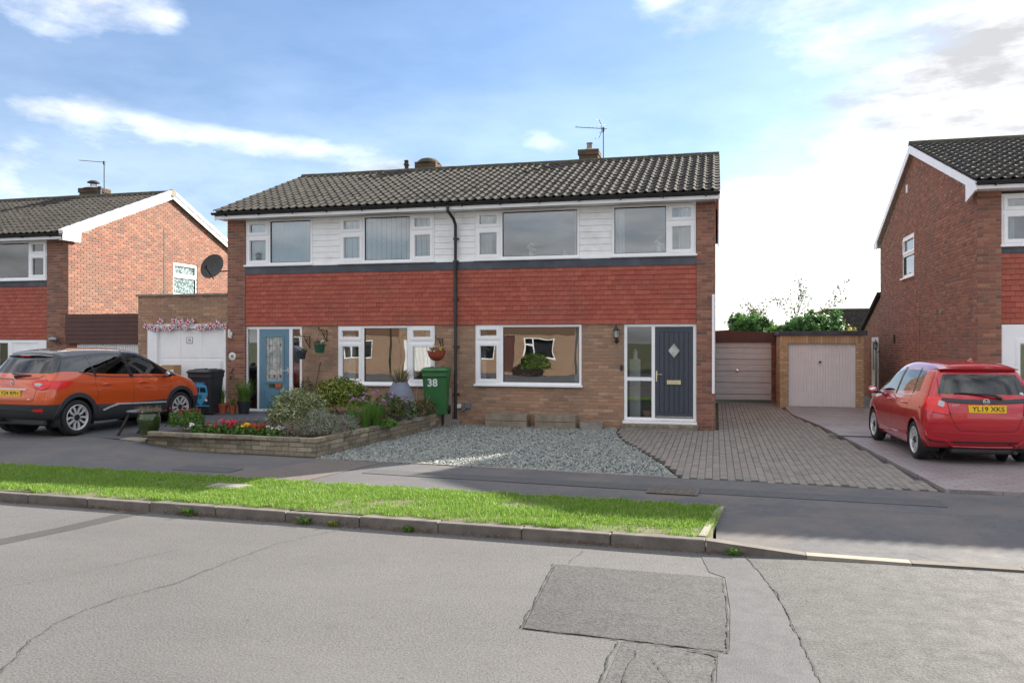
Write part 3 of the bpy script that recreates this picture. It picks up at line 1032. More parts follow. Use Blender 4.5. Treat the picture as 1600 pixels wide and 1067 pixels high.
# ------------------------------------------------------------------ building kit
def bricks(parent, O, U, length, z0, z1, holes, mat, nobj=0, top=None, L=.215, H=.065, J=.010, name='brick', label=None):
    """stretcher-bond facing; O is the wall's start on the face plane, U runs along it, the face looks to (U.y,-U.x)"""
    U = Vector((U[0], U[1], 0)).normalized()
    Mx = frame(O, U)
    rows = int((z1 - z0) / (H + J) + .5)
    full, rest = [], []
    for r in range(rows):
        z = z0 + r * (H + J)
        zc = z + H / 2
        iv = [(0, length)]
        for h in holes:
            if h[2] < zc < h[3]:
                nv = []
                for p, q in iv:
                    if h[1] <= p or h[0] >= q:
                        nv.append((p, q))
                        continue
                    if h[0] > p:
                        nv.append((p, h[0]))
                    if h[1] < q:
                        nv.append((h[1], q))
                iv = nv
        off = -(L + J) / 2 if r % 2 else 0
        k = 0
        u = off
        while u < length:
            for p, q in iv:
                a, b = max(u, p), min(u + L, q)
                if b - a < .03:
                    continue
                if top and z + H > min(top(a), top(b)):
                    continue
                (full if b - a > L - .002 else rest).append((a, b, z))
            u += L + J
    c = lambda q: (Mx @ Vector(((q[0] + q[1]) / 2, 0, q[2] + H / 2)))
    full.sort(key=lambda q: (c(q) - CAM).length)
    objs, rest = full[:nobj], rest + full[nobj:]
    d, b = .014, .004
    if objs:
        w = L / 2
        mb = MB()
        mb.add([(-w, d, 0), (w, d, 0), (w, d, H), (-w, d, H), (-w, b, 0), (w, b, 0), (w, b, H), (-w, b, H),
                (-w + b, 0, b), (w - b, 0, b), (w - b, 0, H - b), (-w + b, 0, H - b)],
               [(8, 9, 10, 11), (4, 5, 9, 8), (5, 6, 10, 9), (6, 7, 11, 10), (7, 4, 8, 11), (0, 1, 5, 4), (1, 2, 6, 5), (2, 3, 7, 6), (3, 0, 4, 7), (3, 2, 1, 0)])
        me = mb.mesh(name, mat)
        ang = math.atan2(U.y, U.x)
        for a, b_, z in objs:
            p = Mx @ Vector(((a + b_) / 2, rnd.uniform(-.0015, .0015), z))
            obj(name, me, parent, p, (0, 0, ang))
    mb = MB()
    for a, b_, z in rest:
        y = rnd.uniform(-.0015, .0015)
        mb.add([(a, y + d, z), (b_, y + d, z), (b_, y + d, z + H), (a, y + d, z + H), (a + b, y, z + b), (b_ - b, y, z + b), (b_ - b, y, z + H - b), (a + b, y, z + H - b)],
               [(4, 5, 6, 7), (0, 1, 5, 4), (1, 2, 6, 5), (2, 3, 7, 6), (3, 0, 4, 7)])
    if mb.v:
        mb.xf(Mx)
        kind(mb.build(name, mat, parent, fix=False), 'stuff')


def wallslab(parent, O, U, length, z0, z1, holes, mat, thick=.22, gable=None, name='wall', front=.008):
    mb = MB()
    mb.holes(0, length, z0, z1, holes, front, thick)
    if gable:
        mb.extr([(0, front, z1), (length, front, z1), (gable[0], front, gable[1])], (0, thick - front, 0))
    mb.xf(frame(O, U))
    return mb.build(name, mat, parent)


def window(parent, O, U, x0, x1, z0, z1, lights, gl=None, mat=None, sill=True, y=0.0, name='window', f=.05, obscure=None):
    """lights: (x0,x1,z0,z1,opens); y = how far the frame sits behind the wall face"""
    gl = gl or M['glass']
    mat = mat or M['upvc']
    Mx = frame(O, U)
    mb = MB()
    mb.holes(x0, x1, z0, z1, [l[:4] for l in lights], y, y + .07)
    fr = mb.xf(Mx).build(name, mat, parent)
    for a, b, c, d, op in lights:
        if op:
            s = MB()
            s.holes(a - .018, b + .018, c - .018, d + .018, [(a + .045, b - .045, c + .045, d - .045)], y - .018, y + .045)
            s.xf(Mx).build('sash', mat, fr)
            a, b, c, d = a + .045, b - .045, c + .045, d - .045
        s = MB()
        s.holes(a - .002, b + .002, c - .002, d + .002, [(a + .012, b - .012, c + .012, d - .012)], y + .012, y + .03)
        s.xf(Mx).build('glazing_bead', M['black_plastic'] if not op else mat, fr)
        s = MB()
        s.box(a, b, y + .034, y + .040, c, d)
        s.xf(Mx).build('pane', obscure or gl, fr)
    if sill:
        s = MB()
        s.bev(x0 - .03, x1 + .03, y - .075, y + .06, z0 - .04, z0 + .006, .006)
        s.xf(Mx).build('sill', mat, fr)
    return fr


def curtain(parent, O, U, x0, x1, z0, z1, y, mat=None, folds=9, amp=.03, name='curtain'):
    mb = MB()
    n = folds * 6
    vs = []
    for i in range(n + 1):
        t = i / n
        yy = y + amp * math.sin(t * folds * 6.283) + .01 * math.sin(t * 31)
        vs += [(x0 + (x1 - x0) * t, yy, z0), (x0 + (x1 - x0) * t, yy * .9 + y * .1, z1)]
    mb.add(vs, [(2 * i, 2 * i + 2, 2 * i + 3, 2 * i + 1) for i in range(n)])
    mb.xf(frame(O, U))
    return mb.build(name, mat or M['curtain'], parent, smooth=True, fix=False)


def blind(parent, O, U, x0, x1, z0, z1, y, step=.089, turn=.9):
    mb = MB()
    x = x0 + step / 2
    c, s = math.cos(turn), math.sin(turn)
    while x < x1:
        w = .058
        mb.add([(x - w * c, y - w * s, z0), (x + w * c, y + w * s, z0), (x + w * c, y + w * s, z1), (x - w * c, y - w * s, z1)], [(0, 1, 2, 3)])
        x += step
    mb.xf(frame(O, U))
    return mb.build('blind', M['blind'], parent, fix=False)


def room(parent, x0, x1, y0, y1, z0, z1, mat=None):
    mb = MB()
    v = [(x, y, z) for z in (z0, z1) for y in (y0, y1) for x in (x0, x1)]
    mb.add(v, [(0, 1, 3, 2), (4, 6, 7, 5), (2, 3, 7, 6), (0, 2, 6, 4), (1, 5, 7, 3)])
    return mb.build('interior', mat or M['room'], parent, fix=False)


def tile_mesh(w, L, mat):
    """one pantile: roll at the side, shallow pan, thick nose"""
    prof = [(0, .0), (.016, .024), (.045, .036), (.074, .024), (.09, .004), (w * .75, -.002), (w + .006, .004)]
    mb = MB()
    vs = []
    for x, z in prof:
        vs += [(x, 0, z + .024), (x, L, z + .0), (x, 0, z - .002)]
    fs = []
    for i in range(len(prof) - 1):
        a, b = 3 * i, 3 * i + 3
        fs += [(a, b, b + 1, a + 1), (a + 2, b + 2, b, a)]
    mb.add(vs, fs)
    return mb.mesh('roof_tile', mat, fix=False)


def roof(parent, x0, x1, ye, ze, yr, zr, nobj, back=None, mat=None, tw=.2):
    """front slope of tiles from eave (ye,ze) to ridge; plain slab behind"""
    mat = mat or M['tile_roof']
    ang = math.atan2(zr - ze, yr - ye)
    L = math.hypot(zr - ze, yr - ye)
    rows = max(2, round(L / .35))
    e = L / rows
    cols = max(2, round((x1 - x0) / tw))
    w = (x1 - x0) / cols
    me = tile_mesh(w, e + .06, mat)
    P = []
    for r in range(rows):
        for c in range(cols):
            P.append((x0 + c * w, ye + math.cos(ang) * r * e, ze + math.sin(ang) * r * e))
    P.sort(key=lambda p: (Vector(p) - CAM).length)
    yb = back if back else yr + (yr - ye)
    t = .10
    mb = MB()
    mb.extr([(x0 + .03, ye + .02, ze - .012), (x0 + .03, yr, zr - .012), (x0 + .03, yb, ze - .0), (x0 + .03, yb, ze - t), (x0 + .03, yr, zr - t - .03), (x0 + .03, ye + .02, ze - t)], (x1 - x0 - .06, 0, 0))
    rf = mb.build('roof', M['tile_roof'], parent)
    for p in P[:nobj]:
        obj('roof_tile', me, rf, (p[0], p[1], p[2] + rnd.uniform(-.003, .004)), (ang + rnd.uniform(-.008, .008), rnd.uniform(-.012, .012), 0))
    mb = MB()
    src_v = [v.co.copy() for v in me.vertices]
    src_f = [tuple(q.vertices) for q in me.polygons]
    for p in P[nobj:]:
        mt = Matrix.Translation((p[0], p[1], p[2] + rnd.uniform(-.003, .004))) @ Matrix.Rotation(ang + rnd.uniform(-.008, .008), 4, 'X')
        mb.add([mt @ v for v in src_v], src_f)
    if mb.v:
        kind(mb.build('roof_tile', mat, rf, fix=False), 'stuff')
    # ridge tiles
    n = round((x1 - x0) / .45)
    lw = (x1 - x0) / n
    rm = MB()
    prof = [(-.125, -.055), (-.10, .012), (-.05, .05), (0, .062), (.05, .05), (.10, .012), (.125, -.055)]
    k = len(prof)
    rm.add([(x, y, z) for x in (-lw / 2 + .003, lw / 2 - .003) for y, z in prof], [(i, i + 1, k + i + 1, k + i) for i in range(k - 1)] + [tuple(range(k)), tuple(range(k, 2 * k))])
    rme = rm.mesh('ridge_tile', M['tile_ridge'])
    for i in range(n):
        obj('ridge_tile', rme, rf, (x0 + lw * (i + .5), yr, zr + .02 + rnd.uniform(-.003, .003)), (0, rnd.uniform(-.01, .01), 0))
    return rf


def eaves(parent, x0, x1, ye, ze, ywall, ends=(True, True), brackets=.9, zs=None):
    """white fascia and soffit with a black half-round gutter"""
    zs = zs or ze - .165
    mb = MB()
    mb.box(x0, x1, ye + .06, ye + .085, zs - .012, ze - .02)
    mb.box(x0, x1, ye + .085, ywall + .1, zs, zs + .012)
    mb.build('fascia', M['upvc'], parent)
    g = MB()
    n = 8
    pr = [(ye + .0 + .058 * math.cos(math.pi * (1 + i / n)), ze - .03 + .058 * math.sin(math.pi * (1 + i / n))) for i in range(n + 1)]
    pi_ = [(ye + .0 + .050 * math.cos(math.pi * (2 - i / n)), ze - .03 + .050 * math.sin(math.pi * (2 - i / n))) for i in range(n + 1)]
    poly = pr + pi_
    g.extr([(x0 - .04, y, z) for y, z in poly], (x1 - x0 + .08, 0, 0))
    gt = g.build('gutter', M['black_plastic'], parent, smooth=True)
    x = x0 + .3
    while x < x1 and brackets:
        b = MB()
        b.box(x, x + .03, ye - .066, ye + .058, ze - .105, ze - .085)
        b.box(x, x + .03, ye + .045, ye + .06, ze - .12, ze - .03)
        b.build('gutter_bracket', M['black_plastic'], gt)
        x += brackets
    return gt


def boards(parent, x0, x1, z0, z1, y, h=.15, mat=None):
    n = max(1, round((z1 - z0) / h))
    hh = (z1 - z0) / n
    for i in range(n):
        a = z0 + i * hh
        mb = MB()
        mb.add([(x0, y - .012, a + .005), (x1, y - .012, a + .005), (x1, y - .009, a + hh - .007), (x0, y - .009, a + hh - .007), (x0, y + .004, a + hh), (x1, y + .004, a + hh), (x0, y + .01, a), (x1, y + .01, a)],
               [(0, 1, 2, 3), (3, 2, 5, 4), (6, 7, 1, 0), (6, 0, 3, 4), (7, 5, 2, 1)])
        mb.build('board', mat or M['board'], parent)


def hung_tiles(parent, x0, x1, z0, z1, y, nobj, w=.167, h=.105):
    rows = round((z1 - z0) / h)
    h = (z1 - z0) / rows
    mb = MB()
    mb.box(x0, x1, y + .012, y + .03, z0, z1)
    bk = mb.build('tile_batten', M['mortar_grey'], parent)
    a = w / 2 - .0018
    m1 = MB()
    m1.add([(-a, -.024, 0), (a, -.024, 0), (a, -.008, 0), (-a, -.008, 0), (-a, -.004, h + .03), (a, -.004, h + .03), (-a, .008, h + .03), (a, .008, h + .03)],
           [(0, 1, 5, 4), (3, 2, 1, 0), (0, 4, 6, 3), (1, 2, 7, 5), (4, 5, 7, 6)])
    me = m1.mesh('wall_tile', M['tile_red'])
    P, E = [], []
    for r in range(rows):
        x = x0 - (w / 2 if r % 2 else 0)
        while x < x1 - .01:
            p, q = max(x, x0), min(x + w, x1)
            z = z0 + r * h
            if q - p > w - .004:
                P.append(((p + q) / 2, y + rnd.uniform(-.002, .002), z + rnd.uniform(-.003, .003)))
            elif q - p > .02:
                E.append((p, q, z))
            x += w
    P.sort(key=lambda p: (Vector(p) - CAM).length)
    for p in P[:nobj]:
        obj('wall_tile', me, parent, p, (rnd.uniform(-.02, .02), rnd.gauss(0, .012), rnd.uniform(-.012, .012)))
    mb = MB()
    for p in P[nobj:]:
        mb.add([(v.co.x + p[0], v.co.y + p[1], v.co.z + p[2]) for v in me.vertices], [tuple(f.vertices) for f in me.polygons])
    for p, q, z in E:
        mb.add([(p + .002, y - .024, z), (q - .002, y - .024, z), (q - .002, y - .008, z), (p + .002, y - .008, z), (p + .002, y - .004, z + h + .03), (q - .002, y - .004, z + h + .03)],
               [(0, 1, 5, 4), (3, 2, 1, 0)])
    if mb.v:
        kind(mb.build('wall_tile', M['tile_red'], parent, fix=False), 'stuff')


def door_handle(parent, x, y, z, mat, flip=1):
    mb = MB()
    mb.bev(x - .016, x + .016, y - .012, y, z - .12, z + .12, .004)
    mb.cyl((x, y, z + .04), (x, y - .05, z + .04), .009)
    mb.tube([(x, y - .05, z + .04), (x + flip * .02, y - .052, z + .04), (x + flip * .13, y - .05, z + .038)], .009, 8)
    return mb.build('handle', mat, parent, smooth=True)


def chimney(parent, x0, x1, y0, y1, z0, z1, corbel=True, pot=None, dome=False):
    mb = MB()
    mb.box(x0 + .008, x1 - .008, y0 + .008, y1 - .008, z0, z1 - (.01 if corbel else .155))
    ch = mb.build('chimney', M['mortar_grey'], parent)
    bricks(ch, (x0, y0, 0), (1, 0), x1 - x0, z0, z1 - .15, [], M['brick_dark'])
    bricks(ch, (x1, y0, 0), (0, 1), y1 - y0, z0, z1 - .15, [], M['brick_dark'])
    bricks(ch, (x0, y1, 0), (0, -1), y1 - y0, z0, z1 - .15, [], M['brick_dark'])
    if corbel:
        c = .03
        m2 = MB().box(x0 - c + .008, x1 + c - .008, y0 - c + .008, y1 + c - .008, z1 - .155, z1)
        m2.build('chimney_cap', M['mortar_grey'], parent)
        bricks(ch, (x0 - c, y0 - c, 0), (1, 0), x1 - x0 + 2 * c, z1 - .15, z1, [], M['brick_dark'])
        bricks(ch, (x1 + c, y0 - c, 0), (0, 1), y1 - y0 + 2 * c, z1 - .15, z1, [], M['brick_dark'])
    m3 = MB()
    zz = z1 - (0 if corbel else .15)
    if dome:
        vs = []
        m3.lathe([(.36, 0), (.33, .06), (.24, .13), (.1, .17), (.001, .175)], ((x0 + x1) / 2, (y0 + y1) / 2, zz - .01), 14)
        m3.build('mossy_flaunching', M['tile_ridge'], ch, smooth=True)
    else:
        m3.lathe([((x1 - x0) * .48, 0), ((x1 - x0) * .3, .05), (.001, .06)], ((x0 + x1) / 2, (y0 + y1) / 2, zz - .01), 14)
        m3.build('flaunching', M['concrete'], ch, smooth=True)
    if pot:
        m4 = MB()
        m4.lathe([(.085, 0), (.08, pot), (.092, pot + .005), (.092, pot + .03), (.06, pot + .03), (.06, .1)], ((x0 + x1) / 2, (y0 + y1) / 2, zz), 16)
        m4.build('chimney_pot', M['concrete'], ch, smooth=True)
    return ch


def aerial(x, y, z0, z1, boom, label, mat, fan=False):
    t = thing('television_aerial', label, 'aerial', (x, y, z0))
    MB().cyl((x, y, z0), (x, y, z1), .016, n=8).build('mast', mat, t, smooth=True)
    mb = MB()
    zb = z1 - .05
    mb.tube([(x + .1, y - .06, zb - .02), (x, y - .06, zb), (x - boom, y - .06, zb + boom * .12)], .009, 6)
    b = mb.build('boom', mat, t)
    k = int(boom / .1)
    for i in range(k):
        px = x - boom * (i + .5) / k
        l = .10 if i else .12
        m = MB().cyl((px, y - .06 - l, zb + (x - px) * .12 + .012), (px, y - .06 + l, zb + (x - px) * .12 + .012), .005, n=5)
        m.build('element', mat, b)
    if fan:
        m = MB()
        m.tube([(x - .12, y - .06, zb + .26), (x - .05, y - .06, zb + .1), (x - .05, y - .06, zb - .1), (x - .12, y - .06, zb - .26)], .008, 6)
        for zz in (.26, .1, -.1, -.26):
            xx = x - (.12 if abs(zz) > .2 else .05)
            m.tube([(xx - .08, y - .26, zb + zz - .05), (xx, y - .06, zb + zz), (xx + .08, y + .14, zb + zz + .05)], .007, 5)
        m.build('reflector', mat, t)
    m = MB()
    m.tube([(x, y, z0 + .12), (x + .12, y + .02, z0 + .12)], .012, 6)
    m.bev(x - .03, x + .03, y - .03, y + .03, z1 - .12, z1, .006)
    m.build('clamp', mat, t)
    return t


def lantern(name, label, x, y, z, U=(1, 0), s=1.0):
    """carriage lantern on a wall bracket"""
    Mx = frame((x, y, z), U)
    t = thing(name, label, 'wall lantern', (x, y, z))
    m = MB()
    m.lathe([(.05, -.008), (.045, -.02), (.02, -.03)], (0, 0, -.1), 14, axis='y')
    m.tube([(0, 0, -.1), (0, -.06, -.13), (0, -.105, -.10), (0, -.11, -.04)], .010, 8)
    m.xf(Mx).build('bracket', M['black_metal'], t, smooth=True)
    m = MB()
    m.lathe([(.03, -.05), (.055, -.03), (.06, -.02)], (0, -.11, 0), 6)
    m.lathe([(.075, .125), (.06, .15), (.02, .2), (.012, .23), (.018, .245), (.001, .26)], (0, -.11, 0), 6)
    for i in range(6):
        a = math.pi * 2 * i / 6
        m.tube([(.055 * math.cos(a), -.11 + .055 * math.sin(a), -.025), (.07 * math.cos(a), -.11 + .07 * math.sin(a), .13)], .005, 4)
    m.xf(Mx).build('lantern_frame', M['black_metal'], t)
    m = MB()
    m.lathe([(.05, -.02), (.064, .125)], (0, -.11, 0), 6)
    m.xf(Mx).build('lantern_glass', M['glass_lead'], t)
    return t
# ------------------------------------------------------------------ the pair of houses
YF = 18.0
EX, RX = (1, 0), (0, 1)
ZE, YE, YR, ZRG = 5.10, 17.62, 22.1, 6.84
BAND = (3.585, 3.765)
HP = 'semi-detached houses of the pair'
HA = thing('semi_detached_house', 'brick and red tile-hung house with the blue leaded front door and vertical blinds', 'house', (-8.9, 18, 0), group=HP)
HB = thing('semi_detached_house', 'brick and red tile-hung house with the dark grey front door beside the gravel', 'house', (-3, 18, 0), group=HP)
XM = -5.92
O0 = (0, YF + .05, 0)
for H, xa, xb, doors, wins, pier, gable_x in (
        (HA, -11.37, XM, (-11.387, -9.841, .17, 2.285), (-8.869, -6.405, .90, 2.29), (-11.87, -11.37), -11.87),
        (HB, XM, -.416, (-1.973, -.416, .17, 2.3), (-5.405, -2.928, .93, 2.30), (-.416, -.03), -.03)):
    holes = [(a - xa, b - xa, c, d) for a, b, c, d in (doors, wins)]
    O = (xa, YF + .05, 0)
    wallslab(H, O, EX, xb - xa, -.1, 2.33, holes, M['mortar'], .25)
    bricks(H, O, EX, xb - xa, -.03, 2.32, holes, M['brick_front'], 240)
    # pier
    MB().box(pier[0] + .008, pier[1] - .008, YF + .008, YF + .30, -.1, 4.94).build('pier', M['mortar'], H)
    bricks(H, (pier[0], YF, 0), EX, pier[1] - pier[0], -.03, 4.94, [], M['brick_red'], 60)
    bricks(H, (pier[1], YF, 0), (0, 1), .1, -.03, 4.94, [], M['brick_red'])
    hung_tiles(H, xa, xb, 2.31, BAND[0] + .02, YF + .035, 300)
    MB().box(xa, xb, YF + .004, YF + .06, BAND[0], BAND[1]).build('lead_band', M['lead'], H)
    MB().box(xa, xb, YF + .07, YF + .25, 2.33, 3.80).build('wall', M['mortar'], H)
# gable and party walls
for H, x, t in ((HA, -11.87, .25), (HB, -.03, -.25)):
    m = MB()
    m.extr([(x, YF + .3, -.1), (x, 26.2, -.1), (x, 26.2, 4.95), (x, YR, 6.7), (x, YF + .3, 5.0)], (t, 0, 0))
    m.build('gable_wall', M['mortar'], H)
gz = lambda u: 4.95 + (6.72 - 4.95) * min(1, max(0, 1 - abs(u - (YR - YF)) / (YR - YF)))
bricks(HB, (-.022, YF, 0), (0, 1), 8.2, -.03, 6.75, [], M['brick_red'], 0, gz)
MB().extr([(XM - .06, YF + .3, 0), (XM - .06, 26, 0), (XM - .06, 26, 4.8), (XM - .06, YR, 6.5), (XM - .06, YF + .3, 4.85)], (.12, 0, 0)).build('party_wall', M['room'], HB)
MB().box(-11.8, XM - .07, 26.0, 26.2, -.1, 4.95).build('rear_wall', M['mortar'], HA)
MB().box(XM + .07, -.1, 26.0, 26.2, -.1, 4.95).build('rear_wall', M['mortar'], HB)
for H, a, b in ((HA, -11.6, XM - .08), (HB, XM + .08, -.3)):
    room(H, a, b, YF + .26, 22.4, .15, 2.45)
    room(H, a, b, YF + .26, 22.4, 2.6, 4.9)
# upper windows and boarded panels
OW = (0, YF + .03, 0)
SZ = 4.52
wU = {}
wU['a1'] = window(HA, OW, EX, -11.365, -9.549, 3.81, 4.925, [(-11.30, -10.76, 3.87, 4.47, 1), (-11.30, -10.76, 4.57, 4.87, 1), (-10.69, -9.60, 3.86, 4.88, 0)], M['glass_up'])
wU['a2'] = window(HA, OW, EX, -8.819, -6.405, 3.81, 4.925, [(-8.76, -8.25, 3.87, 4.47, 1), (-8.76, -8.25, 4.57, 4.87, 1), (-8.17, -7.02, 3.86, 4.88, 0), (-6.94, -6.46, 3.87, 4.47, 1), (-6.94, -6.46, 4.57, 4.87, 1)], M['glass_up'])
wU['b1'] = window(HB, OW, EX, -5.405, -2.971, 3.81, 4.925, [(-5.35, -4.84, 3.87, 4.47, 1), (-5.35, -4.84, 4.57, 4.87, 1), (-4.755, -3.02, 3.86, 4.88, 0)], M['glass_up'])
wU['b2'] = window(HB, OW, EX, -2.241, -.425, 3.81, 4.925, [(-2.19, -1.06, 3.86, 4.88, 0), (-.98, -.48, 3.87, 4.47, 1), (-.98, -.48, 4.57, 4.87, 1)], M['glass_up'])
for H, a, b in ((HA, -9.545, -8.823), (HA, -6.40, XM - .004), (HB, XM + .004, -5.41), (HB, -2.967, -2.245)):
    boards(H, a, b, 3.80, 4.93, YF + .045, .142)
for H, a, b in ((HA, -11.37, XM), (HB, XM, -.416)):
    MB().box(a, b, YF - .01, YF + .09, 3.766, 3.80).build('cill_strip', M['upvc'], H)
# curtains, blinds and ornaments behind the glass
curtain(wU['a1'], O0, EX, -11.3, -9.6, 3.85, 4.9, .09, M['curtain'], 16, .012)
blind(wU['a2'], O0, EX, -8.8, -6.4, 3.86, 4.9, .11, .127, 1.0)
for w, a, b in (('b1', -5.36, -5.05), ('b1', -3.12, -2.98), ('b2', -2.2, -1.98), ('b2', -.8, -.46)):
    curtain(wU[w], O0, EX, a, b, 3.83, 4.92, .22, M['curtain'], 4, .03)


def vase(x, y, z, h, flowers, label):
    t = thing('vase' if flowers else 'ornament', label, 'vase' if flowers else 'ornament', (x, y, z))
    m = MB()
    m.lathe([(.045, 0), (.06, .02), (.05, h * .45), (.058, h * .5)], (x, y, z), 12)
    m.build('vase_body', M['china'], t, smooth=True)
    m = MB()
    for i in range(9 if flowers else 1):
        a = i * 2.4
        r = .1 * (i / 9) ** .5
        p = (x + r * math.cos(a), y + r * math.sin(a), z + h * (.75 + .2 * math.cos(i * 2)))
        m.tube([(x, y, z + h * .4), p], .004, 4)
        m.sphere(p, .034 if flowers else .02, 6, 4)
    m.build('bloom', M['china'], t)
    return t


vase(-4.13, YF + .25, 3.83, .34, True, 'white vase of white flowers behind the broad pane of the upper window')
vase(-1.23, YF + .25, 3.83, .40, True, 'white vase of white flowers on the sill of the upper window beside the brick pier')
vase(-3.35, YF + .25, 3.83, .15, False, 'small white ornament on the sill of the broad upper window')
m = MB()
for i in range(5):
    a = -.8 + i * .4
    m.tube([(-11.03 + .07 * math.sin(a), YF + .045, 3.98), (-11.03 + .11 * math.sin(a), YF + .045, 4.06 + .03 * math.cos(a)), (-11.03 + .05 * math.sin(a), YF + .045, 4.11)], .006, 5)
m.box(-11.10, -10.96, YF + .04, YF + .05, 3.955, 3.985)
m.tube([(-11.03, YF + .045, 4.11), (-11.03, YF + .045, 4.15)], .006, 5)
m.build('crown_sticker', plain('grey_vinyl', srgb(90, 94, 100), .5), wU['a1'])
for w_, xc in (('b1', -5.095), ('b2', -.73)):
    m = MB()
    m.tube([(xc - .1, YF + .1, 4.44), (xc - .06, YF + .1, 4.34), (xc, YF + .1, 4.27), (xc + .06, YF + .1, 4.34), (xc + .1, YF + .1, 4.44)], .007, 5)
    m.tube([(xc, YF + .1, 4.27), (xc, YF + .1, 4.22)], .01, 5)
    m.build('hanging_heart', M['china'], wU[w_])
# ground-floor windows
wa = window(HA, O0, EX, -8.869, -6.405, .90, 2.29, [(-8.81, -8.28, .97, 1.85, 1), (-8.81, -8.28, 1.97, 2.23, 1), (-8.19, -7.09, .96, 2.24, 0), (-6.99, -6.46, .97, 1.85, 1), (-6.99, -6.46, 1.97, 2.23, 1)])
wb = window(HB, O0, EX, -5.405, -2.928, .93, 2.30, [(-5.345, -4.85, 1.0, 1.87, 1), (-5.345, -4.85, 1.99, 2.24, 1), (-4.745, -2.98, .99, 2.25, 0)])
curtain(wa, O0, EX, -8.85, -8.5, .98, 2.25, .2, None, 4)
curtain(wa, O0, EX, -6.7, -6.42, .98, 2.25, .2, None, 4)
curtain(wb, O0, EX, -5.38, -5.2, 1.0, 2.25, .2, None, 3)
curtain(wb, O0, EX, -3.12, -2.95, 1.0, 2.25, .2, None, 3)
m = MB()
m.tube([(-5.2, YF + .13, 1.86), (-5.15, YF + .13, 1.76), (-5.097, YF + .13, 1.70), (-5.045, YF + .13, 1.76), (-4.99, YF + .13, 1.86)], .007, 5)
m.build('hanging_heart', M['china'], wb)

# front door of the grey-door house
O = (0, YF + .06, 0)
m = MB()
m.holes(-1.973, -.416, .17, 2.30, [(-1.91, -1.375, .25, 1.055), (-1.91, -1.375, 1.135, 2.245), (-1.303, -.483, .245, 2.245)], 0, .07)
m.xf(frame(O, EX))
dfr = m.build('door_frame', M['upvc'], HB)
for a, b in ((.25, 1.055), (1.135, 2.245)):
    MB().box(-1.91, -1.375, YF + .09, YF + .096, a, b).build('sidelight_pane', M['glass_side'], dfr)
MB().bev(-2.0, -.40, YF - .06, YF + .1, .12, .175, .006).build('threshold', M['upvc'], dfr)
m = MB()
m.holes(-1.303, -.483, .245, 2.245, [(-1.21, -.576, .36, 2.13)], YF + .062, YF + .10)
x = -1.21
for i in range(6):
    m.bev(x + .003, x + .1027, YF + .067, YF + .10, .36, 2.13, .005)
    x += .1057
m.box(-1.21, -.576, YF + .09, YF + .1, .36, 2.13)
dr = m.build('door', M['door_grey'], HB)
c = (-.893, 1.72)
dm = lambda s, y: [(c[0] - .135 * s, y, c[1]), (c[0], y, c[1] - .175 * s), (c[0] + .135 * s, y, c[1]), (c[0], y, c[1] + .175 * s)]
m = MB()
o_, i_ = dm(1.18, YF + .052), dm(.9, YF + .05)
m.add(o_ + i_ + [(p[0], YF + .075, p[2]) for p in o_], [(k, (k + 1) % 4, 4 + (k + 1) % 4, 4 + k) for k in range(4)] + [(k, 8 + k, 8 + (k + 1) % 4, (k + 1) % 4) for k in range(4)])
m.build('diamond_moulding', M['door_grey'], dr)
m = MB()
m.extr(dm(.92, YF + .056), (0, .008, 0))
m.build('diamond_pane', M['glass_lead'], dr)
m = MB()
m.holes(-1.045, -.745, .985, 1.075, [(-1.02, -.77, 1.01, 1.05)], YF + .045, YF + .064)
m.box(-1.02, -.77, YF + .052, YF + .06, 1.012, 1.048)
m.build('letterbox', M['brass'], dr)
door_handle(dr, -1.268, YF + .062, 1.16, M['brass'], 1)
MB().box(-1.29, -.496, YF + .04, YF + .066, .262, .29).build('weather_bar', M['chrome'], dr)
# hall seen through the side light
m = MB()
m.box(-1.9, -1.66, YF + .5, YF + .9, .2, 1.52)
m.build('hall_cupboard', M['roomw'], HB)
t = thing('lantern_ornament', 'white lantern ornament on the cupboard behind the side light', 'ornament', (-1.78, YF + .6, 1.52))
m = MB()
m.lathe([(.07, 0), (.07, .02), (.055, .03), (.055, .15), (.065, .16), (.02, .2), (.015, .23)], (-1.78, YF + .6, 1.52), 8)
m.build('lantern_body', M['china'], t)
t = thing('basket_pot', 'wicker pot on the hall floor behind the side light', 'pot', (-1.48, YF + .5, .16))
m = MB()
m.lathe([(.09, 0), (.13, .1), (.12, .2), (.1, .21), (.1, .1)], (-1.48, YF + .5, .16), 14)
m.build('pot_body', M['card'], t, smooth=True)
# half-round step, brick on edge
m = MB()
arc = [(-2.02, YF + .05)] + [(-1.195 - .82 * math.cos(math.pi * i / 20), YF - .02 - .42 * math.sin(math.pi * i / 20)) for i in range(21)] + [(-.37, YF + .05)]
m.extr([(x, y, -.03) for x, y in arc], (0, 0, .12))
st = m.build('door_step', M['concrete'], HB)
m0 = MB()
for i in range(24):
    a0 = math.pi * (i + .04) / 24
    a1 = math.pi * (i + .96) / 24
    f_ = lambda a, r, z: (-1.195 - (.82 + r) * math.cos(a), YF - .02 - (.42 + r) * math.sin(a), z)
    m0 = MB()
    m0.add([f_(a0, .012, .07), f_(a1, .012, .07), f_(a1, -.2, .07), f_(a0, -.2, .07), f_(a0, .012, .125), f_(a1, .012, .125), f_(a1, -.2, .13), f_(a0, -.2, .13)],
           [(0, 1, 2, 3), (4, 5, 6, 7), (0, 1, 5, 4), (1, 2, 6, 5), (2, 3, 7, 6), (3, 0, 4, 7)])
    m0.build('step_brick', M['garden_stone'], st)
m = MB()
m.extr([(-1.195 - .64 * math.cos(math.pi * i / 16), YF - .02 - .24 * math.sin(math.pi * i / 16), .08) for i in range(17)], (0, 0, .05))
m.build('step_tread', M['concrete'], st)

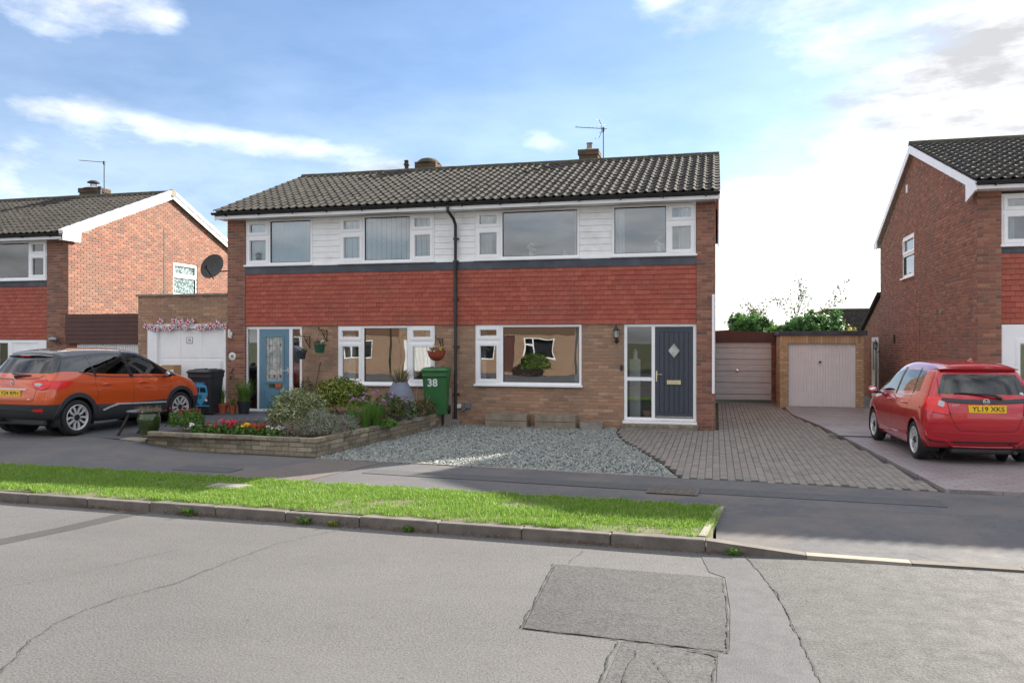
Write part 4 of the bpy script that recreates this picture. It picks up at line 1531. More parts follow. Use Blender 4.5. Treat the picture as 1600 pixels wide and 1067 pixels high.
# front door of the blue-door house
m = MB()
m.holes(-11.387, -9.841, .17, 2.285, [(-11.33, -11.07, .25, 2.225), (-11.013, -10.187, .25, 2.225), (-10.10, -9.90, .25, 2.225)], 0, .07)
m.xf(frame(O, EX))
dfa = m.build('door_frame', M['upvc'], HA)
for a, b in ((-11.33, -11.07), (-10.10, -9.90)):
    MB().box(a, b, YF + .09, YF + .096, .25, 2.225).build('sidelight_pane', M['glass_up'], dfa)
MB().bev(-11.41, -9.82, YF - .03, YF + .1, .13, .175, .006).build('threshold', M['upvc'], dfa)
m = MB()
m.holes(-11.013, -10.187, .25, 2.225, [(-10.86, -10.33, .90, 2.07)], YF + .062, YF + .10)
m.holes(-10.87, -10.32, .89, 2.08, [(-10.82, -10.37, .94, 2.03)], YF + .05, YF + .075)
m.bev(-10.86, -10.34, YF + .054, YF + .07, .36, .74, .012)
da = m.build('door', M['door_teal'], HA)
MB().box(-10.82, -10.37, YF + .072, YF + .08, .94, 2.03).build('leaded_pane', M['glass_lead'], da)
m = MB()
yy = YF + .069
for p in ([(-10.74, .94), (-10.74, 2.03)], [(-10.66, 1.35), (-10.66, 2.03)], [(-10.53, .94), (-10.53, 2.03)], [(-10.45, .94), (-10.45, 2.03)], [(-10.82, 1.82), (-10.37, 1.82)], [(-10.82, 1.10), (-10.37, 1.10)], [(-10.74, 1.62), (-10.37, 1.82)], [(-10.82, 1.53), (-10.45, 1.72)], [(-10.82, 1.02), (-10.37, 1.02)]):
    m.tube([(a, yy, b) for a, b in p], .0055, 5)
for r in (.16, .215):
    m.tube([(-10.575 + r * math.cos(q), yy, 1.45 + r * math.sin(q)) for q in [math.pi * (.62 + i / 14) for i in range(24)]], .006, 5)
m.build('lead_came', M['alu'], da)
m = MB()
for x, z in ((-10.74, 1.82), (-10.44, 1.84), (-10.74, 1.06), (-10.43, 1.06), (-10.6, 1.06)):
    m.extr([(x - .028, yy, z), (x, yy, z - .045), (x + .028, yy, z), (x, yy, z + .045)], (0, .003, 0))
m.build('diamond_inset', plain('dark_red_glass', srgb(96, 60, 62), .2), da)
m = MB()
m.holes(-10.74, -10.50, .79, .87, [(-10.72, -10.52, .81, .85)], YF + .045, YF + .064)
m.box(-10.72, -10.52, YF + .05, YF + .06, .812, .848)
m.build('letterbox', M['chrome'], da)
MB().bev(-10.56, -10.39, YF + .03, YF + .046, .77, .88, .003).build('leaflet', plain('leaflet_orange', srgb(176, 92, 66), .7), da)
door_handle(da, -10.222, YF + .062, 1.16, M['chrome'], -1)

# roofs, eaves, chimneys
for H, a, b, ends in ((HA, -12.02, XM, (1, 0)), (HB, XM, .08, (0, 1))):
    roof(H, a, b, YE, ZE, YR, ZRG, 300, 26.5)
    eaves(H, a + (.04 if ends[0] else 0), b - (.04 if ends[1] else 0), YE - .04, ZE, YF)
for x, H, s in ((-12.0, HA, -1), (.075, HB, 1)):
    m = MB()
    xx = x if s < 0 else x - .03
    m.extr([(xx, YE + .03, ZE - .2), (xx, YE + .03, ZE - .03), (xx, YR, ZRG - .03), (xx, 26.4, ZE - .03), (xx, 26.4, ZE - .2), (xx, YR, ZRG - .2)], (.03, 0, 0))
    m.build('bargeboard', M['upvc'], H)
MB().extr([(.0, YE + .05, 4.93), (.0, YF + .25, 4.80), (.0, YF + .25, 5.06), (.0, YE + .05, 5.03)], (.04, 0, 0)).build('eave_box_end', plain('faded_trim', srgb(176, 128, 112), .6), HB)
chimney(HA, -8.55, -7.9, 22.35, 22.9, 6.5, 7.30, False, None, True)
m = MB()
m.lathe([(.06, 0), (.06, .3), (.085, .31), (.085, .36), (.06, .38), (.07, .42), (.07, .46)], (-8.78, 22.3, 6.75), 12)
m.build('flue_pipe', M['black_metal'], HA, smooth=True)
chimney(HB, -3.70, -3.17, 22.35, 22.85, 6.5, 7.24, True, .2)
aerial(-3.02, 22.4, 6.82, 7.83, .78, 'grey television aerial beside the corbelled chimney with a single pot', M['aerial'], True)
# rainwater downpipe between the pair
m = MB()
xp = -5.9
m.tube([(xp - .03, YE - .03, ZE - .08), (xp - .03, YE - .03, ZE - .2), (xp + .03, YE + .22, ZE - .36), (xp + .04, YF - .05, ZE - .48), (xp + .04, YF - .05, 3.0), (xp + .04, YF - .04, .1)], .036, 12)
dp = m.build('downpipe', M['black_plastic'], HB, smooth=True)
for z in (4.3, 3.78, 2.9, 1.8, .7):
    m = MB()
    m.lathe([(.042, -.03), (.044, 0), (.042, .03)], (xp + .04, YF - .045, z), 12)
    m.box(xp - .03, xp + .11, YF - .03, YF + .05, z - .015, z + .015)
    m.build('pipe_clip', M['black_plastic'], dp)
MB().bev(xp - .08, xp + .17, YF - .2, YF + .02, -.02, .12, .01).build('gully_surround', M['concrete'], HB)
m = MB()
m.bev(-.088, -.03, YF - .04, YF - .002, .80, 2.93, .006)
m.build('white_conduit', M['upvc'], HB)
MB().bev(-2.06, -2.0, YF + .02, YF + .05, 1.28, 1.40, .006).build('doorbell', M['black_plastic'], HB)
for i, (x, z, w, h, mt) in enumerate(((-5.8, .42, .10, .09, 'upvc'), (-5.69, .36, .09, .1, 'alu'), (-5.58, .44, .13, .13, 'pot_grey'))):
    MB().bev(x - w / 2, x + w / 2, YF - .02, YF + .06, z - h / 2, z + h / 2, .006).build('service_box', M[mt], HB)
lantern('wall_lantern', 'black carriage lantern on the brick beside the dark grey front door', -2.14, YF + .05, 2.03)

# attached garage of the blue-door house
GA = thing('attached_garage', 'flat-roofed brick garage with a white up-and-over door under bunting', 'garage', (-13.2, 18, ZD))
O = (-14.5, YF + .03, 0)
gw = 14.5 - 11.88
dh = (.29, 2.57, .1, 2.36)
wallslab(GA, O, EX, gw, 0, 3.08, [dh], M['mortar'], .22)
bricks(GA, O, EX, gw, .1, 3.08, [dh], M['brick_front'], 160)
MB().box(-14.49, -14.3, YF + .25, 24, 0, 3.05).build('side_wall', M['mortar'], GA)
bricks(GA, (-14.5, 24, 0), (0, -1), 5.95, .1, 3.05, [], M['brick_front'])
m = MB()
m.box(-14.54, -11.88, YF - .02, YF + .26, 3.085, 3.13)
m.build('coping', M['concrete'], GA)
MB().box(-14.5, -11.9, YF + .26, 24, 2.95, 3.0).build('flat_roof', M['lead'], GA)
m = MB()
m.holes(-14.21, -11.93, .1, 2.36, [(-13.93, -11.99, .1, 2.25)], YF + .02, YF + .12)
fr_ = m.build('door_frame', M['gar_white'], GA)
m = MB()
m.box(-13.93, -11.99, YF + .10, YF + .13, ZD + .02, 2.25)
for i in range(3):
    a = -13.90 + i * .64
    for j, (z0, z1) in enumerate(((.24, .80), (.84, 1.46), (1.50, 2.2))):
        m.bev(a, a + .62, YF + .092, YF + .11, z0, z1, .012)
gd = m.build('garage_door', M['gar_white'], GA)
MB().bev(-13.1, -12.92, YF + .082, YF + .094, 1.87, 2.03, .003).build('number_plate', M['upvc'], gd)
m = MB()
m.holes(-13.098, -12.922, 1.872, 2.028, [(-13.088, -12.932, 1.882, 2.018)], YF + .079, YF + .083)
m.build('number_border', M['decal_black'], gd)
obj('number_text', text_mesh('36', .1, 'number_text', M['decal_black']), gd, (-13.01, YF + .08, 1.95), (R(90), 0, 0))
m = MB()
m.cyl((-12.08, YF + .09, 1.0), (-12.08, YF + .03, 1.0), .012)
m.tube([(-12.08, YF + .04, 1.42), (-12.08, YF + .04, .5)], .012, 6)
m.build('handle', M['chrome'], gd)
# plaque and light on the pier
m = MB()
m.lathe([(.095, 0), (.10, -.012), (.07, -.02), (.001, -.022)], (-11.72, YF, 1.55), 20, axis='y')
pl = m.build('round_plaque', M['upvc2'], HA, smooth=True)
MB().lathe([(.045, -.02), (.04, -.026), (.001, -.027)], (-11.72, YF, 1.55), 16, axis='y').build('plaque_centre', M['concrete'], pl)
m = MB()
m.bev(-11.82, -11.77, YF - .06, YF, 2.02, 2.22, .008)
m.sphere((-11.745, YF - .05, 2.02), .03, 10, 6)
m.bev(-11.77, -11.72, YF - .04, YF, 2.06, 2.16, .006)
m.build('security_light', M['upvc2'], HA)
m = MB()
m.tube([(-11.69, YF - .01, 1.25), (-11.70, YF - .05, 1.2), (-11.73, YF - .03, 1.15), (-11.70, YF - .05, 1.1)], .014, 6)
m.tube([(-11.76, YF - .01, 1.05), (-11.76, YF - .04, 1.02), (-11.76, YF - .02, .98)], .014, 6)
m.build('wall_hook', M['black_metal'], HA)
# ------------------------------------------------------------------ neighbouring houses and garages
XL = -17.2
YL = 18.62
HL = thing('neighbour_house', 'brick house with a sunlit gable and white verge caps beyond the orange car', 'house', (-21, YL, ZD))
rl = (22.9, 6.74)
el_ = (18.28, 4.86)
hw = (23.05 - YL, 24.33 - YL, 3.45, 4.52)
wallslab(HL, (XL, YL + .01, 0), (0, 1), 8.68, 0, 4.78, [hw], M['mortar'], .25, (rl[0] - YL, 6.6), 'gable_wall')
gl_ = lambda u: min(4.80 + (u) * (1.82 / (rl[0] - YL)), 6.62 - (u - (rl[0] - YL)) * .42) if u > 0 else 4.8
hw = (23.05 - YL, 24.33 - YL, 3.45, 4.52)
bricks(HL, (XL, YL, 0), (0, 1), 8.6, .1, 6.62, [hw], M['brick_red'], 160, gl_)
window(HL, (XL, YL, 0), (0, 1), hw[0], hw[1], 3.45, 4.52, [(hw[0] + .06, hw[1] - .06, 4.1, 4.46, 1), (hw[0] + .06, hw[1] - .06, 3.51, 4.02, 0)], y=.03, obscure=M['glass_ob'])
m = MB()
m.box(XL + .003, XL + .012, 22.6, 22.615, 1, 5.6)
m.build('wall_cable', M['concrete'], HL)
# front: pier, tile hanging, windows, door
MB().box(-17.91, XL - .012, YL + .008, YL + .3, 0, 4.72).build('pier', M['mortar'], HL)
bricks(HL, (-17.92, YL, 0), EX, .72, .1, 4.72, [], M['brick_red'], 60)
MB().box(-24, -17.93, YL + .07, YL + .28, 0, 3.6).build('wall', M['mortar'], HL)
hung_tiles(HL, -22.0, -17.93, 1.98, 3.45, YL + .04, 200)
MB().box(-24, -17.93, YL + .01, YL + .08, 3.45, 3.62).build('lead_band', M['lead'], HL)
wl_ = window(HL, (0, YL + .03, 0), EX, -20.4, -17.93, 3.64, 4.72, [(-20.3, -18.55, 3.70, 4.66, 0), (-18.47, -17.99, 3.71, 4.28, 1), (-18.47, -17.99, 4.36, 4.66, 1)], M['glass_up'])
curtain(wl_, (0, YL + .05, 0), EX, -20.2, -19.1, 3.65, 4.7, .2, None, 9, .03)
MB().box(-24, -20.42, YL + .07, YL + .28, 3.6, 4.7).build('wall', M['board'], HL)
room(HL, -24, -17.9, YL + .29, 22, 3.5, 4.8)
bricks(HL, (-20.2, YL + .05, 0), EX, .45, .1, 1.97, [], M['brick_front'], 20)
m = MB()
m.holes(-19.7, -17.95, .2, 1.96, [(-19.55, -19.25, .3, 1.88), (-19.1, -18.2, .25, 1.88)], YL + .03, YL + .09)
fl = m.build('door_frame', M['upvc'], HL)
MB().box(-19.55, -19.25, YL + .06, YL + .066, .3, 1.88).build('sidelight_pane', M['glass_up'], fl)
m = MB()
m.box(-19.1, -18.2, YL + .05, YL + .09, .25, 1.88)
m.lathe([(.26, 0), (.24, -.015), (.2, -.02)], (-18.65, YL + .05, 1.45), 20, axis='y', cap=False)
m.build('door', M['upvc'], HL)
roof(HL, -25.0, XL + .12, el_[0], el_[1], rl[0], rl[1], 170, 27.6)
eaves(HL, -25.0, XL + .06, el_[0] - .04, el_[1], YL, zs=4.70)
m = MB()
for s, ya, za, yb, zb in ((1, el_[0] + .02, el_[1], rl[0], rl[1]), (-1, 27.5, el_[1], rl[0], rl[1])):
    m.extr([(XL + .09, ya, za - .19), (XL + .09, ya, za - .03), (XL + .09, yb, zb - .03), (XL + .09, yb, zb - .2)], (.025, 0, 0))
m.extr([(XL + .085, el_[0] + .02, 4.66), (XL + .085, YL + .32, 4.66), (XL + .085, YL + .34, el_[1] + .06), (XL + .085, el_[0] + .02, el_[1] - .05)], (.03, 0, 0))
m.build('bargeboard', M['upvc'], HL)
MB().box(XL - .02, XL + .09, el_[0] + .04, YL, 4.66, 4.68).build('soffit', M['upvc'], HL)
ang = math.atan2(rl[1] - el_[1], rl[0] - el_[0])
n = 12
Ls = math.hypot(rl[1] - el_[1], rl[0] - el_[0]) / n
vm = MB().bev(-.10, .05, 0, Ls - .012, -.05, .075, .012).mesh('verge_cap', M['upvc'])
for i in range(n):
    obj('verge_cap', vm, HL, (XL + .095, el_[0] + math.cos(ang) * i * Ls, el_[1] + math.sin(ang) * i * Ls), (ang + .035, 0, 0))
for i in range(n):
    obj('verge_cap', vm, HL, (XL + .095, rl[0] + math.cos(ang) * i * Ls, rl[1] - math.sin(ang) * i * Ls), (-ang, 0, 0))
m = MB()
m.lathe([(.13, -.06), (.13, .06)], (XL + .09, rl[0], rl[1] - .02), 14, axis='x')
m.build('ridge_end_cap', M['concrete'], HL)
ch = chimney(HL, -20.9, -20.1, 23.1, 23.6, 6.4, 7.1, True)
m = MB()
m.lathe([(.11, 0), (.11, .03), (.1, .04)], (-20.5, 23.3, 7.12), 14)
for i in range(6):
    a = i * 1.047
    m.tube([(-20.5 + .09 * math.cos(a), 23.3 + .09 * math.sin(a), 7.15), (-20.5 + .09 * math.cos(a), 23.3 + .09 * math.sin(a), 7.30)], .01, 5)
m.lathe([(.2, 0), (.19, .03), (.1, .08), (.001, .1)], (-20.5, 23.3, 7.29), 16)
m.build('chimney_cowl', M['rust'], ch, smooth=True)
MB().lathe([(.07, 0), (.07, .3), (.09, .31), (.09, .36), (.05, .4)], (-20.0, 23.0, 6.7), 12).build('flue_pipe', M['black_metal'], HL, smooth=True)
aerial(-20.03, 23.25, 6.7, 8.0, .95, 'long thin television aerial on the roof of the house beyond the orange car', M['aerial'])
m = MB()
m.sphere((-17.55, YL - .16, 1.98), 1, 14, 8, 0, (.15, .11, .085))
m.tube([(-17.55, YL - .1, 1.93), (-17.52, YL + .0, 1.84), (-17.5, YL + .02, 1.8)], .03, 8)
m.build('floodlight', M['alu'], HL, smooth=True)
# its garage with the brown front
GL = thing('neighbour_garage', 'garage with a deep brown fascia and white ribbed door beyond the orange car', 'garage', (-15.9, 18.6, ZD))
m = MB()
m.box(-17.18, -14.56, 18.5, 18.6, 1.86, 2.66)
for i in range(7):
    m.box(-17.18, -14.56, 18.485, 18.5, 1.87 + i * .114, 1.87 + i * .114 + .1)
m.build('fascia_board', M['gar_brown'], GL)
m = MB()
m.box(-16.9, -14.62, 18.62, 18.66, ZD, 1.86)
for i in range(32):
    x = -16.9 + i * .0712
    m.bev(x, x + .05, 18.60, 18.63, ZD + .02, 1.84, .008)
m.build('garage_door', M['gar_white'], GL)
MB().box(-17.18, -16.9, 18.6, 18.7, ZD, 1.86).build('wall', M['brick_red'], GL)
MB().box(-17.18, -14.58, 18.6, 24, 2.58, 2.64).build('flat_roof', M['lead'], GL)
MB().box(-14.62, -14.57, 18.7, 24, ZD, 2.58).build('side_wall', M['mortar'], GL)
# dish on the corner of the pair's gable wall
t = thing('satellite_dish', 'dark round mesh satellite dish at the edge of the brick pier above the garage', 'satellite dish', (-11.9, 18.3, 3.8))
m = MB()
d = Vector((-.05, -.93, .33)).normalized()
q = d.to_track_quat('Z', 'Y').to_matrix().to_4x4()
m.lathe([(.001, 0), (.12, .012), (.24, .05), (.33, .09), (.335, .085), (.24, .04), (.12, .002), (.001, -.01)], (0, 0, 0), 24, cap=False)
m.xf(Matrix.Translation((-12.40, 18.22, 3.80)) @ q)
m.build('dish', M['dish'], t, smooth=True)
m = MB()
pd = Vector((-12.40, 18.22, 3.80))
m.tube([pd + Vector((0, 0, -.3)), pd + d * .36 + Vector((0, 0, -.14))], .012, 6)
m.bev(*[v for p in zip(pd + d * .36 + Vector((-.03, -.03, -.17)), pd + d * .36 + Vector((.03, .03, -.09))) for v in p], .008)
m.tube([pd - d * .02, pd - d * .12 + Vector((0, 0, -.05)), (-11.88, 18.40, 3.72)], .018, 8)
m.bev(-11.90, -11.872, 18.33, 18.47, 3.62, 3.82, .005)
m.build('dish_arm', M['black_metal'], t)

# the house beside the red car
XRr = 4.97
YRf = 17.7
HR = thing('neighbour_house', 'brick house with a shaded gable and white bargeboards beside the red car', 'house', (8, YRf, .045))
rr = (22.9, 7.02)
er = (17.32, 5.02)
ybk = 27.4
hw = (ybk - 24.39, ybk - 22.96, 3.64, 4.77)
zg = lambda y: 4.87 + (6.86 - 4.87) * ((y - YRf) / (rr[0] - YRf) if y < rr[0] else (ybk - y) / (ybk - rr[0]))
wallslab(HR, (XRr, ybk, 0), (0, -1), ybk - YRf - .01, -.1, 4.86, [hw], M['mortar'], .22, (ybk - rr[0], 6.85), 'gable_wall')
bricks(HR, (XRr, ybk, 0), (0, -1), ybk - YRf, -.02, 6.85, [hw], M['brick_red'], 300, lambda u: zg(ybk - u))
window(HR, (XRr, ybk, 0), (0, -1), hw[0], hw[1], 3.64, 4.77, [(hw[0] + .07, hw[1] - .07, 4.30, 4.69, 1), (hw[0] + .07, hw[1] - .07, 3.72, 4.22, 0)], M['glass_up'], y=.03)
MB().box(XRr - .003, XRr + .004, 22.345, 22.36, 0, 6.6).build('movement_joint', M['black_plastic'], HR)
for y, z, w, h, mt in ((23.7, 6.0, .10, .22, 'upvc'), (20.3, 2.6, .08, .1, 'concrete_lt'), (25.3, 2.0, .16, .24, 'rust'), (22.7, 3.2, .05, .1, 'concrete_lt')):
    MB().bev(XRr - .03, XRr + .01, y - w / 2, y + w / 2, z - h / 2, z + h / 2, .005).build('wall_vent', M[mt], HR)
# front
MB().box(XRr + .01, 5.40, YRf + .008, YRf + .3, -.1, 4.87).build('pier', M['mortar'], HR)
bricks(HR, (XRr, YRf, 0), EX, .43, -.02, 4.87, [], M['brick_red'], 100)
MB().box(5.41, 11, YRf + .09, YRf + .3, -.1, 3.75).build('wall', M['mortar'], HR)
hung_tiles(HR, 5.40, 8.0, 2.27, 3.66, YRf + .05, 150)
MB().box(5.40, 11, YRf + .02, YRf + .09, 3.64, 3.76).build('lead_band', M['lead'], HR)
w_ = window(HR, (0, YRf + .04, 0), EX, 5.41, 7.6, 3.80, 4.80, [(5.47, 6.0, 3.86, 4.4, 1), (5.47, 6.0, 4.5, 4.75, 1), (6.1, 7.5, 3.85, 4.75, 0)], M['glass_up'])
curtain(w_, (0, YRf + .05, 0), EX, 5.42, 5.7, 3.82, 4.8, .2, None, 4)
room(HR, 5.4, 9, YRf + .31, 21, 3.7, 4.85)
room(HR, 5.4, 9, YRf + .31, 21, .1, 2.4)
m = MB()
m.holes(5.41, 7.4, .1, 2.25, [(5.72, 5.98, .9, 1.9), (6.35, 7.2, .2, 2.1)], YRf + .03, YRf + .1)
m.holes(5.66, 6.04, .84, 1.96, [(5.73, 5.97, .91, 1.89)], YRf + .015, YRf + .032)
fr_ = m.build('porch_door', M['upvc'], HR)
MB().box(5.72, 5.98, YRf + .06, YRf + .066, .9, 1.9).build('pane', M['glass'], fr_)
m = MB()
m.tube([(5.85, YRf + .055, .95), (5.78, YRf + .055, 1.15), (5.85, YRf + .055, 1.35), (5.92, YRf + .055, 1.15), (5.85, YRf + .055, .95)], .006, 5)
m.build('lead_came', M['alu'], fr_)
roof(HR, XRr - .13, 12.0, er[0], er[1], rr[0], rr[1], 180, ybk + .38)
eaves(HR, XRr - .1, 12, er[0] - .04, er[1], YRf, zs=4.86)
m = MB()
xb = XRr - .13
for ya, za in ((er[0] + .02, er[1]), (ybk + .34, er[1])):
    m.extr([(xb, ya, za - .2), (xb, ya, za - .03), (xb, rr[0], rr[1] - .03), (xb, rr[0], rr[1] - .24)], (.025, 0, 0))
for ya, yb in ((er[0] + .0, YRf + .28), (ybk + .36, ybk - .1)):
    sgn = 1 if yb > ya else -1
    m.extr([(xb - .004, ya, 4.84), (xb - .004, yb, 4.70 if sgn > 0 else 4.78), (xb - .004, yb, er[1] + .06), (xb - .004, ya, er[1] - .03)], (.03, 0, 0))
m.build('bargeboard', M['upvc'], HR)
m = MB()
for ya, yb in ((er[0] + .04, rr[0]), (ybk + .3, rr[0])):
    m.add([(xb + .02, ya, er[1] - .17), (XRr + .05, ya, er[1] - .17), (XRr + .05, yb, rr[1] - .17), (xb + .02, yb, rr[1] - .17)], [(0, 1, 2, 3)])
m.build('verge_soffit', M['soffit_wood'], HR, fix=False)
# lean-to at its rear
m = MB()
m.extr([(XRr + .02, ybk, 0), (XRr + .02, 30.5, 0), (XRr + .02, 30.5, 2.28), (XRr + .02, ybk, 3.34)], (.2, 0, 0))
m.build('extension_wall', M['mortar'], HR)
bricks(HR, (XRr + .012, 30.5, 0), (0, -1), 3.08, -.02, 3.3, [(1.6, 2.75, 0, 2.06)], M['brick_red'], 0, lambda u: 2.28 + u / 3.1 * 1.06)
m = MB()
m.extr([(XRr - .1, ybk, 3.36), (XRr - .1, 30.75, 2.2), (XRr - .1, 30.75, 2.3), (XRr - .1, ybk, 3.46)], (4, 0, 0))
m.build('extension_roof', M['tile_roof'], HR)
w_ = window(HR, (XRr + .012, 30.5, 0), (0, -1), 1.62, 2.72, .1, 2.05, [(1.75, 2.1, 1.0, 1.92, 0), (2.2, 2.6, .2, 1.92, 0)], obscure=M['glass_lead'], y=-.01, sill=False, name='side_door')
lantern('wall_lantern', 'black carriage lantern by the white side door past the red car', XRr, 27.55, 1.72, (0, -1), 1.0)

# garages at the end of the drives
G1 = thing('sectional_garage', 'sectional garage with a brown fascia and pale horizontal steel door', 'garage', (.5, 26.3, 0))
yg = 26.3
m = MB()
m.box(-1.1, 1.86, yg - .06, yg + .04, 1.90, 2.2)
m.build('fascia_board', M['gar_brown'], G1)
m = MB()
m.extr([(-1.2, yg - .03, 2.18), (1.9, yg - .03, 2.18), (.35, yg - .03, 2.28)], (0, 5, 0))
m.build('roof', M['gar_brown'], G1)
MB().box(1.68, 1.84, yg, yg + .2, -.02, 1.92).build('pillar', M['brick_red'], G1)
bricks(G1, (1.66, yg - .012, 0), EX, .2, 0, 1.9, [], M['brick_red'], 20)
MB().box(1.8, 1.86, yg + .2, 31, 0, 2.18).build('side_wall', M['concrete'], G1)
MB().box(-1.1, -.62, yg, yg + .2, 0, 1.9).build('pillar', M['brick_red'], G1)
m = MB()
m.box(-.62, 1.66, yg + .045, yg + .06, .1, 1.9)
gdo = m.build('garage_door', M['gar_pale'], G1)
for i in range(10):
    z = .1 + i * .18
    MB().bev(-.62, 1.66, yg + (.015 if i % 2 else .028), yg + .05, z + .004, z + .172, .012).build('door_panel', M['gar_pale'], gdo)
MB().lathe([(.02, 0), (.02, -.03), (.045, -.035), (.045, -.05), (.01, -.055)], (.63, yg + .01, 1.02), 10, axis='y').build('handle', M['chrome'], gdo)
G2 = thing('brick_garage', 'flat-roofed yellow brick garage with a white vertically ribbed door', 'garage', (2.9, 24.6, 0))
yg = 24.7
xa, xb_ = 1.79, 4.06
dh = (.24, 2.05, -.1, 1.86)
wallslab(G2, (xa, yg, 0), EX, xb_ - xa, -.05, 2.10, [dh], M['mortar'], .22)
bricks(G2, (xa, yg, 0), EX, xb_ - xa, .0, 1.86, [dh], M['brick_yellow'], 150)
m0 = MB()
for i in range(29):
    x = xa + .01 + i * .0778
    m0 = MB().bev(x, x + .066, yg - .002, yg + .012, 1.87, 2.09, .004)
    m0.build('soldier_brick', M['brick_yellow'], G2)
MB().box(xa, xa + .2, yg + .22, 30, -.05, 2.1).build('side_wall', M['mortar'], G2)
bricks(G2, (xa, 30, 0), (0, -1), 5.3, 0, 2.1, [], M['brick_yellow'])
MB().box(xb_ - .2, xb_, yg + .22, 30, -.05, 2.1).build('side_wall', M['mortar'], G2)
m = MB()
m.box(xa - .05, xb_ + .08, yg - .06, 30.1, 2.10, 2.22)
m.build('flat_roof', M['lead'], G2)
m = MB()
m.box(xa + .25, xa + 2.04, yg + .1, yg + .12, .03, 1.85)
m.holes(xa + .24, xa + 2.05, .03, 1.86, [(xa + .28, xa + 2.01, .03, 1.82)], yg + .08, yg + .12)
gdo = m.build('garage_door', M['gar_white'], G2)
for i in range(23):
    x = xa + .285 + i * .0749
    MB().bev(x + .004, x + .07, yg + .082, yg + .104, .05, 1.81, .009).build('door_rib', M['gar_white'], gdo)
m = MB()
m.lathe([(.03, 0), (.03, -.015), (.012, -.02), (.012, -.05)], (xa + 1.1, yg + .085, 1.33), 10, axis='y')
m.box(xa + 1.06, xa + 1.14, yg + .03, yg + .045, 1.315, 1.345)
m.build('handle', M['black_metal'], gdo)
# far house roof over the hedge
HF = thing('distant_house', 'low dark tiled hipped roof of a house beyond the hedge', 'house', (6, 47, 0))
m = MB()
m.box(3.6, 10.5, 45.3, 53, -.1, 2.6)
m.build('wall', M['brick_front'], HF)
m = MB()
m.add([(3.1, 45, 2.55), (11, 45, 2.55), (11, 53.5, 2.55), (3.1, 53.5, 2.55), (5.95, 48.4, 3.62), (8.2, 48.4, 3.62), (3.1, 45, 2.45), (11, 45, 2.45), (11, 53.5, 2.45), (3.1, 53.5, 2.45)],
      [(0, 1, 5, 4), (1, 2, 5), (2, 3, 4, 5), (3, 0, 4), (0, 6, 7, 1), (1, 7, 8, 2), (2, 8, 9, 3), (3, 9, 6, 0), (6, 9, 8, 7)])
rf = m.build('roof', M['tile_roof'], HF)
m = MB()
for i in range(8):
    for j in range(22):
        t0 = i / 8
        za = 2.56 + t0 * 1.06
        ya = 45 + t0 * 3.4
        xl, xr_ = 3.1 + t0 * 2.85, 11 - t0 * 2.8
        x = xl + (j + .5) / 22 * (xr_ - xl)
        m.bev(x - (xr_ - xl) / 48, x + (xr_ - xl) / 48, ya, ya + .40, za - .06, za + .10, .02)
kind(m.build('roof_tile', M['tile_roof'], rf), 'stuff')
m = MB()
for a, b in (((3.1, 45, 2.58), (5.95, 48.4, 3.66)), ((11, 45, 2.58), (8.2, 48.4, 3.66)), ((5.9, 48.4, 3.66), (8.25, 48.4, 3.66))):
    m.tube([a, b], .1, 6)
m.build('ridge_tile', M['tile_ridge'], rf)

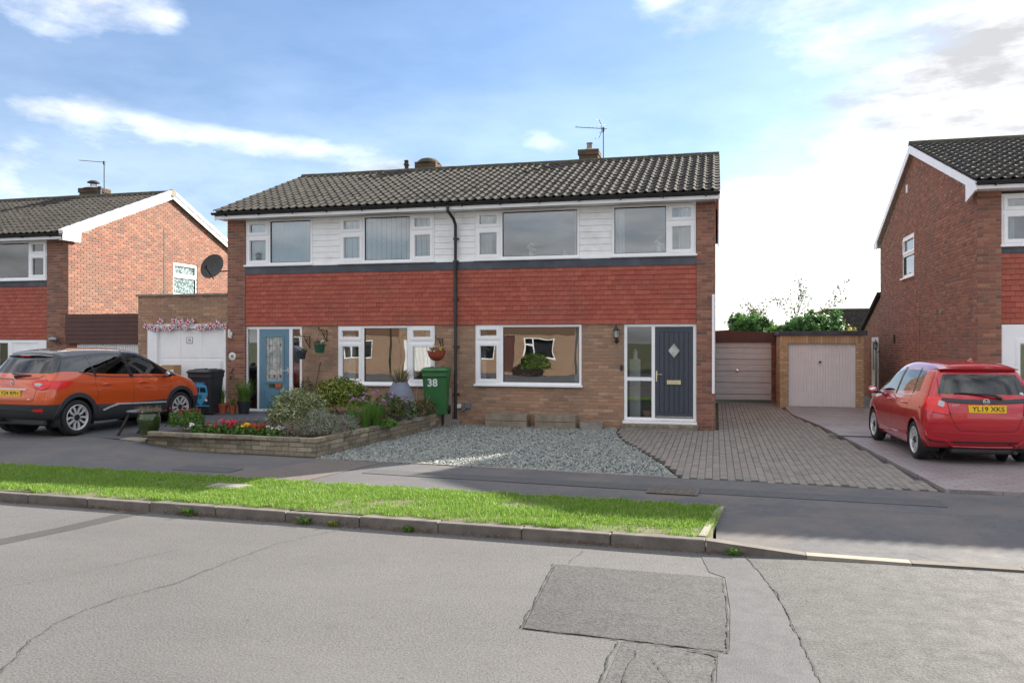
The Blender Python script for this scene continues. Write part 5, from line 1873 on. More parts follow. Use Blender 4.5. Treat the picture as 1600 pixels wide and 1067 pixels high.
# houses across the road, seen in the glass
def opposite(x0, x1, yf, label, garage):
    H = thing('facing_house', label, 'house', ((x0 + x1) / 2, yf, 0), group='houses across the road')
    t = MT('facing_brick')
    if 'opp' not in M:
        b = t.node('ShaderNodeTexBrick')
        mp = t.node('ShaderNodeMapping')
        mp.inputs['Rotation'].default_value = (R(90), 0, 0)
        t.l.new(t.pos(), mp.inputs[0])
        t.l.new(mp.outputs[0], b.inputs['Vector'])
        for k, v in (('Scale', 1), ('Mortar Size', .01), ('Brick Width', .225), ('Row Height', .075)):
            b.inputs[k].default_value = v
        b.inputs[1].default_value = (*srgb(138, 112, 94), 1)
        b.inputs[2].default_value = (*srgb(116, 94, 80), 1)
        b.inputs[3].default_value = (*srgb(176, 150, 124), 1)
        M['opp'] = t.set(b.outputs[0], .9)
    wins = [(x0 + .4, x0 + 2.0, .9, 2.2), (x0 + .4, x0 + 2.0, 3.2, 4.4), (x1 - 3.6, x1 - 1.7, .9, 2.1), (x1 - 3.6, x1 - 1.7, 3.0, 4.4)]
    door = (x0 + 2.3, x0 + 3.25, .1, 2.2)
    m = MB()
    m.holes(x0, x1, -.1, 4.9, wins + [door], yf - .25, yf)
    m.build('wall', M['opp'], H)
    for a, b, c, d in wins:
        m = MB()
        mid = a + (b - a) * .32
        m.holes(a, b, c, d, [(a + .07, mid - .04, c + .07, c + (d - c) * .62), (a + .07, mid - .04, c + (d - c) * .7, d - .07), (mid + .04, b - .07, c + .07, d - .07)], yf - .12, yf - .03)
        w = m.build('window', M['upvc'], H)
        MB().box(a + .05, b - .05, yf - .09, yf - .08, c + .05, d - .05).build('pane', M['glass_up'], w)
    MB().box(door[0], door[1], yf - .1, yf - .05, door[2], door[3]).build('door', M['gar_brown'], H)
    MB().box(x0 + .1, x1 - .1, yf - 3, yf - .3, 0, 4.8).build('interior', M['room'], H)
    m = MB()
    m.extr([(x0 - .2, yf + .35, 4.85), (x0 - .2, yf - 4.2, 6.8), (x0 - .2, yf - 8.6, 4.85)], (x1 - x0 + .4, 0, 0))
    m.build('roof', M['tile_roof'], H)
    MB().box(x0 - .2, x1 + .2, yf + .30, yf + .36, 4.72, 4.9).build('fascia', M['upvc'], H)
    MB().cyl((x1 - .5, yf + .06, 0), (x1 - .5, yf + .06, 4.8), .04, n=8).build('downpipe', M['black_plastic'], H)
    m = MB()
    m.box(x0, x1, yf + .005, yf + .03, 2.32, 2.95)
    m.build('tile_band', M['brick_dark'], H)
    if garage:
        m = MB()
        m.box(x1 + .02, x1 + 2.9, yf - .3, yf - .1, 0, 2.6)
        m.build('garage_wall', M['opp'], H)
        m = MB()
        for i in range(9):
            m.bev(x1 + .35 + i * .25, x1 + .57 + i * .25, yf - .1, yf - .05, .1, 2.1, .01)
        m.build('garage_door', M['gar_white'], H)
    return H


opposite(-14.6, -7.2, -9.5, 'sunlit orange brick house across the road mirrored in the window beside the gravel', False)
opposite(-27, -18.5, -9.5, 'sunlit brick house and garage across the road mirrored in the window behind the flower bed', True)
opposite(1.0, 9.5, -9.5, 'sunlit brick house across the road facing the red car', False)
# ------------------------------------------------------------------ cars
def paint(name, col, fl=.0):
    t = MT(name)
    back = t.node('ShaderNodeNewGeometry').outputs['Backfacing']
    c = t.mix(back, col, (.02, .02, .02))
    return t.set(c, .22, Coat_Weight=1.0, Coat_Roughness=.03, Metallic=fl, Specular_IOR_Level=.5)


M['paint_orange'] = paint('orange_paint', srgb(204, 82, 32), .15)
M['paint_red'] = paint('red_paint', srgb(182, 20, 36), .15)
M['paint_black'] = paint('black_paint', (.006, .0065, .008))
M['trim'] = plain('car_plastic', srgb(52, 54, 58), .55, .08, 20, .15, 200)
M['tyre'] = plain('tyre_rubber', (.018, .018, .019), .8, .2, 20, .2, 80)
M['rim_silver'] = plain('alloy_silver', (.60, .60, .61), .3, .05, Metallic=.25)
M['rim_dark'] = plain('alloy_black', (.02, .02, .022), .35, .1)
M['lens_red'] = plain('lamp_red', srgb(224, 34, 30), .2, .1, 20, Coat_Weight=.3)
M['lens_clear'] = plain('lamp_clear', (.42, .42, .44), .15, .1, 30, Coat_Weight=1.0)
M['plate'] = plain('plate_yellow', srgb(238, 190, 24), .4, .03)
M['seat'] = plain('car_seat', (.03, .03, .033), .9, .2)
M['seam'] = plain('panel_gap', (.008, .008, .009), .8, .1)


class Car:
    def __init__(s, root, st, FR, matid, mats, names, wheels, wr, arch):
        """st: list of stations, each a list over k of (x,y,z); lattice (station, level, across)"""
        s.root = root
        n, K = len(st), len(st[0])
        nf = len(FR)
        idx, vs, fs, ms = {}, [], [], []

        def P(i, k, j):
            key = (i, k, j)
            if key in idx:
                return idx[key]
            f = FR[j]
            x, y, z = st[i][k]
            if i in (0, n - 1):
                pull = .13 if k < 6 else .07
                y = y + (1 if i == 0 else -1) * pull * abs(f) ** 3 * (1 if 0 < k else .6)
            if k == K - 1:
                z = z + s.crown[i] * (1 - f * f)
                if i == 0:
                    pass
            idx[key] = len(vs)
            vs.append((x * f, y, z))
            return idx[key]
        s.crown = [.045] * n
        s.crown[0] = .03
        for i in range(n - 1):
            for k in range(K - 1):
                for j, sg in ((0, -1), (nf - 1, 1)):
                    q = (P(i, k, j), P(i + 1, k, j), P(i + 1, k + 1, j), P(i, k + 1, j))
                    fs.append(q if sg > 0 else q[::-1])
                    ms.append(matid('side', i, k, sg))
            for j in range(nf - 1):
                fs.append((P(i, K - 1, j), P(i, K - 1, j + 1), P(i + 1, K - 1, j + 1), P(i + 1, K - 1, j)))
                ms.append(matid('top', i, K - 1, FR[j] + FR[j + 1]))
                fs.append((P(i, 0, j), P(i + 1, 0, j), P(i + 1, 0, j + 1), P(i, 0, j + 1)))
                ms.append(matid('floor', i, 0, 0))
        for i, rev in ((0, 0), (n - 1, 1)):
            for k in range(K - 1):
                for j in range(nf - 1):
                    q = (P(i, k, j), P(i, k, j + 1), P(i, k + 1, j + 1), P(i, k + 1, j))
                    fs.append(q[::-1] if rev else q)
                    ms.append(matid('rear' if i == 0 else 'front', i, k, (FR[j] + FR[j + 1]) / 2))
        me = bpy.data.meshes.new('car_cage')
        me.from_pydata(vs, [], fs)
        for m in mats:
            me.materials.append(m)
        me.polygons.foreach_set('material_index', ms)
        o = bpy.data.objects.new('car_cage', me)
        COL.objects.link(o)
        md = o.modifiers.new('s', 'SUBSURF')
        md.levels = md.render_levels = 3
        dg = bpy.context.evaluated_depsgraph_get()
        ev = bpy.data.meshes.new_from_object(o.evaluated_get(dg))
        bpy.data.objects.remove(o)
        V = [v.co.copy() for v in ev.vertices]
        Fc = [tuple(p.vertices) for p in ev.polygons]
        Mi = [p.material_index for p in ev.polygons]
        s.bvh = BVHTree.FromPolygons([tuple(v) for v in V], Fc)
        # wheel arches: open the flank inside the circle, pull the rim of the opening onto it
        side = [abs(v.x) > .45 for v in V]
        keep = []
        for q, m_ in zip(Fc, Mi):
            c = sum((V[i] for i in q), Vector()) / len(q)
            cut = False
            for wy, wz in wheels:
                if all(side[i] and math.hypot(V[i].y - wy, V[i].z - wz) < arch for i in q):
                    cut = True
            if not cut:
                keep.append((q, m_))
        used = {i for q, _ in keep for i in q}
        for i in used:
            if side[i]:
                for wy, wz in wheels:
                    d = Vector((V[i].y - wy, V[i].z - wz))
                    if 1e-4 < d.length < arch:
                        d = d.normalized() * arch
                        V[i] = Vector((V[i].x, wy + d.x, wz + d.y))
        s.V = V
        s.body = None
        for mid in sorted(set(m_ for _, m_ in keep)):
            F2 = [q for q, m_ in keep if m_ == mid]
            mp, vv, ff = {}, [], []
            for q in F2:
                for i in q:
                    if i not in mp:
                        mp[i] = len(vv)
                        vv.append(tuple(V[i]))
                ff.append(tuple(mp[i] for i in q))
            m2 = bpy.data.meshes.new(names[mid])
            m2.from_pydata(vv, [], ff)
            m2.materials.append(mats[mid])
            m2.polygons.foreach_set('use_smooth', [True] * len(ff))
            m2.update()
            obj(names[mid], m2, root)
        # dark liners in the arches
        for wy, wz in wheels:
            for sg in (-1, 1):
                m = MB()
                pr = []
                nn = 20
                a0, a1 = math.radians(-25), math.radians(205)
                for i in range(nn + 1):
                    a = a0 + (a1 - a0) * i / nn
                    for x in (s.hw - .015, s.hw - .30):
                        pr.append((sg * x, wy + (arch - .004) * math.cos(a), wz + (arch - .004) * math.sin(a)))
                m.add(pr, [(2 * i, 2 * i + 1, 2 * i + 3, 2 * i + 2) for i in range(nn)])
                b = len(m.v)
                m.add([(sg * (s.hw - .30), wy, wz)] + [pr[2 * i + 1] for i in range(nn + 1)], [(0, i + 1, i + 2) for i in range(nn)])
                m.build('arch_liner', M['black_plastic'], root, fix=False)

    def hit(s, axis, a, b, sg=1):
        if axis == 'x':
            r = s.bvh.ray_cast(Vector((sg * 3, a, b)), Vector((-sg, 0, 0)))
        elif axis == 'y':
            r = s.bvh.ray_cast(Vector((a, -3, b)), Vector((0, 1, 0)))
        else:
            r = s.bvh.ray_cast(Vector((a, b, 4)), Vector((0, 0, -1)))
        if r[0] is None:
            return None
        nrm = r[1]
        out = {'x': Vector((sg, 0, 0)), 'y': Vector((0, -1, 0)), 'z': Vector((0, 0, 1))}[axis]
        if nrm.dot(out) < 0:
            nrm = -nrm
        return r[0], nrm

    def line(s, axis, pts, w, mat, name, sg=1, lift=.0012, thick=.0, parent=None):
        P = []
        for (a0, b0), (a1, b1) in zip(pts, pts[1:]):
            n = max(1, int(math.hypot(a1 - a0, b1 - b0) / .03))
            for i in range(n):
                P.append((a0 + (a1 - a0) * i / n, b0 + (b1 - b0) * i / n))
        P.append(pts[-1])
        H = [h for h in (s.hit(axis, a, b, sg) for a, b in P) if h]
        if len(H) < 2:
            return
        m = MB()
        vs = []
        for i, (p, nn) in enumerate(H):
            t = (H[min(i + 1, len(H) - 1)][0] - H[max(i - 1, 0)][0]).normalized()
            sd = nn.cross(t).normalized() * (w / 2)
            q = p + nn * (lift + thick)
            vs += [q - sd, q + sd]
            if thick:
                vs += [p - sd * 1.25 - nn * .004, p + sd * 1.25 - nn * .004]
        k = 4 if thick else 2
        fs = [(k * i, k * i + 1, k * i + k + 1, k * i + k) for i in range(len(H) - 1)]
        if thick:
            for i in range(len(H) - 1):
                a = k * i
                fs += [(a + 2, a, a + 4, a + 6), (a + 1, a + 3, a + 7, a + 5)]
            e = k * (len(H) - 1)
            fs += [(0, 1, 3, 2), (e, e + 1, e + 3, e + 2)]
        m.add(vs, fs)
        m.f = [q[::-1] for q in m.f]
        return m.build(name, mat, parent or s.root, smooth=bool(thick), fix=False)

    def patch(s, axis, poly, mat, name, sg=1, lift=.004, rings=4, skirt=.012, parent=None):
        dense = []
        n = len(poly)
        for i in range(n):
            a, b = poly[i], poly[(i + 1) % n]
            k = max(1, int(math.hypot(b[0] - a[0], b[1] - a[1]) / .04))
            dense += [(a[0] + (b[0] - a[0]) * t / k, a[1] + (b[1] - a[1]) * t / k) for t in range(k)]
        cx = sum(p[0] for p in dense) / len(dense)
        cy = sum(p[1] for p in dense) / len(dense)
        vs, N = [], len(dense)
        for r in range(rings, 0, -1):
            for p in dense:
                t = r / rings
                h = s.hit(axis, cx + (p[0] - cx) * t, cy + (p[1] - cy) * t, sg)
                if h is None:
                    return None
                vs.append(h[0] + h[1] * lift)
        h = s.hit(axis, cx, cy, sg)
        vs.append(h[0] + h[1] * lift)
        fs = []
        for r in range(rings - 1):
            for i in range(N):
                fs.append((r * N + i, r * N + (i + 1) % N, (r + 1) * N + (i + 1) % N, (r + 1) * N + i))
        b = (rings - 1) * N
        fs += [(b + i, b + (i + 1) % N, rings * N) for i in range(N)]
        o = len(vs)
        for p in dense:
            hh = s.hit(axis, p[0], p[1], sg)
            vs.append(hh[0] - hh[1] * skirt)
        fs += [(i, o + i, o + (i + 1) % N, (i + 1) % N) for i in range(N)]
        m = MB()
        m.add(vs, fs)
        return m.build(name, mat, parent or s.root, smooth=True)


def make_wheel(root, R_, w, spokes, style, x, y, z, sg, rim_r):
    m = MB()
    h = w / 2
    prof = [(rim_r - .012, -h + .02), (rim_r + .01, -h + .004), (R_ - .035, -h), (R_ - .012, -h + .014), (R_, -h + .04), (R_, h - .04), (R_ - .012, h - .014), (R_ - .035, h), (rim_r + .01, h - .004), (rim_r - .012, h - .02)]
    m.lathe(prof, (x, y, z), 40, axis='x', cap=False)
    wt = m.build('wheel', M['tyre'], root, smooth=True)
    wt['label'] = 'black tyre with alloy rim'
    m = MB()
    fx = x + sg * (h - .02)
    m.lathe([(rim_r + .004, sg * .014), (rim_r - .008, sg * .018), (rim_r - .02, sg * .004), (rim_r - .03, -sg * .10)], (fx, y, z), 40, axis='x', cap=False)
    m.build('rim', M['rim_silver'], wt, smooth=True)
    m = MB()
    m.lathe([(rim_r - .024, 0), (.001, 0)], (fx - sg * .09, y, z), 30, axis='x', cap=False)
    m.lathe([(rim_r - .03, .03), (rim_r - .03, -.03)], (fx - sg * .05, y, z), 30, axis='x', cap=False)
    m.build('brake_disc', M['rim_dark'], wt)
    for q in range(spokes):
        a = 2 * math.pi * q / spokes + .3
        m = MB()

        def pt(r, t, d):
            aa = a + t
            return (fx + sg * d, y + r * math.cos(aa), z + r * math.sin(aa))
        if style == 'vee':
            for s2 in (-1, 1):
                pl = [(.05, s2 * .05), (.055, s2 * .62), (rim_r * .62, s2 * .42), (rim_r - .01, s2 * .56), (rim_r - .01, s2 * .27), (rim_r * .6, s2 * .17)]
                m.add([pt(r, t, .004 - .012 * (1 - r / rim_r)) for r, t in pl] + [pt(r, t, -.03) for r, t in pl], [(0, 1, 2, 5), (5, 2, 3, 4)] + [(i, (i + 1) % 6, 6 + (i + 1) % 6, 6 + i) for i in range(6)])
        else:
            for s2 in (-1, 1):
                pl = [(.05, s2 * .03), (.05, s2 * .36), (rim_r - .01, s2 * .22), (rim_r - .01, s2 * .07)]
                m.add([pt(r, t, .004 - .01 * (1 - r / rim_r)) for r, t in pl] + [pt(r, t, -.03) for r, t in pl], [(0, 1, 2, 3)] + [(i, (i + 1) % 4, 4 + (i + 1) % 4, 4 + i) for i in range(4)])
        m.build('spoke', M['rim_silver'], wt)
    m = MB()
    m.lathe([(.06, -sg * .03), (.06, 0), (.05, sg * .006), (.03, sg * .007), (.028, sg * .004), (.001, sg * .004)], (fx, y, z), 18, axis='x', cap=False)
    for q in range(5):
        a = 2 * math.pi * q / 5
        m.cyl((fx, y + .043 * math.cos(a), z + .043 * math.sin(a)), (fx + sg * .008, y + .043 * math.cos(a), z + .043 * math.sin(a)), .008, n=6)
    m.build('hub', M['rim_dark'], wt, smooth=True)
    return wt


def cabin(root, hw, yb, yf, zseat):
    m = MB()
    m.bev(-hw + .12, hw - .12, yb - .2, yf + .5, .3, .42, .02)
    for sx in (-.36, .36):
        m.bev(sx - .24, sx + .24, yf - .25, yf + .25, .42, .62, .04)
        m.bev(sx - .22, sx + .22, yf - .42, yf - .27, .55, zseat + .22, .04)
        m.bev(sx - .13, sx + .13, yf - .42, yf - .32, zseat + .26, zseat + .42, .03)
        m.bev(sx - .12, sx + .12, yb - .12, yb - .03, zseat + .14, zseat + .28, .03)
    m.bev(-hw + .16, hw - .16, yb, yb + .45, .42, .62, .04)
    m.bev(-hw + .16, hw - .16, yb - .14, yb, .5, zseat + .12, .04)
    m.build('seat', M['seat'], root)
    m = MB()
    m.bev(-hw + .14, hw - .14, yf + .62, yf + .95, .7, zseat - .02, .05)
    m.build('dashboard', M['seat'], root)
    m = MB()
    c = Vector((.36, yf + .5, zseat - .02))
    pts = [c + Vector((.18 * math.cos(a), .06 * math.sin(a), .17 * math.sin(a))) for a in [i * math.pi / 10 for i in range(21)]]
    m.tube(pts, .014, 6)
    m.build('steering_wheel', M['seat'], root, smooth=True)


def plate(c, root, txt, x, z, w, h, size):
    hh = c.hit('y', x, z)
    y = min(c.hit('y', x + d, z + e)[0].y for d in (-w / 2, 0, w / 2) for e in (-h / 2, h / 2)) - .008
    m = MB().bev(x - w / 2, x + w / 2, y - .006, y + .05, z - h / 2, z + h / 2, .003)
    p = m.build('number_plate', M['plate'], root)
    me = text_mesh(txt, size, 'plate_text', M['decal_black'], .0006, .0014)
    xs = [v.co.x for v in me.vertices]
    k = (w * .86) / (max(xs) - min(xs))
    for v in me.vertices:
        v.co.x *= k
    obj('plate_text', me, p, (x + .01, y - .0068, z), (R(90), 0, 0))
    return y


FRAC = [-1, -.9, -.66, -.33, 0, .33, .66, .9, 1]
MIRS = (-1, 1)


def mirror(c, root, y, z, hw, cap, glassm=None):
    for sg in MIRS:
        m = MB()
        m.sphere((sg * (hw + .085), y, z), 1, 14, 8, 0, (.095, .055, .07))
        o = m.build('wing_mirror', cap, root, smooth=True)
        m = MB()
        m.sphere((sg * (hw + .085), y - .042, z), 1, 12, 6, 0, (.066, .016, .044))
        m.build('mirror_glass', M['chrome'], o, smooth=True)
        m = MB()
        m.tube([(sg * (hw - .07), y + .02, z - .05), (sg * (hw + .03), y + .01, z - .05)], .022, 8)
        m.build('mirror_arm', M['trim'], o, smooth=True)


def handles(c, root, ys, z, mat):
    for sg in MIRS:
        for y in ys:
            h = c.hit('x', y, z, sg)
            if not h:
                continue
            p = h[0].x
            m = MB()
            m.tube([(p - sg * .005, y - .1, z), (p + sg * .028, y - .07, z + .004), (p + sg * .03, y, z + .006), (p + sg * .028, y + .07, z + .004), (p - sg * .005, y + .1, z)], [.01, .014, .014, .014, .01], 8)
            m.build('door_handle', mat, root, smooth=True)


def spoiler(c, root, mat, y0, y1, z0, w, th=.028):
    m = MB()
    vs = []
    F = [-1 + i / 8 for i in range(17)]
    for f in F:
        e = abs(f) ** 2.5
        yr, zr = y0 + .10 * e, z0 - .022 * f * f
        zt = c.hit('z', w * f, y1)[0].z
        zu = zr - th * (1 - .6 * e)
        vs += [(w * f, y1, zt + .001), (w * f, (y0 + y1) / 2 + .03 * e, (zt + zr) / 2 + .014), (w * f, yr, zr), (w * f, yr + .012, zu), (w * f, yr + .14, zu - .01)]
    fs = [(5 * i + k, 5 * i + k + 1, 5 * i + k + 6, 5 * i + k + 5) for i in range(16) for k in range(4)]
    m.add(vs, fs)
    m.add([vs[i] for i in range(5)], [(0, 1, 2, 3, 4)])
    m.add([vs[80 + i] for i in range(5)], [(4, 3, 2, 1, 0)])
    return m.build('spoiler', mat, root, smooth=True)


# ---- orange crossover with black roof
CO = thing('orange_car', 'orange crossover hatchback with a black roof parked before the garages', 'car', (-12.45, 12.09, ZD), R(-6.5), local=True)
hw = .885
Car.hw = hw


def station(yb, yt, W, zs, xi, roofx, zb=None):
    """zs: heights for k=0..7; xi: inset per k"""
    out = []
    for k, (z, i) in enumerate(zip(zs, xi)):
        t = 0 if k <= 5 else 1
        out.append((W - i, yb if not t else yt, z))
    return out


XI = [.12, .035, .008, .0, .025, .085, .27, .40]
ST = []
# rear face: y differs by level
rear_y = [.16, .06, .0, .015, .05, .13, .40, .36]
rear_z = [.30, .39, .60, .80, .98, 1.13, 1.45, 1.515]
rear_i = [.14, .06, .03, .03, .05, .12, .27, .38]
ST.append([(hw - i, y, z) for i, y, z in zip(rear_i, rear_y, rear_z)])
ST.append(station(.32, .56, hw, [.32, .42, .60, .80, 1.00, 1.165, 1.475, 1.545], [.13, .03, .0, .0, .03, .105, .255, .365], 0))
ST.append(station(.72, .82, hw, [.25, .36, .56, .80, .99, 1.15, 1.495, 1.562], XI, 0))
ST.append(station(1.12, 1.12, hw, [.20, .30, .54, .78, .96, 1.08, 1.505, 1.572], XI, 0))
ST.append(station(1.55, 1.5, hw, [.20, .28, .53, .77, .94, 1.045, 1.51, 1.575], XI, 0))
ST.append(station(2.0, 1.92, hw, [.20, .28, .53, .77, .93, 1.025, 1.505, 1.57], XI, 0))
ST.append(station(2.5, 2.3, hw, [.20, .28, .53, .77, .92, 1.01, 1.475, 1.545], XI, 0))
ST.append(station(3.02, 2.55, hw, [.20, .30, .54, .77, .91, 1.0, 1.44, 1.515], XI, 0))
hood = lambda y, z, W, zz, a=.16, b=.32: [(W - .12, y, zz), (W - .035, y, zz + .1), (W - .005, y, .55), (W, y, .75), (W - .02, y, z - .07), (W - .07, y, z - .02), (W - a, y + .05, z + .015), (W - b, y + .06, z + .03)]
ST.append(hood(3.25, 1.02, hw, .22))
ST.append(hood(3.55, .97, hw - .01, .26))
ST.append(hood(3.85, .88, hw - .06, .24))
ST.append([(hw - .2, 4.0, .24), (hw - .12, 4.06, .36), (hw - .1, 4.10, .55), (hw - .12, 4.08, .66), (hw - .14, 4.04, .74), (hw - .18, 3.99, .79), (hw - .28, 3.96, .82), (hw - .4, 3.94, .83)])
OM = [M['paint_orange'], M['paint_black'], M['car_glass'], M['car_glass'], M['car_glass'], M['trim']] + [M['car_glass']] * 5
ON = ['body', 'roof', 'rear_window', 'rear_door_window', 'front_door_window', 'bumper', 'quarter_window', 'windscreen', 'rear_door_window', 'front_door_window', 'quarter_window']


def oid(f, i, k, a):
    if f == 'floor':
        return 5
    if f == 'side':
        if k >= 6:
            return 0 if i >= 8 else 1
        if k == 5:
            if i == 2:
                return 6 if a > 0 else 10
            if i in (3, 4):
                return 3 if a > 0 else 8
            if i in (5, 6):
                return 4 if a > 0 else 9
            return 1 if i < 8 else 0
        if k == 0 or (k == 1):
            return 5
        return 0
    if f == 'top':
        if i == 7:
            return 7
        return 1 if i < 7 else 0
    if f == 'rear':
        if k <= 1:
            return 5
        if k == 5:
            return 2 if abs(a) < .9 else 1
        if k >= 6:
            return 1
        return 0
    return 5 if k <= 1 else 0


WO = [(.70, .335), (3.31, .335)]
co = Car(CO, ST, FRAC, oid, OM, ON, WO, .33, .385)
for wy, wz in WO:
    for sg in MIRS:
        make_wheel(CO, .33, .205, 5, 'vee', sg * (hw - .115), wy, wz - .005, sg, .236)
        # arch cladding
        P_ = []
        for i in range(25):
            a = math.radians(-18 + 216 * i / 24)
            P_.append((wy + .415 * math.cos(a), wz + .415 * math.sin(a)))
        co.line('x', P_, .075, M['trim'], 'arch_trim', sg, .002, .012)
for sg in MIRS:
    co.line('x', [(1.15, .40), (1.6, .40), (2.2, .40), (2.86, .40)], .20, M['trim'], 'sill_cladding', sg, .002, .010)
    co.line('x', [(1.26, .425), (1.40, .47), (1.62, .52), (2.0, .505), (2.86, .475)], .024, M['rim_silver'], 'chrome_strip', sg, .020, .020)
    co.line('x', [(1.15, 1.45), (1.17, 1.10), (1.10, .95), (1.16, .75), (1.12, .62)], .007, M['seam'], 'panel_gap', sg)
    co.line('x', [(2.06, 1.44), (2.04, 1.0), (2.02, .75), (2.02, .35)], .007, M['seam'], 'panel_gap', sg)
    co.line('x', [(3.02, 1.0), (3.03, .8), (2.96, .6), (2.9, .4)], .007, M['seam'], 'panel_gap', sg)
    co.line('x', [(2.03, 1.03), (2.0, 1.25), (1.97, 1.47)], .10, M['paint_black'], 'door_pillar', sg, .003)
    co.line('x', [(1.16, 1.06), (1.14, 1.25), (1.12, 1.46)], .05, M['paint_black'], 'door_pillar', sg, .003)
    co.line('x', [(.8, 1.17), (1.12, 1.085), (1.55, 1.05), (2.0, 1.03), (2.5, 1.015), (3.0, 1.0)], .02, M['black_plastic'], 'window_trim', sg, .003)
handles(co, CO, (1.36, 2.28), .915, M['paint_orange'])
mirror(co, CO, 2.86, 1.06, hw, M['paint_black'])
co.line('y', [(-.62, 1.12), (-.55, 1.075), (-.3, 1.055), (0, 1.05), (.3, 1.055), (.55, 1.075), (.62, 1.12)], .016, M['black_plastic'], 'window_trim', 1, .002)
co.line('y', [(-.60, 1.0), (-.58, .9), (-.55, .72), (-.50, .66), (0, .655), (.50, .66), (.55, .72), (.58, .9), (.60, 1.0)], .008, M['seam'], 'panel_gap')
for sg in MIRS:
    lp = co.patch('y', [(sg * .46, .985), (sg * .56, 1.03), (sg * .70, 1.04), (sg * .80, 1.0), (sg * .80, .90), (sg * .68, .865), (sg * .54, .90)], M['lens_red'], 'tail_light', 1, .012)
    if lp:
        co.patch('y', [(sg * .50, .975), (sg * .58, .99), (sg * .68, .97), (sg * .64, .925), (sg * .56, .935)], M['lens_clear'], 'clear_lens', 1, .017, 3, .004, lp)
    co.patch('x', [(.13, .90), (.13, 1.02), (.40, 1.03), (.64, .99), (.50, .92), (.30, .87)], M['lens_red'], 'tail_light', sg, .010)
    co.line('y', [(sg * .455, .985), (sg * .56, 1.035), (sg * .70, 1.045), (sg * .80, 1.005)], .008, M['seam'], 'lamp_gap', 1, .002)
    co.line('y', [(sg * .455, .985), (sg * .54, .895), (sg * .68, .86), (sg * .80, .89)], .008, M['seam'], 'lamp_gap', 1, .002)
    co.patch('y', [(sg * .50, .515), (sg * .70, .52), (sg * .70, .475), (sg * .52, .47)], M['lens_red'], 'reflector', 1, .008)
yp = plate(co, CO, 'Y24 RPH', 0, .80, .52, .111, .10)
co.patch('y', [(-.36, .885), (.36, .885), (.40, .87), (.38, .862), (-.38, .862), (-.40, .87)], M['rim_silver'], 'chrome_strip', 1, .02, 2)
h = co.hit('y', 0, .98)
m = MB()
y = h[0].y - .02
dmd = lambda s_, yy: [(0, yy, .98 + .055 * s_), (.034 * s_, yy, .98), (0, yy, .98 - .055 * s_), (-.034 * s_, yy, .98)]
a_, b_ = dmd(1, y), dmd(.45, y)
c_ = dmd(1.05, y + .03)
m.add(a_ + b_ + c_, [(i, (i + 1) % 4, 4 + (i + 1) % 4, 4 + i) for i in range(4)] + [(i, 8 + i, 8 + (i + 1) % 4, (i + 1) % 4) for i in range(4)])
m.build('emblem', M['rim_silver'], CO)
h = co.hit('y', .42, .70)
MB().bev(.405, .475, h[0].y - .006, h[0].y + .03, .688, .712, .003).build('badge', M['rim_silver'], CO)
# spoiler, brake lamp, wiper, lower bumper, aerial
sp = spoiler(co, CO, M['paint_black'], .32, .72, 1.488, .56)
MB().bev(-.12, .12, .322, .36, 1.462, 1.478, .003).build('brake_light', M['lens_red'], sp)
m = MB()
p0 = co.hit('y', .02, 1.10)[0]
m.tube([p0 + Vector((0, -.02, 0)), p0 + Vector((.12, -.03, .02)), (.36, co.hit('y', .36, 1.125)[0].y - .02, 1.125)], [.03, .02, .008], 8)
m.tube([(-.1, co.hit('y', -.1, 1.15)[0].y - .02, 1.15), (.36, co.hit('y', .36, 1.13)[0].y - .02, 1.13)], .008, 6)
m.build('rear_wiper', M['black_plastic'], CO, smooth=True)
co.line('y', [(-.7, .42), (-.4, .50), (0, .51), (.4, .50), (.7, .42)], .03, M['trim'], 'bumper_crease', 1, .002, .012)
MB().bev(-.62, .62, .22, .5, .20, .34, .03).build('underbody', M['black_plastic'], CO)
m = MB()
m.cyl((-.45, .05, .28), (-.45, .5, .28), .03, n=10)
m.build('exhaust_pipe', M['rust'], CO)
cabin(CO, hw, 1.35, 2.35, 1.0)

# ---- red hatchback
CR = thing('red_car', 'red hatchback parked on the concrete drive before the brick gable', 'car', (3.95, 13.55, .047), R(3.6), local=True)
hw = .847
Car.hw = hw
ST = []
rear_y = [.20, .07, .02, .0, .03, .10, .36, .33]
rear_z = [.24, .34, .52, .70, .90, 1.02, 1.42, 1.485]
rear_i = [.13, .05, .02, .025, .05, .10, .265, .41]
ST.append([(hw - i, y, z) for i, y, z in zip(rear_i, rear_y, rear_z)])
XI = [.10, .03, .005, .0, .03, .08, .25, .395]
ST.append(station(.30, .52, hw, [.22, .34, .52, .71, .91, 1.05, 1.445, 1.51], [.11, .03, .0, .0, .03, .09, .255, .40], 0))
ST.append(station(.68, .80, hw, [.20, .30, .50, .70, .90, 1.035, 1.465, 1.525], XI, 0))
ST.append(station(1.05, 1.1, hw, [.17, .25, .48, .70, .89, 1.0, 1.475, 1.532], XI, 0))
ST.append(station(1.5, 1.5, hw, [.17, .24, .47, .69, .87, .975, 1.48, 1.535], XI, 0))
ST.append(station(1.95, 1.9, hw, [.17, .24, .46, .68, .85, .95, 1.475, 1.53], XI, 0))
ST.append(station(2.5, 2.25, hw, [.17, .24, .45, .67, .83, .925, 1.43, 1.49], XI, 0))
ST.append(station(3.1, 2.5, hw, [.17, .26, .45, .66, .82, .905, 1.37, 1.435], XI, 0))
hood = lambda y, z, W, zz: [(W - .12, y, zz), (W - .035, y, zz + .1), (W - .005, y, .5), (W, y, .66), (W - .02, y, z - .07), (W - .07, y, z - .02), (W - .16, y + .05, z + .015), (W - .32, y + .06, z + .03)]
ST.append(hood(3.3, .91, hw, .2))
ST.append(hood(3.55, .84, hw - .02, .22))
ST.append(hood(3.8, .74, hw - .07, .2))
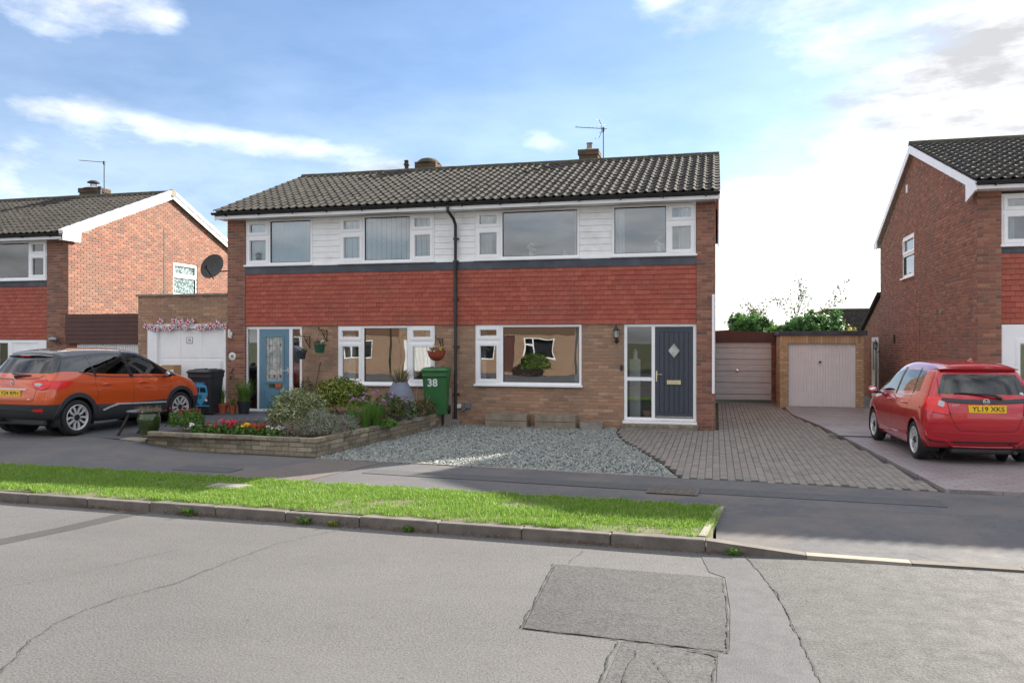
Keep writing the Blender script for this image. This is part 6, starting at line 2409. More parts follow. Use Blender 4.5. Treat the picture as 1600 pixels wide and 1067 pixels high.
ST.append([(hw - .2, 3.92, .2), (hw - .12, 3.98, .3), (hw - .1, 4.01, .45), (hw - .12, 4.0, .55), (hw - .14, 3.96, .62), (hw - .18, 3.92, .66), (hw - .28, 3.88, .69), (hw - .4, 3.86, .7)])
RM = [M['paint_red'], M['paint_red'], M['car_glass'], M['car_glass'], M['car_glass'], M['trim']] + [M['car_glass']] * 5
RN = ON


def rid(f, i, k, a):
    if f == 'floor':
        return 5
    if f == 'side':
        if k == 5:
            if i == 2:
                return 6 if a > 0 else 10
            if i in (3, 4):
                return 3 if a > 0 else 8
            if i in (5, 6):
                return 4 if a > 0 else 9
            return 0
        return 0
    if f == 'top':
        return 7 if i == 7 else (1 if i < 7 else 0)
    if f == 'rear':
        if k == 5:
            return 2 if abs(a) < .9 else 0
        return 0
    return 0


WR = [(.74, .305), (3.27, .305)]
cr = Car(CR, ST, FRAC, rid, RM, RN, WR, .303, .345)
for wy, wz in WR:
    for sg in MIRS:
        make_wheel(CR, .303, .185, 7, 'pair', sg * (hw - .105), wy, wz - .003, sg, .212)
        P_ = [(wy + .352 * math.cos(math.radians(-10 + 200 * i / 24)), wz + .352 * math.sin(math.radians(-10 + 200 * i / 24))) for i in range(25)]
        cr.line('x', P_, .02, M['paint_red'], 'arch_lip', sg, .001, .006)
for sg in MIRS:
    cr.line('x', [(1.06, 1.42), (1.02, 1.03), (1.10, .86), (1.16, .62), (1.06, .42)], .006, M['seam'], 'panel_gap', sg)
    cr.line('x', [(2.03, 1.42), (2.0, .95), (1.98, .6), (1.98, .26)], .006, M['seam'], 'panel_gap', sg)
    cr.line('x', [(3.02, .9), (3.0, .7), (2.92, .5), (2.9, .28)], .006, M['seam'], 'panel_gap', sg)
    cr.line('x', [(1.98, .97), (1.96, 1.2), (1.93, 1.43)], .09, M['black_plastic'], 'door_pillar', sg, .003)
    cr.line('x', [(1.0, 1.02), (1.06, 1.2), (1.12, 1.44)], .035, M['black_plastic'], 'door_pillar', sg, .003)
    cr.line('x', [(.86, 1.03), (1.05, 1.015), (1.5, .985), (1.95, .96), (2.5, .935), (3.05, .91)], .018, M['chrome'], 'window_trim', sg, .003)
    cr.line('x', [(.45, .85), (1.1, .875), (1.6, .865), (2.2, .835), (2.7, .80)], .014, M['paint_red'], 'body_crease', sg, .001, .012)
    cr.line('x', [(1.12, .36), (1.6, .33), (2.2, .31), (2.85, .29)], .04, M['paint_red'], 'sill_crease', sg, .001, .012)
    # lamps
    cr.patch('y', [(sg * .665, 1.02), (sg * .72, 1.02), (sg * .70, 1.30), (sg * .63, 1.36), (sg * .62, 1.30)], M['lens_red'], 'tail_light', 1, .006)
    lp = cr.patch('y', [(sg * .54, .94), (sg * .60, 1.0), (sg * .76, 1.01), (sg * .79, .93), (sg * .74, .80), (sg * .52, .765)], M['lens_red'], 'tail_light', 1, .010)
    if lp:
        cr.patch('y', [(sg * .565, .95), (sg * .635, .97), (sg * .66, .90), (sg * .60, .87), (sg * .575, .89)], M['lens_clear'], 'clear_lens', 1, .016, 3, .004, lp)
    cr.patch('x', [(.12, .80), (.16, 1.02), (.36, 1.03), (.30, .94), (.22, .82)], M['lens_red'], 'tail_light', sg, .008)
    cr.line('y', [(sg * .50, .76), (sg * .74, .795), (sg * .795, .93), (sg * .765, 1.015)], .008, M['seam'], 'lamp_gap', 1, .002)
    cr.line('y', [(sg * .50, .76), (sg * .535, .95), (sg * .61, 1.03), (sg * .60, 1.31)], .008, M['seam'], 'lamp_gap', 1, .002)
    cr.patch('y', [(sg * .48, .36), (sg * .80, .405), (sg * .79, .345), (sg * .52, .33)], M['black_plastic'], 'bumper_vent', 1, .004)
    cr.line('y', [(sg * .44, .30), (sg * .54, .37), (sg * .72, .385), (sg * .8, .43), (sg * .82, .5)], .035, M['paint_red'], 'bumper_crease', 1, .002, .018)
handles(cr, CR, (1.30, 2.22), .86, M['paint_red'])
mirror(cr, CR, 2.88, .98, hw, M['paint_red'])
cr.line('y', [(-.60, .985), (-.3, .965), (0, .96), (.3, .965), (.60, .985)], .062, M['trim'], 'tailgate_trim', 1, .002, .008)
cr.line('y', [(-.67, 1.03), (-.62, .96), (-.52, .80), (-.42, .56), (-.36, .525), (0, .52), (.36, .525), (.42, .56), (.52, .80), (.62, .96), (.67, 1.03)], .007, M['seam'], 'panel_gap')
cr.line('y', [(-.74, .49), (0, .47), (.74, .49)], .01, M['paint_red'], 'bumper_crease', 1, .001, .01)
cr.line('y', [(-.46, .345), (0, .345), (.46, .345)], .026, M['black_plastic'], 'bumper_slot', 1, .001, .004)
cr.line('y', [(-.46, .27), (0, .265), (.46, .27)], .03, M['paint_red'], 'bumper_crease', 1, .001, .014)
plate(cr, CR, 'YL19 XKS', 0, .855, .52, .111, .10)
h = cr.hit('y', 0, .965)
y = h[0].y - .016
m = MB()
m.lathe([(.034, 0), (.046, -.006), (.048, .01)], (0, y, .965), 24, axis='y', cap=False)
m.bev(-.026, -.014, y - .004, y + .004, .938, .992, .002)
m.bev(.014, .026, y - .004, y + .004, .938, .992, .002)
m.bev(-.016, .016, y - .004, y + .004, .959, .970, .002)
m.build('emblem', M['rim_silver'], CR)
h = cr.hit('y', -.44, .905)
obj('badge_text', text_mesh('JAZZ', .045, 'badge_text', M['rim_silver'], .002), CR, (-.42, h[0].y - .006, .905), (R(90), 0, 0))
sp = spoiler(cr, CR, M['paint_red'], .255, .68, 1.468, .56)
m = MB()
m.add([(-.012, .62, 1.53), (.012, .62, 1.53), (.03, .86, 1.545), (-.03, .86, 1.545), (0, .64, 1.61), (0, .72, 1.60)], [(0, 1, 4), (1, 2, 5, 4), (2, 3, 5), (3, 0, 4, 5)])
m.build('shark_fin_aerial', M['paint_red'], CR)
m = MB()
p0 = cr.hit('y', .16, 1.02)[0]
m.tube([p0 + Vector((.06, -.025, -.01)), p0 + Vector((-.05, -.03, .04)), (-.36, cr.hit('y', -.36, 1.09)[0].y - .018, 1.09)], [.026, .018, .008], 8)
m.tube([(-.42, cr.hit('y', -.42, 1.085)[0].y - .015, 1.085), (.06, cr.hit('y', .06, 1.075)[0].y - .015, 1.075)], .008, 6)
m.build('rear_wiper', M['black_plastic'], CR, smooth=True)
for sx, cl in ((-.50, 'leaf_gold'), (.53, 'decal_white')):
    m = MB()
    hh = cr.hit('y', sx, 1.075)
    m.lathe([(.03, 0), (.001, -.001)], (sx, hh[0].y - .003, 1.075), 14, axis='y', cap=False)
    m.build('window_sticker', M[cl], CR)
MB().bev(-.45, .45, .15, .4, .16, .26, .03).build('underbody', M['black_plastic'], CR)
m = MB()
m.cyl((.42, .1, .2), (.42, .5, .22), .03, n=10)
m.build('exhaust_pipe', M['rust'], CR)
cabin(CR, hw, 1.3, 2.3, .93)
# ------------------------------------------------------------------ garden wall, pots, bins and small things
GW = thing('garden_wall', 'low weathered buff walling round the flower bed', 'wall', (-7, 12.5, 0))
p0, p1, p2 = Vector((-9.9, 12.55)), Vector((-6.46, 12.33)), Vector((-5.97, 17.95))
for a, b, nb in ((p0, p1, 60), (p1, p2, 90)):
    U = b - a
    L_ = U.length
    m = MB()
    m.box(0, L_, .008, .10, -.02, .285)
    m.xf(frame((a.x, a.y, 0), U)).build('wall_core', M['mortar_grey'], GW)
    bricks(GW, (a.x, a.y, 0), U, L_, -.005, .245, [], M['garden_stone'], nb, None, .285, .070, .008, 'walling_stone')
    n = int(L_ / .29)
    w_ = L_ / n
    cm = MB().bev(-w_ / 2 + .003, w_ / 2 - .003, -.006, .108, .232, .305, .008).mesh('coping_stone', M['garden_stone'])
    for i in range(n):
        p = a + U.normalized() * (i + .5) * w_
        obj('coping_stone', cm, GW, (p.x, p.y, rnd.uniform(-.004, .003)), (0, 0, math.atan2(U.y, U.x) + rnd.uniform(-.008, .008)))
m = MB()
m.box(0, .5, .01, .2, -.02, .12)
m.xf(frame((-10.40, 12.585, 0), (1, -.065))).build('wall_core', M['mortar_grey'], GW)
bricks(GW, (-10.40, 12.582, 0), (1, -.065), .5, -.005, .15, [], M['garden_stone'], 4, None, .24, .068, .008, 'walling_stone')
MB().bev(-10.45, -9.92, 12.52, 12.85, .12, .165, .006).build('pale_slab', M['concrete_lt'], GW)
m = MB()
m.box(0, 2.6, 0, .1, -.02, .24)
m.xf(frame((-9.95, 15.2, 0), (0, -1))).build('inner_edge', M['garden_stone'], GW)


def planter(x0, x1, label):
    t = thing('timber_planter', label, 'planter', ((x0 + x1) / 2, 17.75, 0))
    y0, y1 = 17.52, 17.93
    for i in range(2):
        z = .005 + i * .15
        MB().bev(x0, x1, y0, y0 + .03, z, z + .143, .006).build('plank', M['timber'], t)
        MB().bev(x0, x1, y1 - .03, y1, z, z + .143, .006).build('plank', M['timber'], t)
        MB().bev(x0, x0 + .03, y0 + .032, y1 - .032, z, z + .143, .006).build('plank', M['timber'], t)
        MB().bev(x1 - .03, x1, y0 + .032, y1 - .032, z, z + .143, .006).build('plank', M['timber'], t)
    MB().box(x0 + .03, x1 - .03, y0 + .03, y1 - .03, .02, .25).build('soil_fill', M['soil'], t)
    return t


planter(-5.02, -4.07, 'weathered timber planter against the wall beside the service boxes')
planter(-3.88, -2.98, 'weathered timber planter against the wall between its twin and the stone trough')
t = thing('stone_trough', 'small weathered stone trough standing at the end of the timber planters', 'trough', (-2.64, 17.75, 0))
m = MB()
m.holes(-2.89, -2.39, 17.58, 17.9, [(-2.84, -2.44, 17.63, 17.85)], 0, .155)
m.v = [(x, z, y) for x, y, z in m.v]
m.v = [(x + (.015 if x < -2.64 else -.015) * (1 - z / .155), y, z) for x, y, z in m.v]
m.build('trough_wall', M['concrete'], t)
MB().box(-2.845, -2.435, 17.625, 17.855, .01, .12).build('soil_fill', M['soil'], t)


def wheelie(label, loc, rz, mat, lidmat):
    t = thing('wheelie_bin', label, 'bin', loc, rz, local=True)
    h, w0, w1, d0, d1 = .98, .235, .285, .24, .36
    m = MB()

    def ring(w, d, z, off):
        c = .04
        return [(-w + c, -d + off, z), (w - c, -d + off, z), (w, -d + c + off, z), (w, d - c + off, z), (w - c, d + off, z), (-w + c, d + off, z), (-w, d - c + off, z), (-w, -d + c + off, z)]
    R_ = [ring(w0, d0, .03, .02), ring(w0 + .004, d0 + .01, .12, .02), ring(w1 - .01, d1 - .03, h - .12, 0), ring(w1 + .0, d1 - .0, h - .1, 0), ring(w1 + .006, d1 + .0, h, 0)]
    vs = [p for r in R_ for p in r]
    fs = [(i * 8 + k, i * 8 + (k + 1) % 8, (i + 1) * 8 + (k + 1) % 8, (i + 1) * 8 + k) for i in range(4) for k in range(8)] + [tuple(range(8))[::-1], tuple(range(32, 40))]
    m.add(vs, fs)
    m.build('bin_body', mat, t)
    m = MB()
    vs = []
    for z, s in ((h + .004, 1.0), (h + .03, 1.03), (h + .05, 1.0), (h + .085, .86), (h + .095, .5)):
        vs += [(x * s * 1.05, y * (s * 1.05) - .015, z) for x, y, _ in ring(w1, d1, 0, 0)]
    m.add(vs, [(i * 8 + k, i * 8 + (k + 1) % 8, (i + 1) * 8 + (k + 1) % 8, (i + 1) * 8 + k) for i in range(4) for k in range(8)] + [tuple(range(8))[::-1], tuple(range(32, 40))])
    for sx in (-.12, .12):
        m.bev(sx - .02, sx + .02, -.3, .25, h + .08, h + .105, .008)
    lid = m.build('lid', lidmat, t, smooth=False)
    m = MB()
    m.cyl((-.2, d1 + .045, h - .01), (.2, d1 + .045, h - .01), .016, n=8)
    for sx in (-.2, .2):
        m.bev(sx - .02, sx + .02, d1 - .02, d1 + .06, h - .04, h + .02, .006)
    m.build('handle', mat, t)
    for sx in (-1, 1):
        m = MB()
        m.lathe([(.03, -.03), (.09, -.03), (.1, -.018), (.1, .018), (.09, .03), (.03, .03)], (sx * .25, d0 + .05, .10), 18, axis='x')
        m.build('wheel', M['tyre'], t, smooth=True)
    return t, lambda x, z: -(d0 + .01 - .02) - ((d1 - .03) - (d0 + .01) + .02) * (z - .12) / (h - .24)


t, fy = wheelie('green wheelie bin numbered 38 standing in the flower bed by the downpipe', (-6.1, 17.32, .27), R(12), M['bin_green'], M['bin_green'])
tilt = math.atan2((.33 - .25 + .02), .74)
for ch_, x in (('3', -.08), ('8', .035)):
    obj('bin_number', text_mesh(ch_, .23, 'bin_number', M['decal_white'], .001, .006), t, (x - .03, fy(0, .73) - .004, .73), (R(90) + tilt, 0, 0))
m = MB()
m.box(-.06, .02, fy(0, .88) - .004, fy(0, .88) + .01, .875, .89)
m.build('bin_label', M['decal_white'], t)
t, fy = wheelie('charcoal wheelie bin with a blue camper van sticker by the garage door', (-11.78, 17.0, ZD + .012), R(5), M['bin_black'], M['bin_black'])
# camper van sticker, built as flat vinyl shapes on the sloping front
Mt = Matrix.Translation((0, fy(0, .5) - .003, .5)) @ Matrix.Rotation(tilt, 4, 'X')


def vinyl(polys, mat, lift, name, parent):
    m = MB()
    for p in polys:
        m.extr([(x, -lift, z) for x, z in p], (0, .0012, 0))
    m.xf(Mt)
    return m.build(name, mat, parent)


arc = lambda cx, cz, r, a0, a1, n, sx=1, sz=1: [(cx + r * sx * math.cos(math.radians(a0 + (a1 - a0) * i / n)), cz + r * sz * math.sin(math.radians(a0 + (a1 - a0) * i / n))) for i in range(n + 1)]
vinyl([[(-.20, -.02), (-.155, -.24), (.155, -.24), (.20, -.02), (.19, .16)] + arc(0, .16, .19, 0, 180, 12, 1, .45)], M['decal_blue'], .001, 'van_sticker', t)
vinyl([[(-.165, .035), (-.012, .035), (-.012, .15), (-.15, .15)], [(.165, .035), (.012, .035), (.012, .15), (.15, .15)],
       [(-.20, -.03), (-.06, -.22), (-.155, -.235)], [(.20, -.03), (.06, -.22), (.155, -.235)]], M['decal_black'], .0025, 'van_window', t)
vinyl([arc(0, -.07, .05, 0, 360, 20)[:-1]], M['decal_black'], .0025, 'van_badge', t)
vinyl([arc(0, -.07, .042, 0, 360, 20)[:-1]], M['decal_blue'], .004, 'van_badge', t)
vinyl([[(-.026, -.04), (-.018, -.04), (0, -.064), (.018, -.04), (.026, -.04), (0, -.074)], [(-.038, -.05), (-.03, -.05), (-.016, -.092), (0, -.075), (.016, -.092), (.03, -.05), (.038, -.05), (.018, -.108), (0, -.088), (-.018, -.108)]], M['decal_black'], .0055, 'van_badge', t)
for sx in (-1, 1):
    vinyl([arc(sx * .15, -.15, .035, 0, 360, 16)[:-1]], M['decal_white'], .004, 'van_headlamp', t)
    vinyl([arc(sx * .165, -.085, .022, 0, 360, 12)[:-1]], M['decal_orange'], .004, 'van_indicator', t)
vinyl([[(-.21, -.27), (.21, -.27), (.22, -.30), (-.22, -.30)], [(-.16, .262), (.16, .262), (.17, .272), (-.17, .272)], [(-.03, -.27), (.03, -.27), (.03, -.24), (-.03, -.24)]] + [[(x, .245), (x + .05, .25), (x + .05, .265), (x, .265)] for x in (-.14, -.05, .05)], M['decal_blue'], .002, 'van_sticker', t)
# cardboard carton by the garage
t = thing('cardboard_carton', 'tall brown cardboard carton leaning by the white garage door', 'box', (-13.25, 17.75, ZD))
MB().bev(-13.44, -13.08, 17.55, 17.85, ZD, 1.33, .004).build('carton_body', M['card'], t)
MB().box(-13.17, -13.09, 17.546, 17.55, 1.16, 1.22).build('carton_label', M['decal_white'], t)
# round folding table and glazed pot
ZP = .10
t = thing('folding_table', 'small round grey metal table with slanted folding legs by the glazed pot', 'table', (-10.55, 13.1, ZP))
MB().lathe([(.28, 0), (.30, .008), (.30, .022), (.27, .028), (.001, .024)], (-10.45, 13.15, .60), 28).build('table_top', plain('weathered_grey_metal', srgb(104, 112, 124), .6, .2, 6), t, smooth=True)
for a, b in (((-10.62, 13.0, .6), (-10.82, 12.86, ZP + .01)), ((-10.3, 13.3, .6), (-10.7, 13.28, ZP + .06)), ((-10.6, 13.3, .6), (-10.2, 13.25, ZP + .06))):
    m = MB()
    m.cyl(a, b, .024, .028, 8)
    m.build('leg', M['rust'], t)
m = MB()
m.tube([(-10.92, 12.82, ZP), (-10.72, 12.84, ZP + .005), (-10.48, 13.05, ZP + .02)], .016, 6)
m.tube([(-10.86, 12.95, ZP - .02), (-10.56, 12.70, ZP - .06)], .014, 6)
m.build('foot_bar', M['black_metal'], t)


def twigs(m, c, r, n, seed, up=1.0, rad=.004, fork=True):
    q = random.Random(seed)
    for i in range(n):
        a = q.uniform(0, 6.28)
        e = q.uniform(.2, 1.3)
        d = Vector((math.cos(a) * math.cos(e), math.sin(a) * math.cos(e), math.sin(e) * up))
        L = r * q.uniform(.6, 1.1)
        p = Vector(c) + Vector((math.cos(a), math.sin(a), 0)) * r * .2
        k = p + d * L * .6 + Vector((q.uniform(-.04, .04), q.uniform(-.04, .04), 0))
        m.tube([p, k, p + d * L], [rad, rad * .8, rad * .4], 4)
        if fork:
            m.tube([k, k + (d + Vector((q.uniform(-.6, .6), q.uniform(-.6, .6), .2))) * L * .4], [rad * .7, rad * .3], 4)
    return m


def leafcloud(name, P, N_, size, mat, parent, asp=.5, seed=0, fold=.25):
    """P: leaf positions, N_: outward direction per leaf"""
    g = np.random.default_rng(seed)
    n = len(P)
    P = np.asarray(P)
    N_ = np.asarray(N_) + g.normal(0, .65, (n, 3))
    N_ /= np.linalg.norm(N_, axis=1)[:, None] + 1e-9
    T = np.cross(N_, g.normal(0, 1, (n, 3)))
    T /= np.linalg.norm(T, axis=1)[:, None] + 1e-9
    B = np.cross(N_, T)
    s = g.uniform(size * .6, size * 1.35, n)[:, None]
    V = np.stack([P - T * s * .5, P + B * s * asp * .5 + N_ * s * fold * .2, P + T * s * .5, P - B * s * asp * .5 + N_ * s * fold * .2], 1).reshape(-1, 3)
    F = np.arange(4 * n).reshape(n, 4)
    return obj(name, fast_mesh(name, V, F, mat), parent)


def dome_points(c, r, n, seed, lump=.25, fill=.72, low=-.2):
    g = np.random.default_rng(seed)
    d = g.normal(0, 1, (n * 2, 3))
    d /= np.linalg.norm(d, axis=1)[:, None]
    d = d[d[:, 2] > low][:n]
    k = np.array([1 + lump * (noise.noise((q[0] * 2.3 + seed, q[1] * 2.3, q[2] * 2.3)) + .5 * noise.noise((q[0] * 6, q[1] * 6 + seed, q[2] * 6))) for q in d])
    rad = (fill + (1 - fill) * g.uniform(0, 1, len(d)) ** .6) * k
    P = np.array(c) + d * rad[:, None] * np.array(r)
    return P, d


def shrub(name, label, cat, c, r, n, size, mats, seed, asp=.5, stems=10, group=None, lump=.28, low=-.15, fill=.6):
    t = thing(name, label, cat, c, group=group)
    k = len(mats)
    for i, (mt, share) in enumerate(mats):
        P, d = dome_points(c, r, int(n * share), seed * 7 + i, lump, fill if i == 0 else .8, low)
        leafcloud('foliage', P, d, size, M[mt], t, asp, seed + i)
    m = MB()
    twigs(m, (c[0], c[1], c[2] - r[2] * .5), max(r) * 1.0, stems, seed, 1.1, .006)
    m.build('stem', M['bark'], t)
    return t


def blades(name, c, n, h, spread, w, mat, parent, seed, arch=.6):
    g = random.Random(seed)
    m = MB()
    for i in range(n):
        a = g.uniform(0, 6.28)
        r0 = g.uniform(0, .3) * spread
        L = h * g.uniform(.55, 1.1)
        out = g.uniform(.15, 1) * spread
        b = Vector((c[0] + r0 * math.cos(a), c[1] + r0 * math.sin(a), c[2]))
        o = Vector((math.cos(a), math.sin(a), 0))
        s = Vector((-math.sin(a), math.cos(a), 0)) * w * g.uniform(.6, 1.2)
        droop = g.uniform(.2, 1) * arch
        pts = []
        for k in range(5):
            u = k / 4
            pts.append(b + o * out * u ** 1.6 + Vector((0, 0, L * (u - droop * .55 * u ** 3))))
        vs = []
        for k, p in enumerate(pts[:-1]):
            ww = (1, .95, .8, .5)[k]
            vs += [p - s * ww, p + s * ww]
        vs.append(pts[-1])
        m.add(vs, [(0, 1, 3, 2), (2, 3, 5, 4), (4, 5, 7, 6), (6, 7, 8)])
    return m.build(name, mat, parent, fix=False)


def flowers(parent, pts, size, mat, seed, n=16, name='flower_head'):
    for i, p in enumerate(pts):
        P, d = dome_points(p, (size, size, size * .7), n, seed + i, .1, .5, -.3)
        leafcloud(name, P, d, size * .9, mat, parent, .8, seed + i)


t = thing('glazed_pot', 'tall dark green glazed pot holding a dry twiggy plant', 'pot', (-10.14, 12.9, ZP))
m = MB()
m.lathe([(.12, 0), (.145, .05), (.19, .2), (.205, .33), (.195, .4), (.175, .44), (.2, .455), (.205, .48), (.185, .485), (.16, .45), (.15, .3)], (-10.14, 12.9, ZP + .06), 32)
m.build('pot_body', M['glaze'], t, smooth=True)
m = MB()
m.lathe([(.17, 0), (.001, .01)], (-10.14, 12.9, ZP + .47), 20, cap=False)
m.build('soil_fill', M['soil'], t)
m = MB()
twigs(m, (-10.14, 12.9, ZP + .5), .24, 90, 3, .6, .004)
m.build('dry_plant', M['straw'], t, fix=False)
# pots by the blue door
for i, (x, r, h, mt, lab) in enumerate(((-11.55, .145, .24, 'terracotta', 'larger terracotta pot of upright green leaves beside the charcoal bin'), (-11.27, .10, .20, 'terracotta', 'smaller terracotta pot of thin leaves between the other two pots by the door'), (-10.96, .16, .30, 'pot_black', 'black pot of tall arching grassy leaves at the blue door'))):
    t = thing('plant_pot', lab, 'plant pot', (x, 17.3, ZD + .012))
    z = ZD + .012
    m = MB()
    m.lathe([(r * .7, 0), (r * .92, h * .8), (r * 1.05, h * .8), (r * 1.08, h), (r * .95, h), (r * .9, h * .85)], (x, 17.3, z), 24)
    m.lathe([(r * .9, 0), (.001, .01)], (x, 17.3, z + h * .86), 16, cap=False)
    m.build('pot_body', M[mt], t, smooth=True)
    if i == 0:
        blades('foliage', (x, 17.3, z + h * .85), 46, .5, .16, .012, M['leaf_green'], t, 21, .3)
    elif i == 1:
        blades('foliage', (x, 17.3, z + h * .85), 30, .36, .2, .008, M['leaf_green'], t, 22, .7)
    else:
        blades('foliage', (x, 17.3, z + h * .85), 150, .74, .42, .009, M['leaf_green'], t, 23, .8)
        blades('foliage', (x, 17.3, z + h * .85), 30, .6, .42, .008, M['straw'], t, 24, .9)
# hanging baskets
for i, (x, zb, potm, lab, fl, yb) in enumerate(((-9.62, 1.60, 'pot_navy', 'dark hanging basket of white and violet flowers on the bracket by the blue door', ('f_white', 'f_lilac', 'f_blue'), 17.6), (-9.16, 1.75, 'pot_green', 'green hanging basket of blue and white flowers on the bracket away from the door', ('f_blue', 'f_white', 'f_rust'), 17.66), (-6.2, 1.60, 'terracotta_pl', 'shallow terracotta-coloured hanging bowl of yellow and rust flowers above the green bin', ('f_yellow', 'f_rust', 'leaf_brown'), 17.6))):
    zt = zb + (.42 if i < 2 else .36)
    b = thing('wall_bracket', ('black scrolled bracket by the blue door', 'black scrolled bracket between the blue door and the window', 'black scrolled bracket above the green bin')[i], 'bracket', (x, 18.03, zt))
    m = MB()
    m.tube([(x, 18.03, zt + .04), (x, 18.03, zt - .26)], .011, 6)
    m.tube([(x, 18.02, zt), (x, 17.8, zt + .02), (x, yb - .02, zt + .03), (x, yb - .06, zt + .06), (x, yb - .04, zt + .1)], .010, 6)
    m.tube([(x, 18.02, zt - .24), (x, 17.9, zt - .14), (x, 17.76, zt + .01)], .010, 6)
    m.tube([(x, 17.9, zt - .13), (x, 17.86, zt - .05), (x, 17.92, zt - .03), (x, 17.94, zt - .08)], .007, 6)
    m.build('bracket_arm', M['black_metal'], b, smooth=True)
    t = thing('hanging_basket', lab, 'hanging basket', (x, yb, zb - .12))
    r = .14 if i < 2 else .20
    m = MB()
    if i < 2:
        m.lathe([(r * .66, -.10), (r * .7, -.1), (r * .95, .08), (r * 1.06, .085), (r * 1.06, .10), (r * .9, .1), (r * .88, .06), (.001, .06)], (x, yb, zb), 22)
    else:
        m.lathe([(r * .35, -.12), (r * .7, -.08), (r * .93, -.01), (r, .07), (r * 1.05, .075), (r * 1.05, .09), (r * .94, .09), (.001, .06)], (x, yb, zb), 24)
    m.build('basket', M[potm], t, smooth=True)
    m = MB()
    for k in range(3):
        a = k * 2.09 + .4
        m.tube([(x + r * math.cos(a), yb + r * math.sin(a), zb + .09), (x, yb, zt + .02)], .0025, 4)
    m.build('chain', M['black_metal'], t)
    P, d = dome_points((x, yb, zb + .08), (r * 1.15, r * 1.15, .1), 120, 40 + i, .2, .5, -.1)
    leafcloud('foliage', P, d, .045, M['leaf_green' if i < 2 else 'leaf_brown'], t, .6, i)
    q = random.Random(60 + i)
    for k, f_ in enumerate(fl):
        flowers(t, [(x + q.uniform(-r, r) * .8, yb - abs(q.uniform(0, r)) * .8, zb + .13 + q.uniform(0, .05)) for _ in range(4)], .035, M[f_], 80 + 10 * i + k, 12)
# bunting over the garage door
BT = thing('bunting', 'string of small union flag bunting across the top of the white garage door', 'bunting', (-13.1, 17.95, 2.3))
m = MB()
cord = []
for i in range(41):
    u = i / 40
    x = -14.22 + 2.32 * u
    cord.append((x, 17.985, 2.36 - .05 * math.sin(u * math.pi * 5) ** 2 + .012 * math.sin(u * 40)))
m.tube(cord, .004, 4)
m.build('cord', M['decal_white'], BT)
FM = [M['decal_white'], plain('flag_blue', srgb(38, 42, 104), .8), plain('flag_red', srgb(190, 34, 52), .8)]
q = random.Random(5)
fm = MB()
w, h = .088, .062
fm.box(-w, w, -.0008, .0008, -2 * h, 0, 1)
for sx in (-1, 1):
    fm.extr([(-sx * w, -.002, 0), (-sx * w * .7, -.002, 0), (sx * w, -.002, -2 * h), (sx * w * .7, -.002, -2 * h)], (0, .004, 0), 0)
fm.box(-.03, .03, -.003, .003, -2 * h, 0, 0)
fm.box(-w, w, -.0031, .0031, -h - .024, -h + .024, 0)
fm.box(-.016, .016, -.0042, .0042, -2 * h, 0, 2)
fm.box(-w, w, -.0043, .0043, -h - .012, -h + .012, 2)
fme = fm.mesh('flag', FM)
for i, u in enumerate([.015, .06, .1, .13, .21, .25, .29, .36, .41, .45, .50, .56, .60, .67, .74, .79, .85, .92, .97]):
    k = u * 40
    a, b = cord[int(k)], cord[min(40, int(k) + 1)]
    p = Vector(a).lerp(Vector(b), k - int(k))
    up = q.random() < .28
    obj('flag', fme, BT, (p.x, p.y - .008 - .004 * (i % 3), p.z + (.03 if up else 0)), (q.uniform(-.15, .15), q.uniform(-.7, .7) + (math.pi * .8 if up else 0), q.uniform(-.5, .5)))
# grey pot with spiky plant
t = thing('grey_planter', 'large smooth grey bell-shaped planter with a spiky plant in the flower bed', 'planter', (-6.5, 16.15, .25))
m = MB()
m.lathe([(.36, -.05), (.36, .08), (.335, .3), (.28, .52), (.22, .68), (.175, .77), (.155, .81), (.13, .815), (.12, .79), (.14, .7)], (-6.5, 16.15, .25), 32)
m.build('pot_body', M['pot_grey'], t, smooth=True)
blades('foliage', (-6.5, 16.15, .99), 34, .44, .5, .013, M['leaf_brown'], t, 31, .5)
blades('foliage', (-6.5, 16.15, .99), 22, .5, .45, .013, M['leaf_dark'], t, 32, .5)
# cane and slab
t = thing('garden_cane', 'thin dark cane leaning on the brick between the blue door and the window', 'cane', (-9.4, 17.9, .25))
MB().cyl((-9.46, 17.8, .22), (-9.33, 18.03, 1.42), .009, n=6).build('cane_shaft', M['rust'], t)
t = thing('paving_slab', 'grey slab standing on edge behind the green bin', 'slab', (-5.98, 17.6, .25))
MB().bev(-5.965, -5.925, 17.4, 17.9, 0, .84, .008).build('slab_body', M['concrete'], t)
# shrubs in the bed
shrub('variegated_shrub', 'rounded cream-variegated shrub in the middle of the flower bed front', 'shrub', (-7.40, 13.4, .54), (.56, .48, .52), 3600, .05, (('leaf_var', 1.0), ('leaf_dark', .35)), 3, .5, 14)
shrub('golden_privet', 'dense clipped green shrub with golden tips before the window', 'shrub', (-7.42, 15.25, .68), (.60, .48, .50), 3400, .06, (('leaf_priv', 1.0), ('leaf_gold', .3)), 5, .6, 14, lump=.2)
shrub('lavender_bush', 'low silver-grey lavender mound at the corner of the wall', 'shrub', (-6.72, 12.98, .38), (.36, .34, .36), 1700, .05, (('leaf_grey', 1.0), ('leaf_green', .12)), 7, .22, 16)
shrub('lavender_bush', 'twiggy brown and grey lavender below the variegated shrub', 'shrub', (-7.12, 12.82, .32), (.32, .24, .24), 800, .045, (('leaf_grey', .7), ('leaf_brown', .6)), 9, .22, 20)
shrub('lavender_bush', 'silver-grey lavender further along the side wall by the chives', 'shrub', (-6.42, 13.35, .36), (.24, .28, .28), 900, .045, (('leaf_grey', 1.0),), 11, .22, 12)
t = thing('chive_clump', 'tall clump of thin green chives with pale lilac heads', 'plant', (-6.42, 14.2, .25))
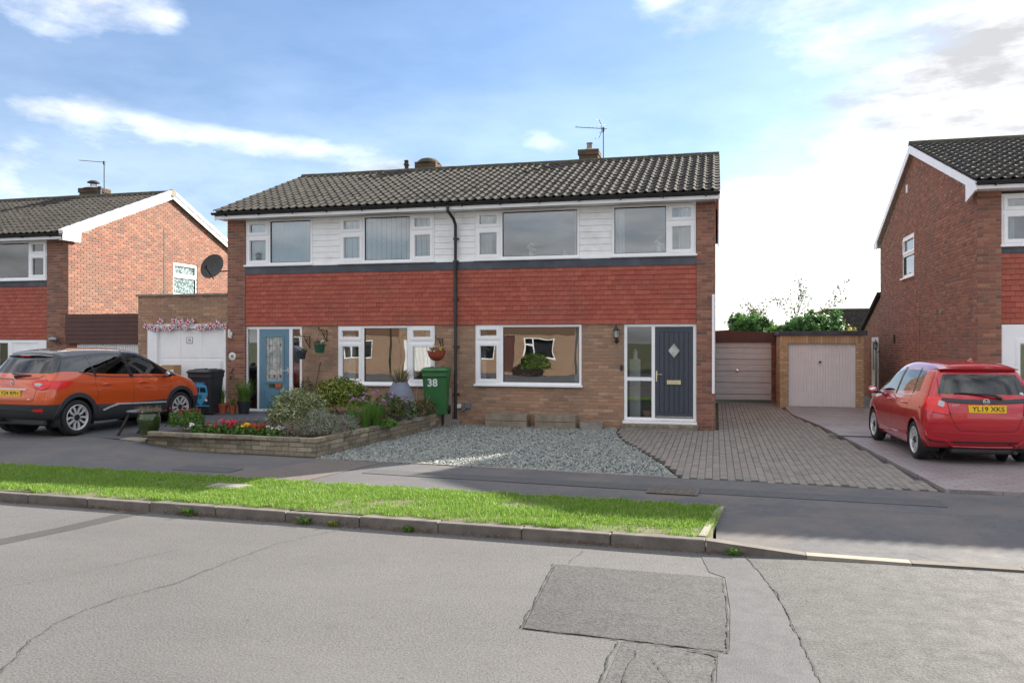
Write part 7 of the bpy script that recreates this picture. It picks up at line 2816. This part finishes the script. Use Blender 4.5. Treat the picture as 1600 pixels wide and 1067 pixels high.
for k, (x, y) in enumerate(((-6.55, 13.9), (-6.4, 14.15), (-6.33, 14.5), (-6.5, 14.55))):
    blades('foliage', (x, y, .25), 130, .6, .2, .006, M['leaf_green'], t, 50 + k, .25)
q = random.Random(9)
pts = [(-6.45 + q.uniform(-.25, .2), 14.2 + q.uniform(-.4, .4), .84 + q.uniform(-.06, .14)) for _ in range(14)]
m = MB()
for p in pts:
    m.tube([(p[0] + .02, p[1], .25), p], .003, 4)
m.build('stem', M['leaf_green'], t)
flowers(t, pts, .028, M['f_lilac'], 200)
blades('foliage', (-6.3, 14.9, .25), 50, .62, .12, .008, M['straw'], t, 58, .2)
shrub('flowering_bush', 'dark leafy plant dotted with pink flowers beside the grey planter', 'plant', (-6.40, 15.2, .48), (.34, .46, .40), 1500, .05, (('leaf_dark', 1.0), ('leaf_brown', .4)), 13, .5, 12)
t = bpy.data.objects['flowering_bush']
flowers(t, [(-6.38 + q.uniform(-.25, .3), 15.1 + q.uniform(-.4, .3), .84 + q.uniform(-.16, .12)) for _ in range(14)], .03, M['f_lilac'], 240)
shrub('flowering_bush', 'low dark plant with a few pink flowers in front of the grey planter foot', 'plant', (-6.27, 15.75, .42), (.30, .34, .34), 1100, .05, (('leaf_dark', 1.0), ('leaf_var', .3)), 14, .45, 12)
t = bpy.data.objects['flowering_bush.001']
flowers(t, [(-6.25 + q.uniform(-.25, .2), 15.7 + q.uniform(-.3, .2), .72 + q.uniform(-.14, .08)) for _ in range(8)], .03, M['f_lilac'], 270)
shrub('leafy_plant', 'low green leafy plant at the foot of the side wall', 'plant', (-6.2, 14.75, .3), (.2, .22, .12), 260, .07, (('leaf_green', 1.0),), 17, .7, 4)
shrub('withered_plant', 'withered brown plant with pale dry stalks below the green bin', 'plant', (-6.18, 16.6, .42), (.26, .42, .24), 650, .06, (('leaf_brown', 1.0), ('leaf_dark', .5)), 19, .4, 16)
m = MB()
for a, b in (((-6.25, 16.4, .25), (-6.2, 16.35, .98)), ((-6.2, 16.5, .25), (-6.0, 16.6, .75)), ((-6.3, 16.3, .3), (-6.45, 16.2, .75)), ((-6.15, 16.8, .25), (-6.1, 16.7, .85))):
    m.tube([a, b], [.012, .006], 5)
m.build('dry_stalk', M['straw'], bpy.data.objects['withered_plant'])
shrub('climbing_plant', 'straggly climbing plant on the brick just past the blue door', 'plant', (-9.55, 17.75, .6), (.24, .15, .45), 260, .05, (('leaf_dark', 1.0), ('leaf_brown', .5)), 23, .6, 12)
# bedding flowers along the front of the bed
shrub('chrysanthemum', 'green bushy chrysanthemum covered in rust-red flowers at the end of the bed', 'plant', (-9.42, 13.0, .42), (.34, .28, .26), 1100, .05, (('leaf_green', 1.0), ('leaf_dark', .4)), 25, .5, 8)
t = bpy.data.objects['chrysanthemum']
flowers(t, [(-9.42 + q.uniform(-.32, .32), 13.0 + q.uniform(-.26, .22), .66 + q.uniform(-.05, .05)) for _ in range(30)], .026, M['f_rust'], 300, 12)
for i, (x, y, mt, lab, nn, sz) in enumerate((
        (-9.03, 12.85, 'f_white', 'white bedding plant beside the rust-red chrysanthemum', 3, .045), (-8.78, 12.9, 'f_red', 'red begonia next to the white bedding plant at the chrysanthemum end', 5, .04), (-8.52, 13.0, 'f_pink', 'tall pink-red begonia in the row of bedding', 8, .055),
        (-8.28, 12.88, 'f_red', 'red begonia tucked between the pink and the yellow begonias', 4, .04), (-8.08, 12.92, 'f_yellow', 'yellow begonia in the row of bedding', 7, .052), (-7.92, 12.86, 'f_orange', 'orange-red begonia close to the yellow one', 4, .04), (-7.74, 12.8, 'f_red', 'red begonia next to the white flowers under the variegated shrub', 4, .04),
        (-7.45, 12.75, 'f_white', 'white bedding flowers under the variegated shrub', 7, .034))):
    hgt = .16 if i == 2 else .11
    shrub('bedding_plant', lab, 'plant', (x, y, .30), (.17, .15, hgt), 260, .055, (('leaf_dark', 1.0), ('leaf_green', .5)), 30 + i, .6, 5, group='bedding plants in the raised bed')
    t = [o for o in bpy.data.objects if o.get('label') == lab][0]
    flowers(t, [(x + q.uniform(-.14, .14), y + q.uniform(-.12, .08), .30 + hgt + q.uniform(-.02, .05)) for _ in range(nn)], sz * .85, M[mt], 400 + 20 * i, 16)
t = thing('border_fence', 'low dark wire hoop edging behind the bedding flowers', 'fence', (-8.5, 13.4, .25))
for i in range(9):
    x = -9.0 + i * .17
    MB().tube([(x + .1 * math.cos(a), 13.4, .25 + .22 * math.sin(a) + .03) for a in [math.pi * k / 10 for k in range(11)]], .0045, 5).build('hoop', M['wire'], t)
# weeds along the kerb
for i, (x, s, lab) in enumerate(((-6.0, .14, 'bushy weed growing where the sealed strip meets the kerb'), (-4.45, .13, 'tufted weed at the kerb face near the end of the long road crack'), (-4.1, .10, 'yellowing weed by the kerb joint next to the tufted weed'), (-3.2, .10, 'low spreading weed in the gutter below the middle of the verge'), (.15, .10, 'small weed at the foot of the sloping kerb stone'))):
    t = thing('kerb_weed', lab, 'weed', (x, Kf(x) - .03, ZR), group='weeds along the kerb')
    blades('foliage', (x, Kf(x) - .03, ZR), 40, s, s * 1.1, .006, M['leaf_green' if i != 2 else 'leaf_gold'], t, 70 + i, .8)
    P, d = dome_points((x, Kf(x) - .04, ZR + .02), (s * .9, s * .35, s * .5), 60, 90 + i, .3, .3, 0)
    leafcloud('foliage', P, d, .03, M['leaf_green'], t, .6, i)
g = np.random.default_rng(4)
n = 2600
X = g.uniform(-9.5, .3, n)
dens = np.array([noise.noise((x * 1.3, 5, 0)) for x in X])
kp = g.uniform(-.5, .5, n) < dens + .08
X = X[kp]
n = len(X)
Y = 8.07 - .046 * np.minimum(X, 0) - np.abs(g.normal(0, .035, n)) - .005
P = np.stack([X, Y, ZR + .006 + g.uniform(0, .035, n) * (Y > 8.03 - .046 * X)], 1)
o = leafcloud('gutter_debris', P, np.tile([0, 0, 1], (n, 1)), .022, M['leaf_brown'], None, .5, 2)
kind(tag(o, 'dead leaves and grit lying in the gutter along the kerb', 'debris'), 'stuff')

shrub('front_shrub', 'green shrub before the house across the road mirrored in the window beside the gravel', 'shrub', (-9.9, -8.6, .5), (.9, .6, .7), 1600, .12, (('leaf_priv', 1.0), ('leaf_dark', .4)), 91, .6, 10)
# ------------------------------------------------------------------ planting behind the garages
for i, (x, y, r, top, lab) in enumerate(((1.25, 32.2, 1.0, 2.75, 'dense conifer rising over the brown-fronted garage'), (2.15, 33.0, .6, 2.45, 'low pale green conifer between the two darker conifers'), (3.2, 32.3, 1.05, 2.85, 'feathery conifer rising over the yellow brick garage'), (4.15, 33.0, .8, 2.85, 'bright green conifer in front of the far tiled roof'))):
    t = thing('conifer', lab, 'conifer', (x, y, -.03), group='conifers behind the garages')
    MB().cyl((x, y, -.05), (x, y, top * .8), .12, .03, 8).build('trunk', M['bark'], t)
    g = np.random.default_rng(100 + i)
    P, D = [], []
    for k in range(80):
        a = g.uniform(0, 6.28)
        z0 = g.uniform(.6, top * .92)
        L = r * (1 - .4 * z0 / top) * g.uniform(.8, 1.3)
        d = np.array([math.cos(a), math.sin(a), g.uniform(.35, .9)])
        b = np.array([x, y, z0])
        for u in np.linspace(.15, 1, 26):
            w_ = .17 * (1 - u * .75)
            for _ in range(8):
                P.append(b + d * L * u + g.normal(0, w_, 3))
                D.append(d)
    leafcloud('crown', P, D, .15, M['leaf_conif' if i != 1 else 'leaf_green'], t, .35, i)
shrub('golden_bush', 'pale golden bush at the corner of the rear extension', 'shrub', (4.85, 32.5, 1.6), (.55, .5, .85), 900, .11, (('leaf_gold', 1.0), ('leaf_var', .4)), 71, .5, 10)
t = thing('sparse_tree', 'thin-branched tree with scattered autumn leaves behind the conifers', 'tree', (2.75, 34.2, -.03))
q = random.Random(31)
m = MB()
tips = []


def branch(p, d, L, r, depth):
    k = p + d * L * .5 + Vector((q.uniform(-.06, .06), q.uniform(-.06, .06), 0))
    e = p + d * L + Vector((0, 0, .06 * L))
    m.tube([p, k, e], [r, r * .8, r * .55], 5)
    tips.append(e)
    tips.append(k)
    if depth:
        for _ in range(3):
            nd = (d + Vector((q.uniform(-.8, .8), q.uniform(-.6, .6), q.uniform(-.25, .55)))).normalized()
            branch(k.lerp(e, q.uniform(.2, 1)), nd, L * q.uniform(.5, .75), r * .55, depth - 1)


m.cyl((2.75, 34.2, -.05), (2.75, 34.2, 1.7), .09, .06, 8)
for i in range(9):
    a = i * .7
    branch(Vector((2.75, 34.2, 1.2 + .06 * i)), Vector((1.25 * math.cos(a), .5 * math.sin(a), .62 + .25 * (i % 3))).normalized(), 1.35 + .1 * (i % 3), .022, 2)
m.build('trunk', M['bark'], t)
P, D = [], []
g = np.random.default_rng(8)
for e in tips:
    if q.random() < .9:
        for _ in range(q.randint(5, 10)):
            P.append(np.array(e) + g.normal(0, .075, 3))
            D.append((0, 0, 1))
leafcloud('crown', P, D, .10, M['leaf_tree'], t, .7, 3)
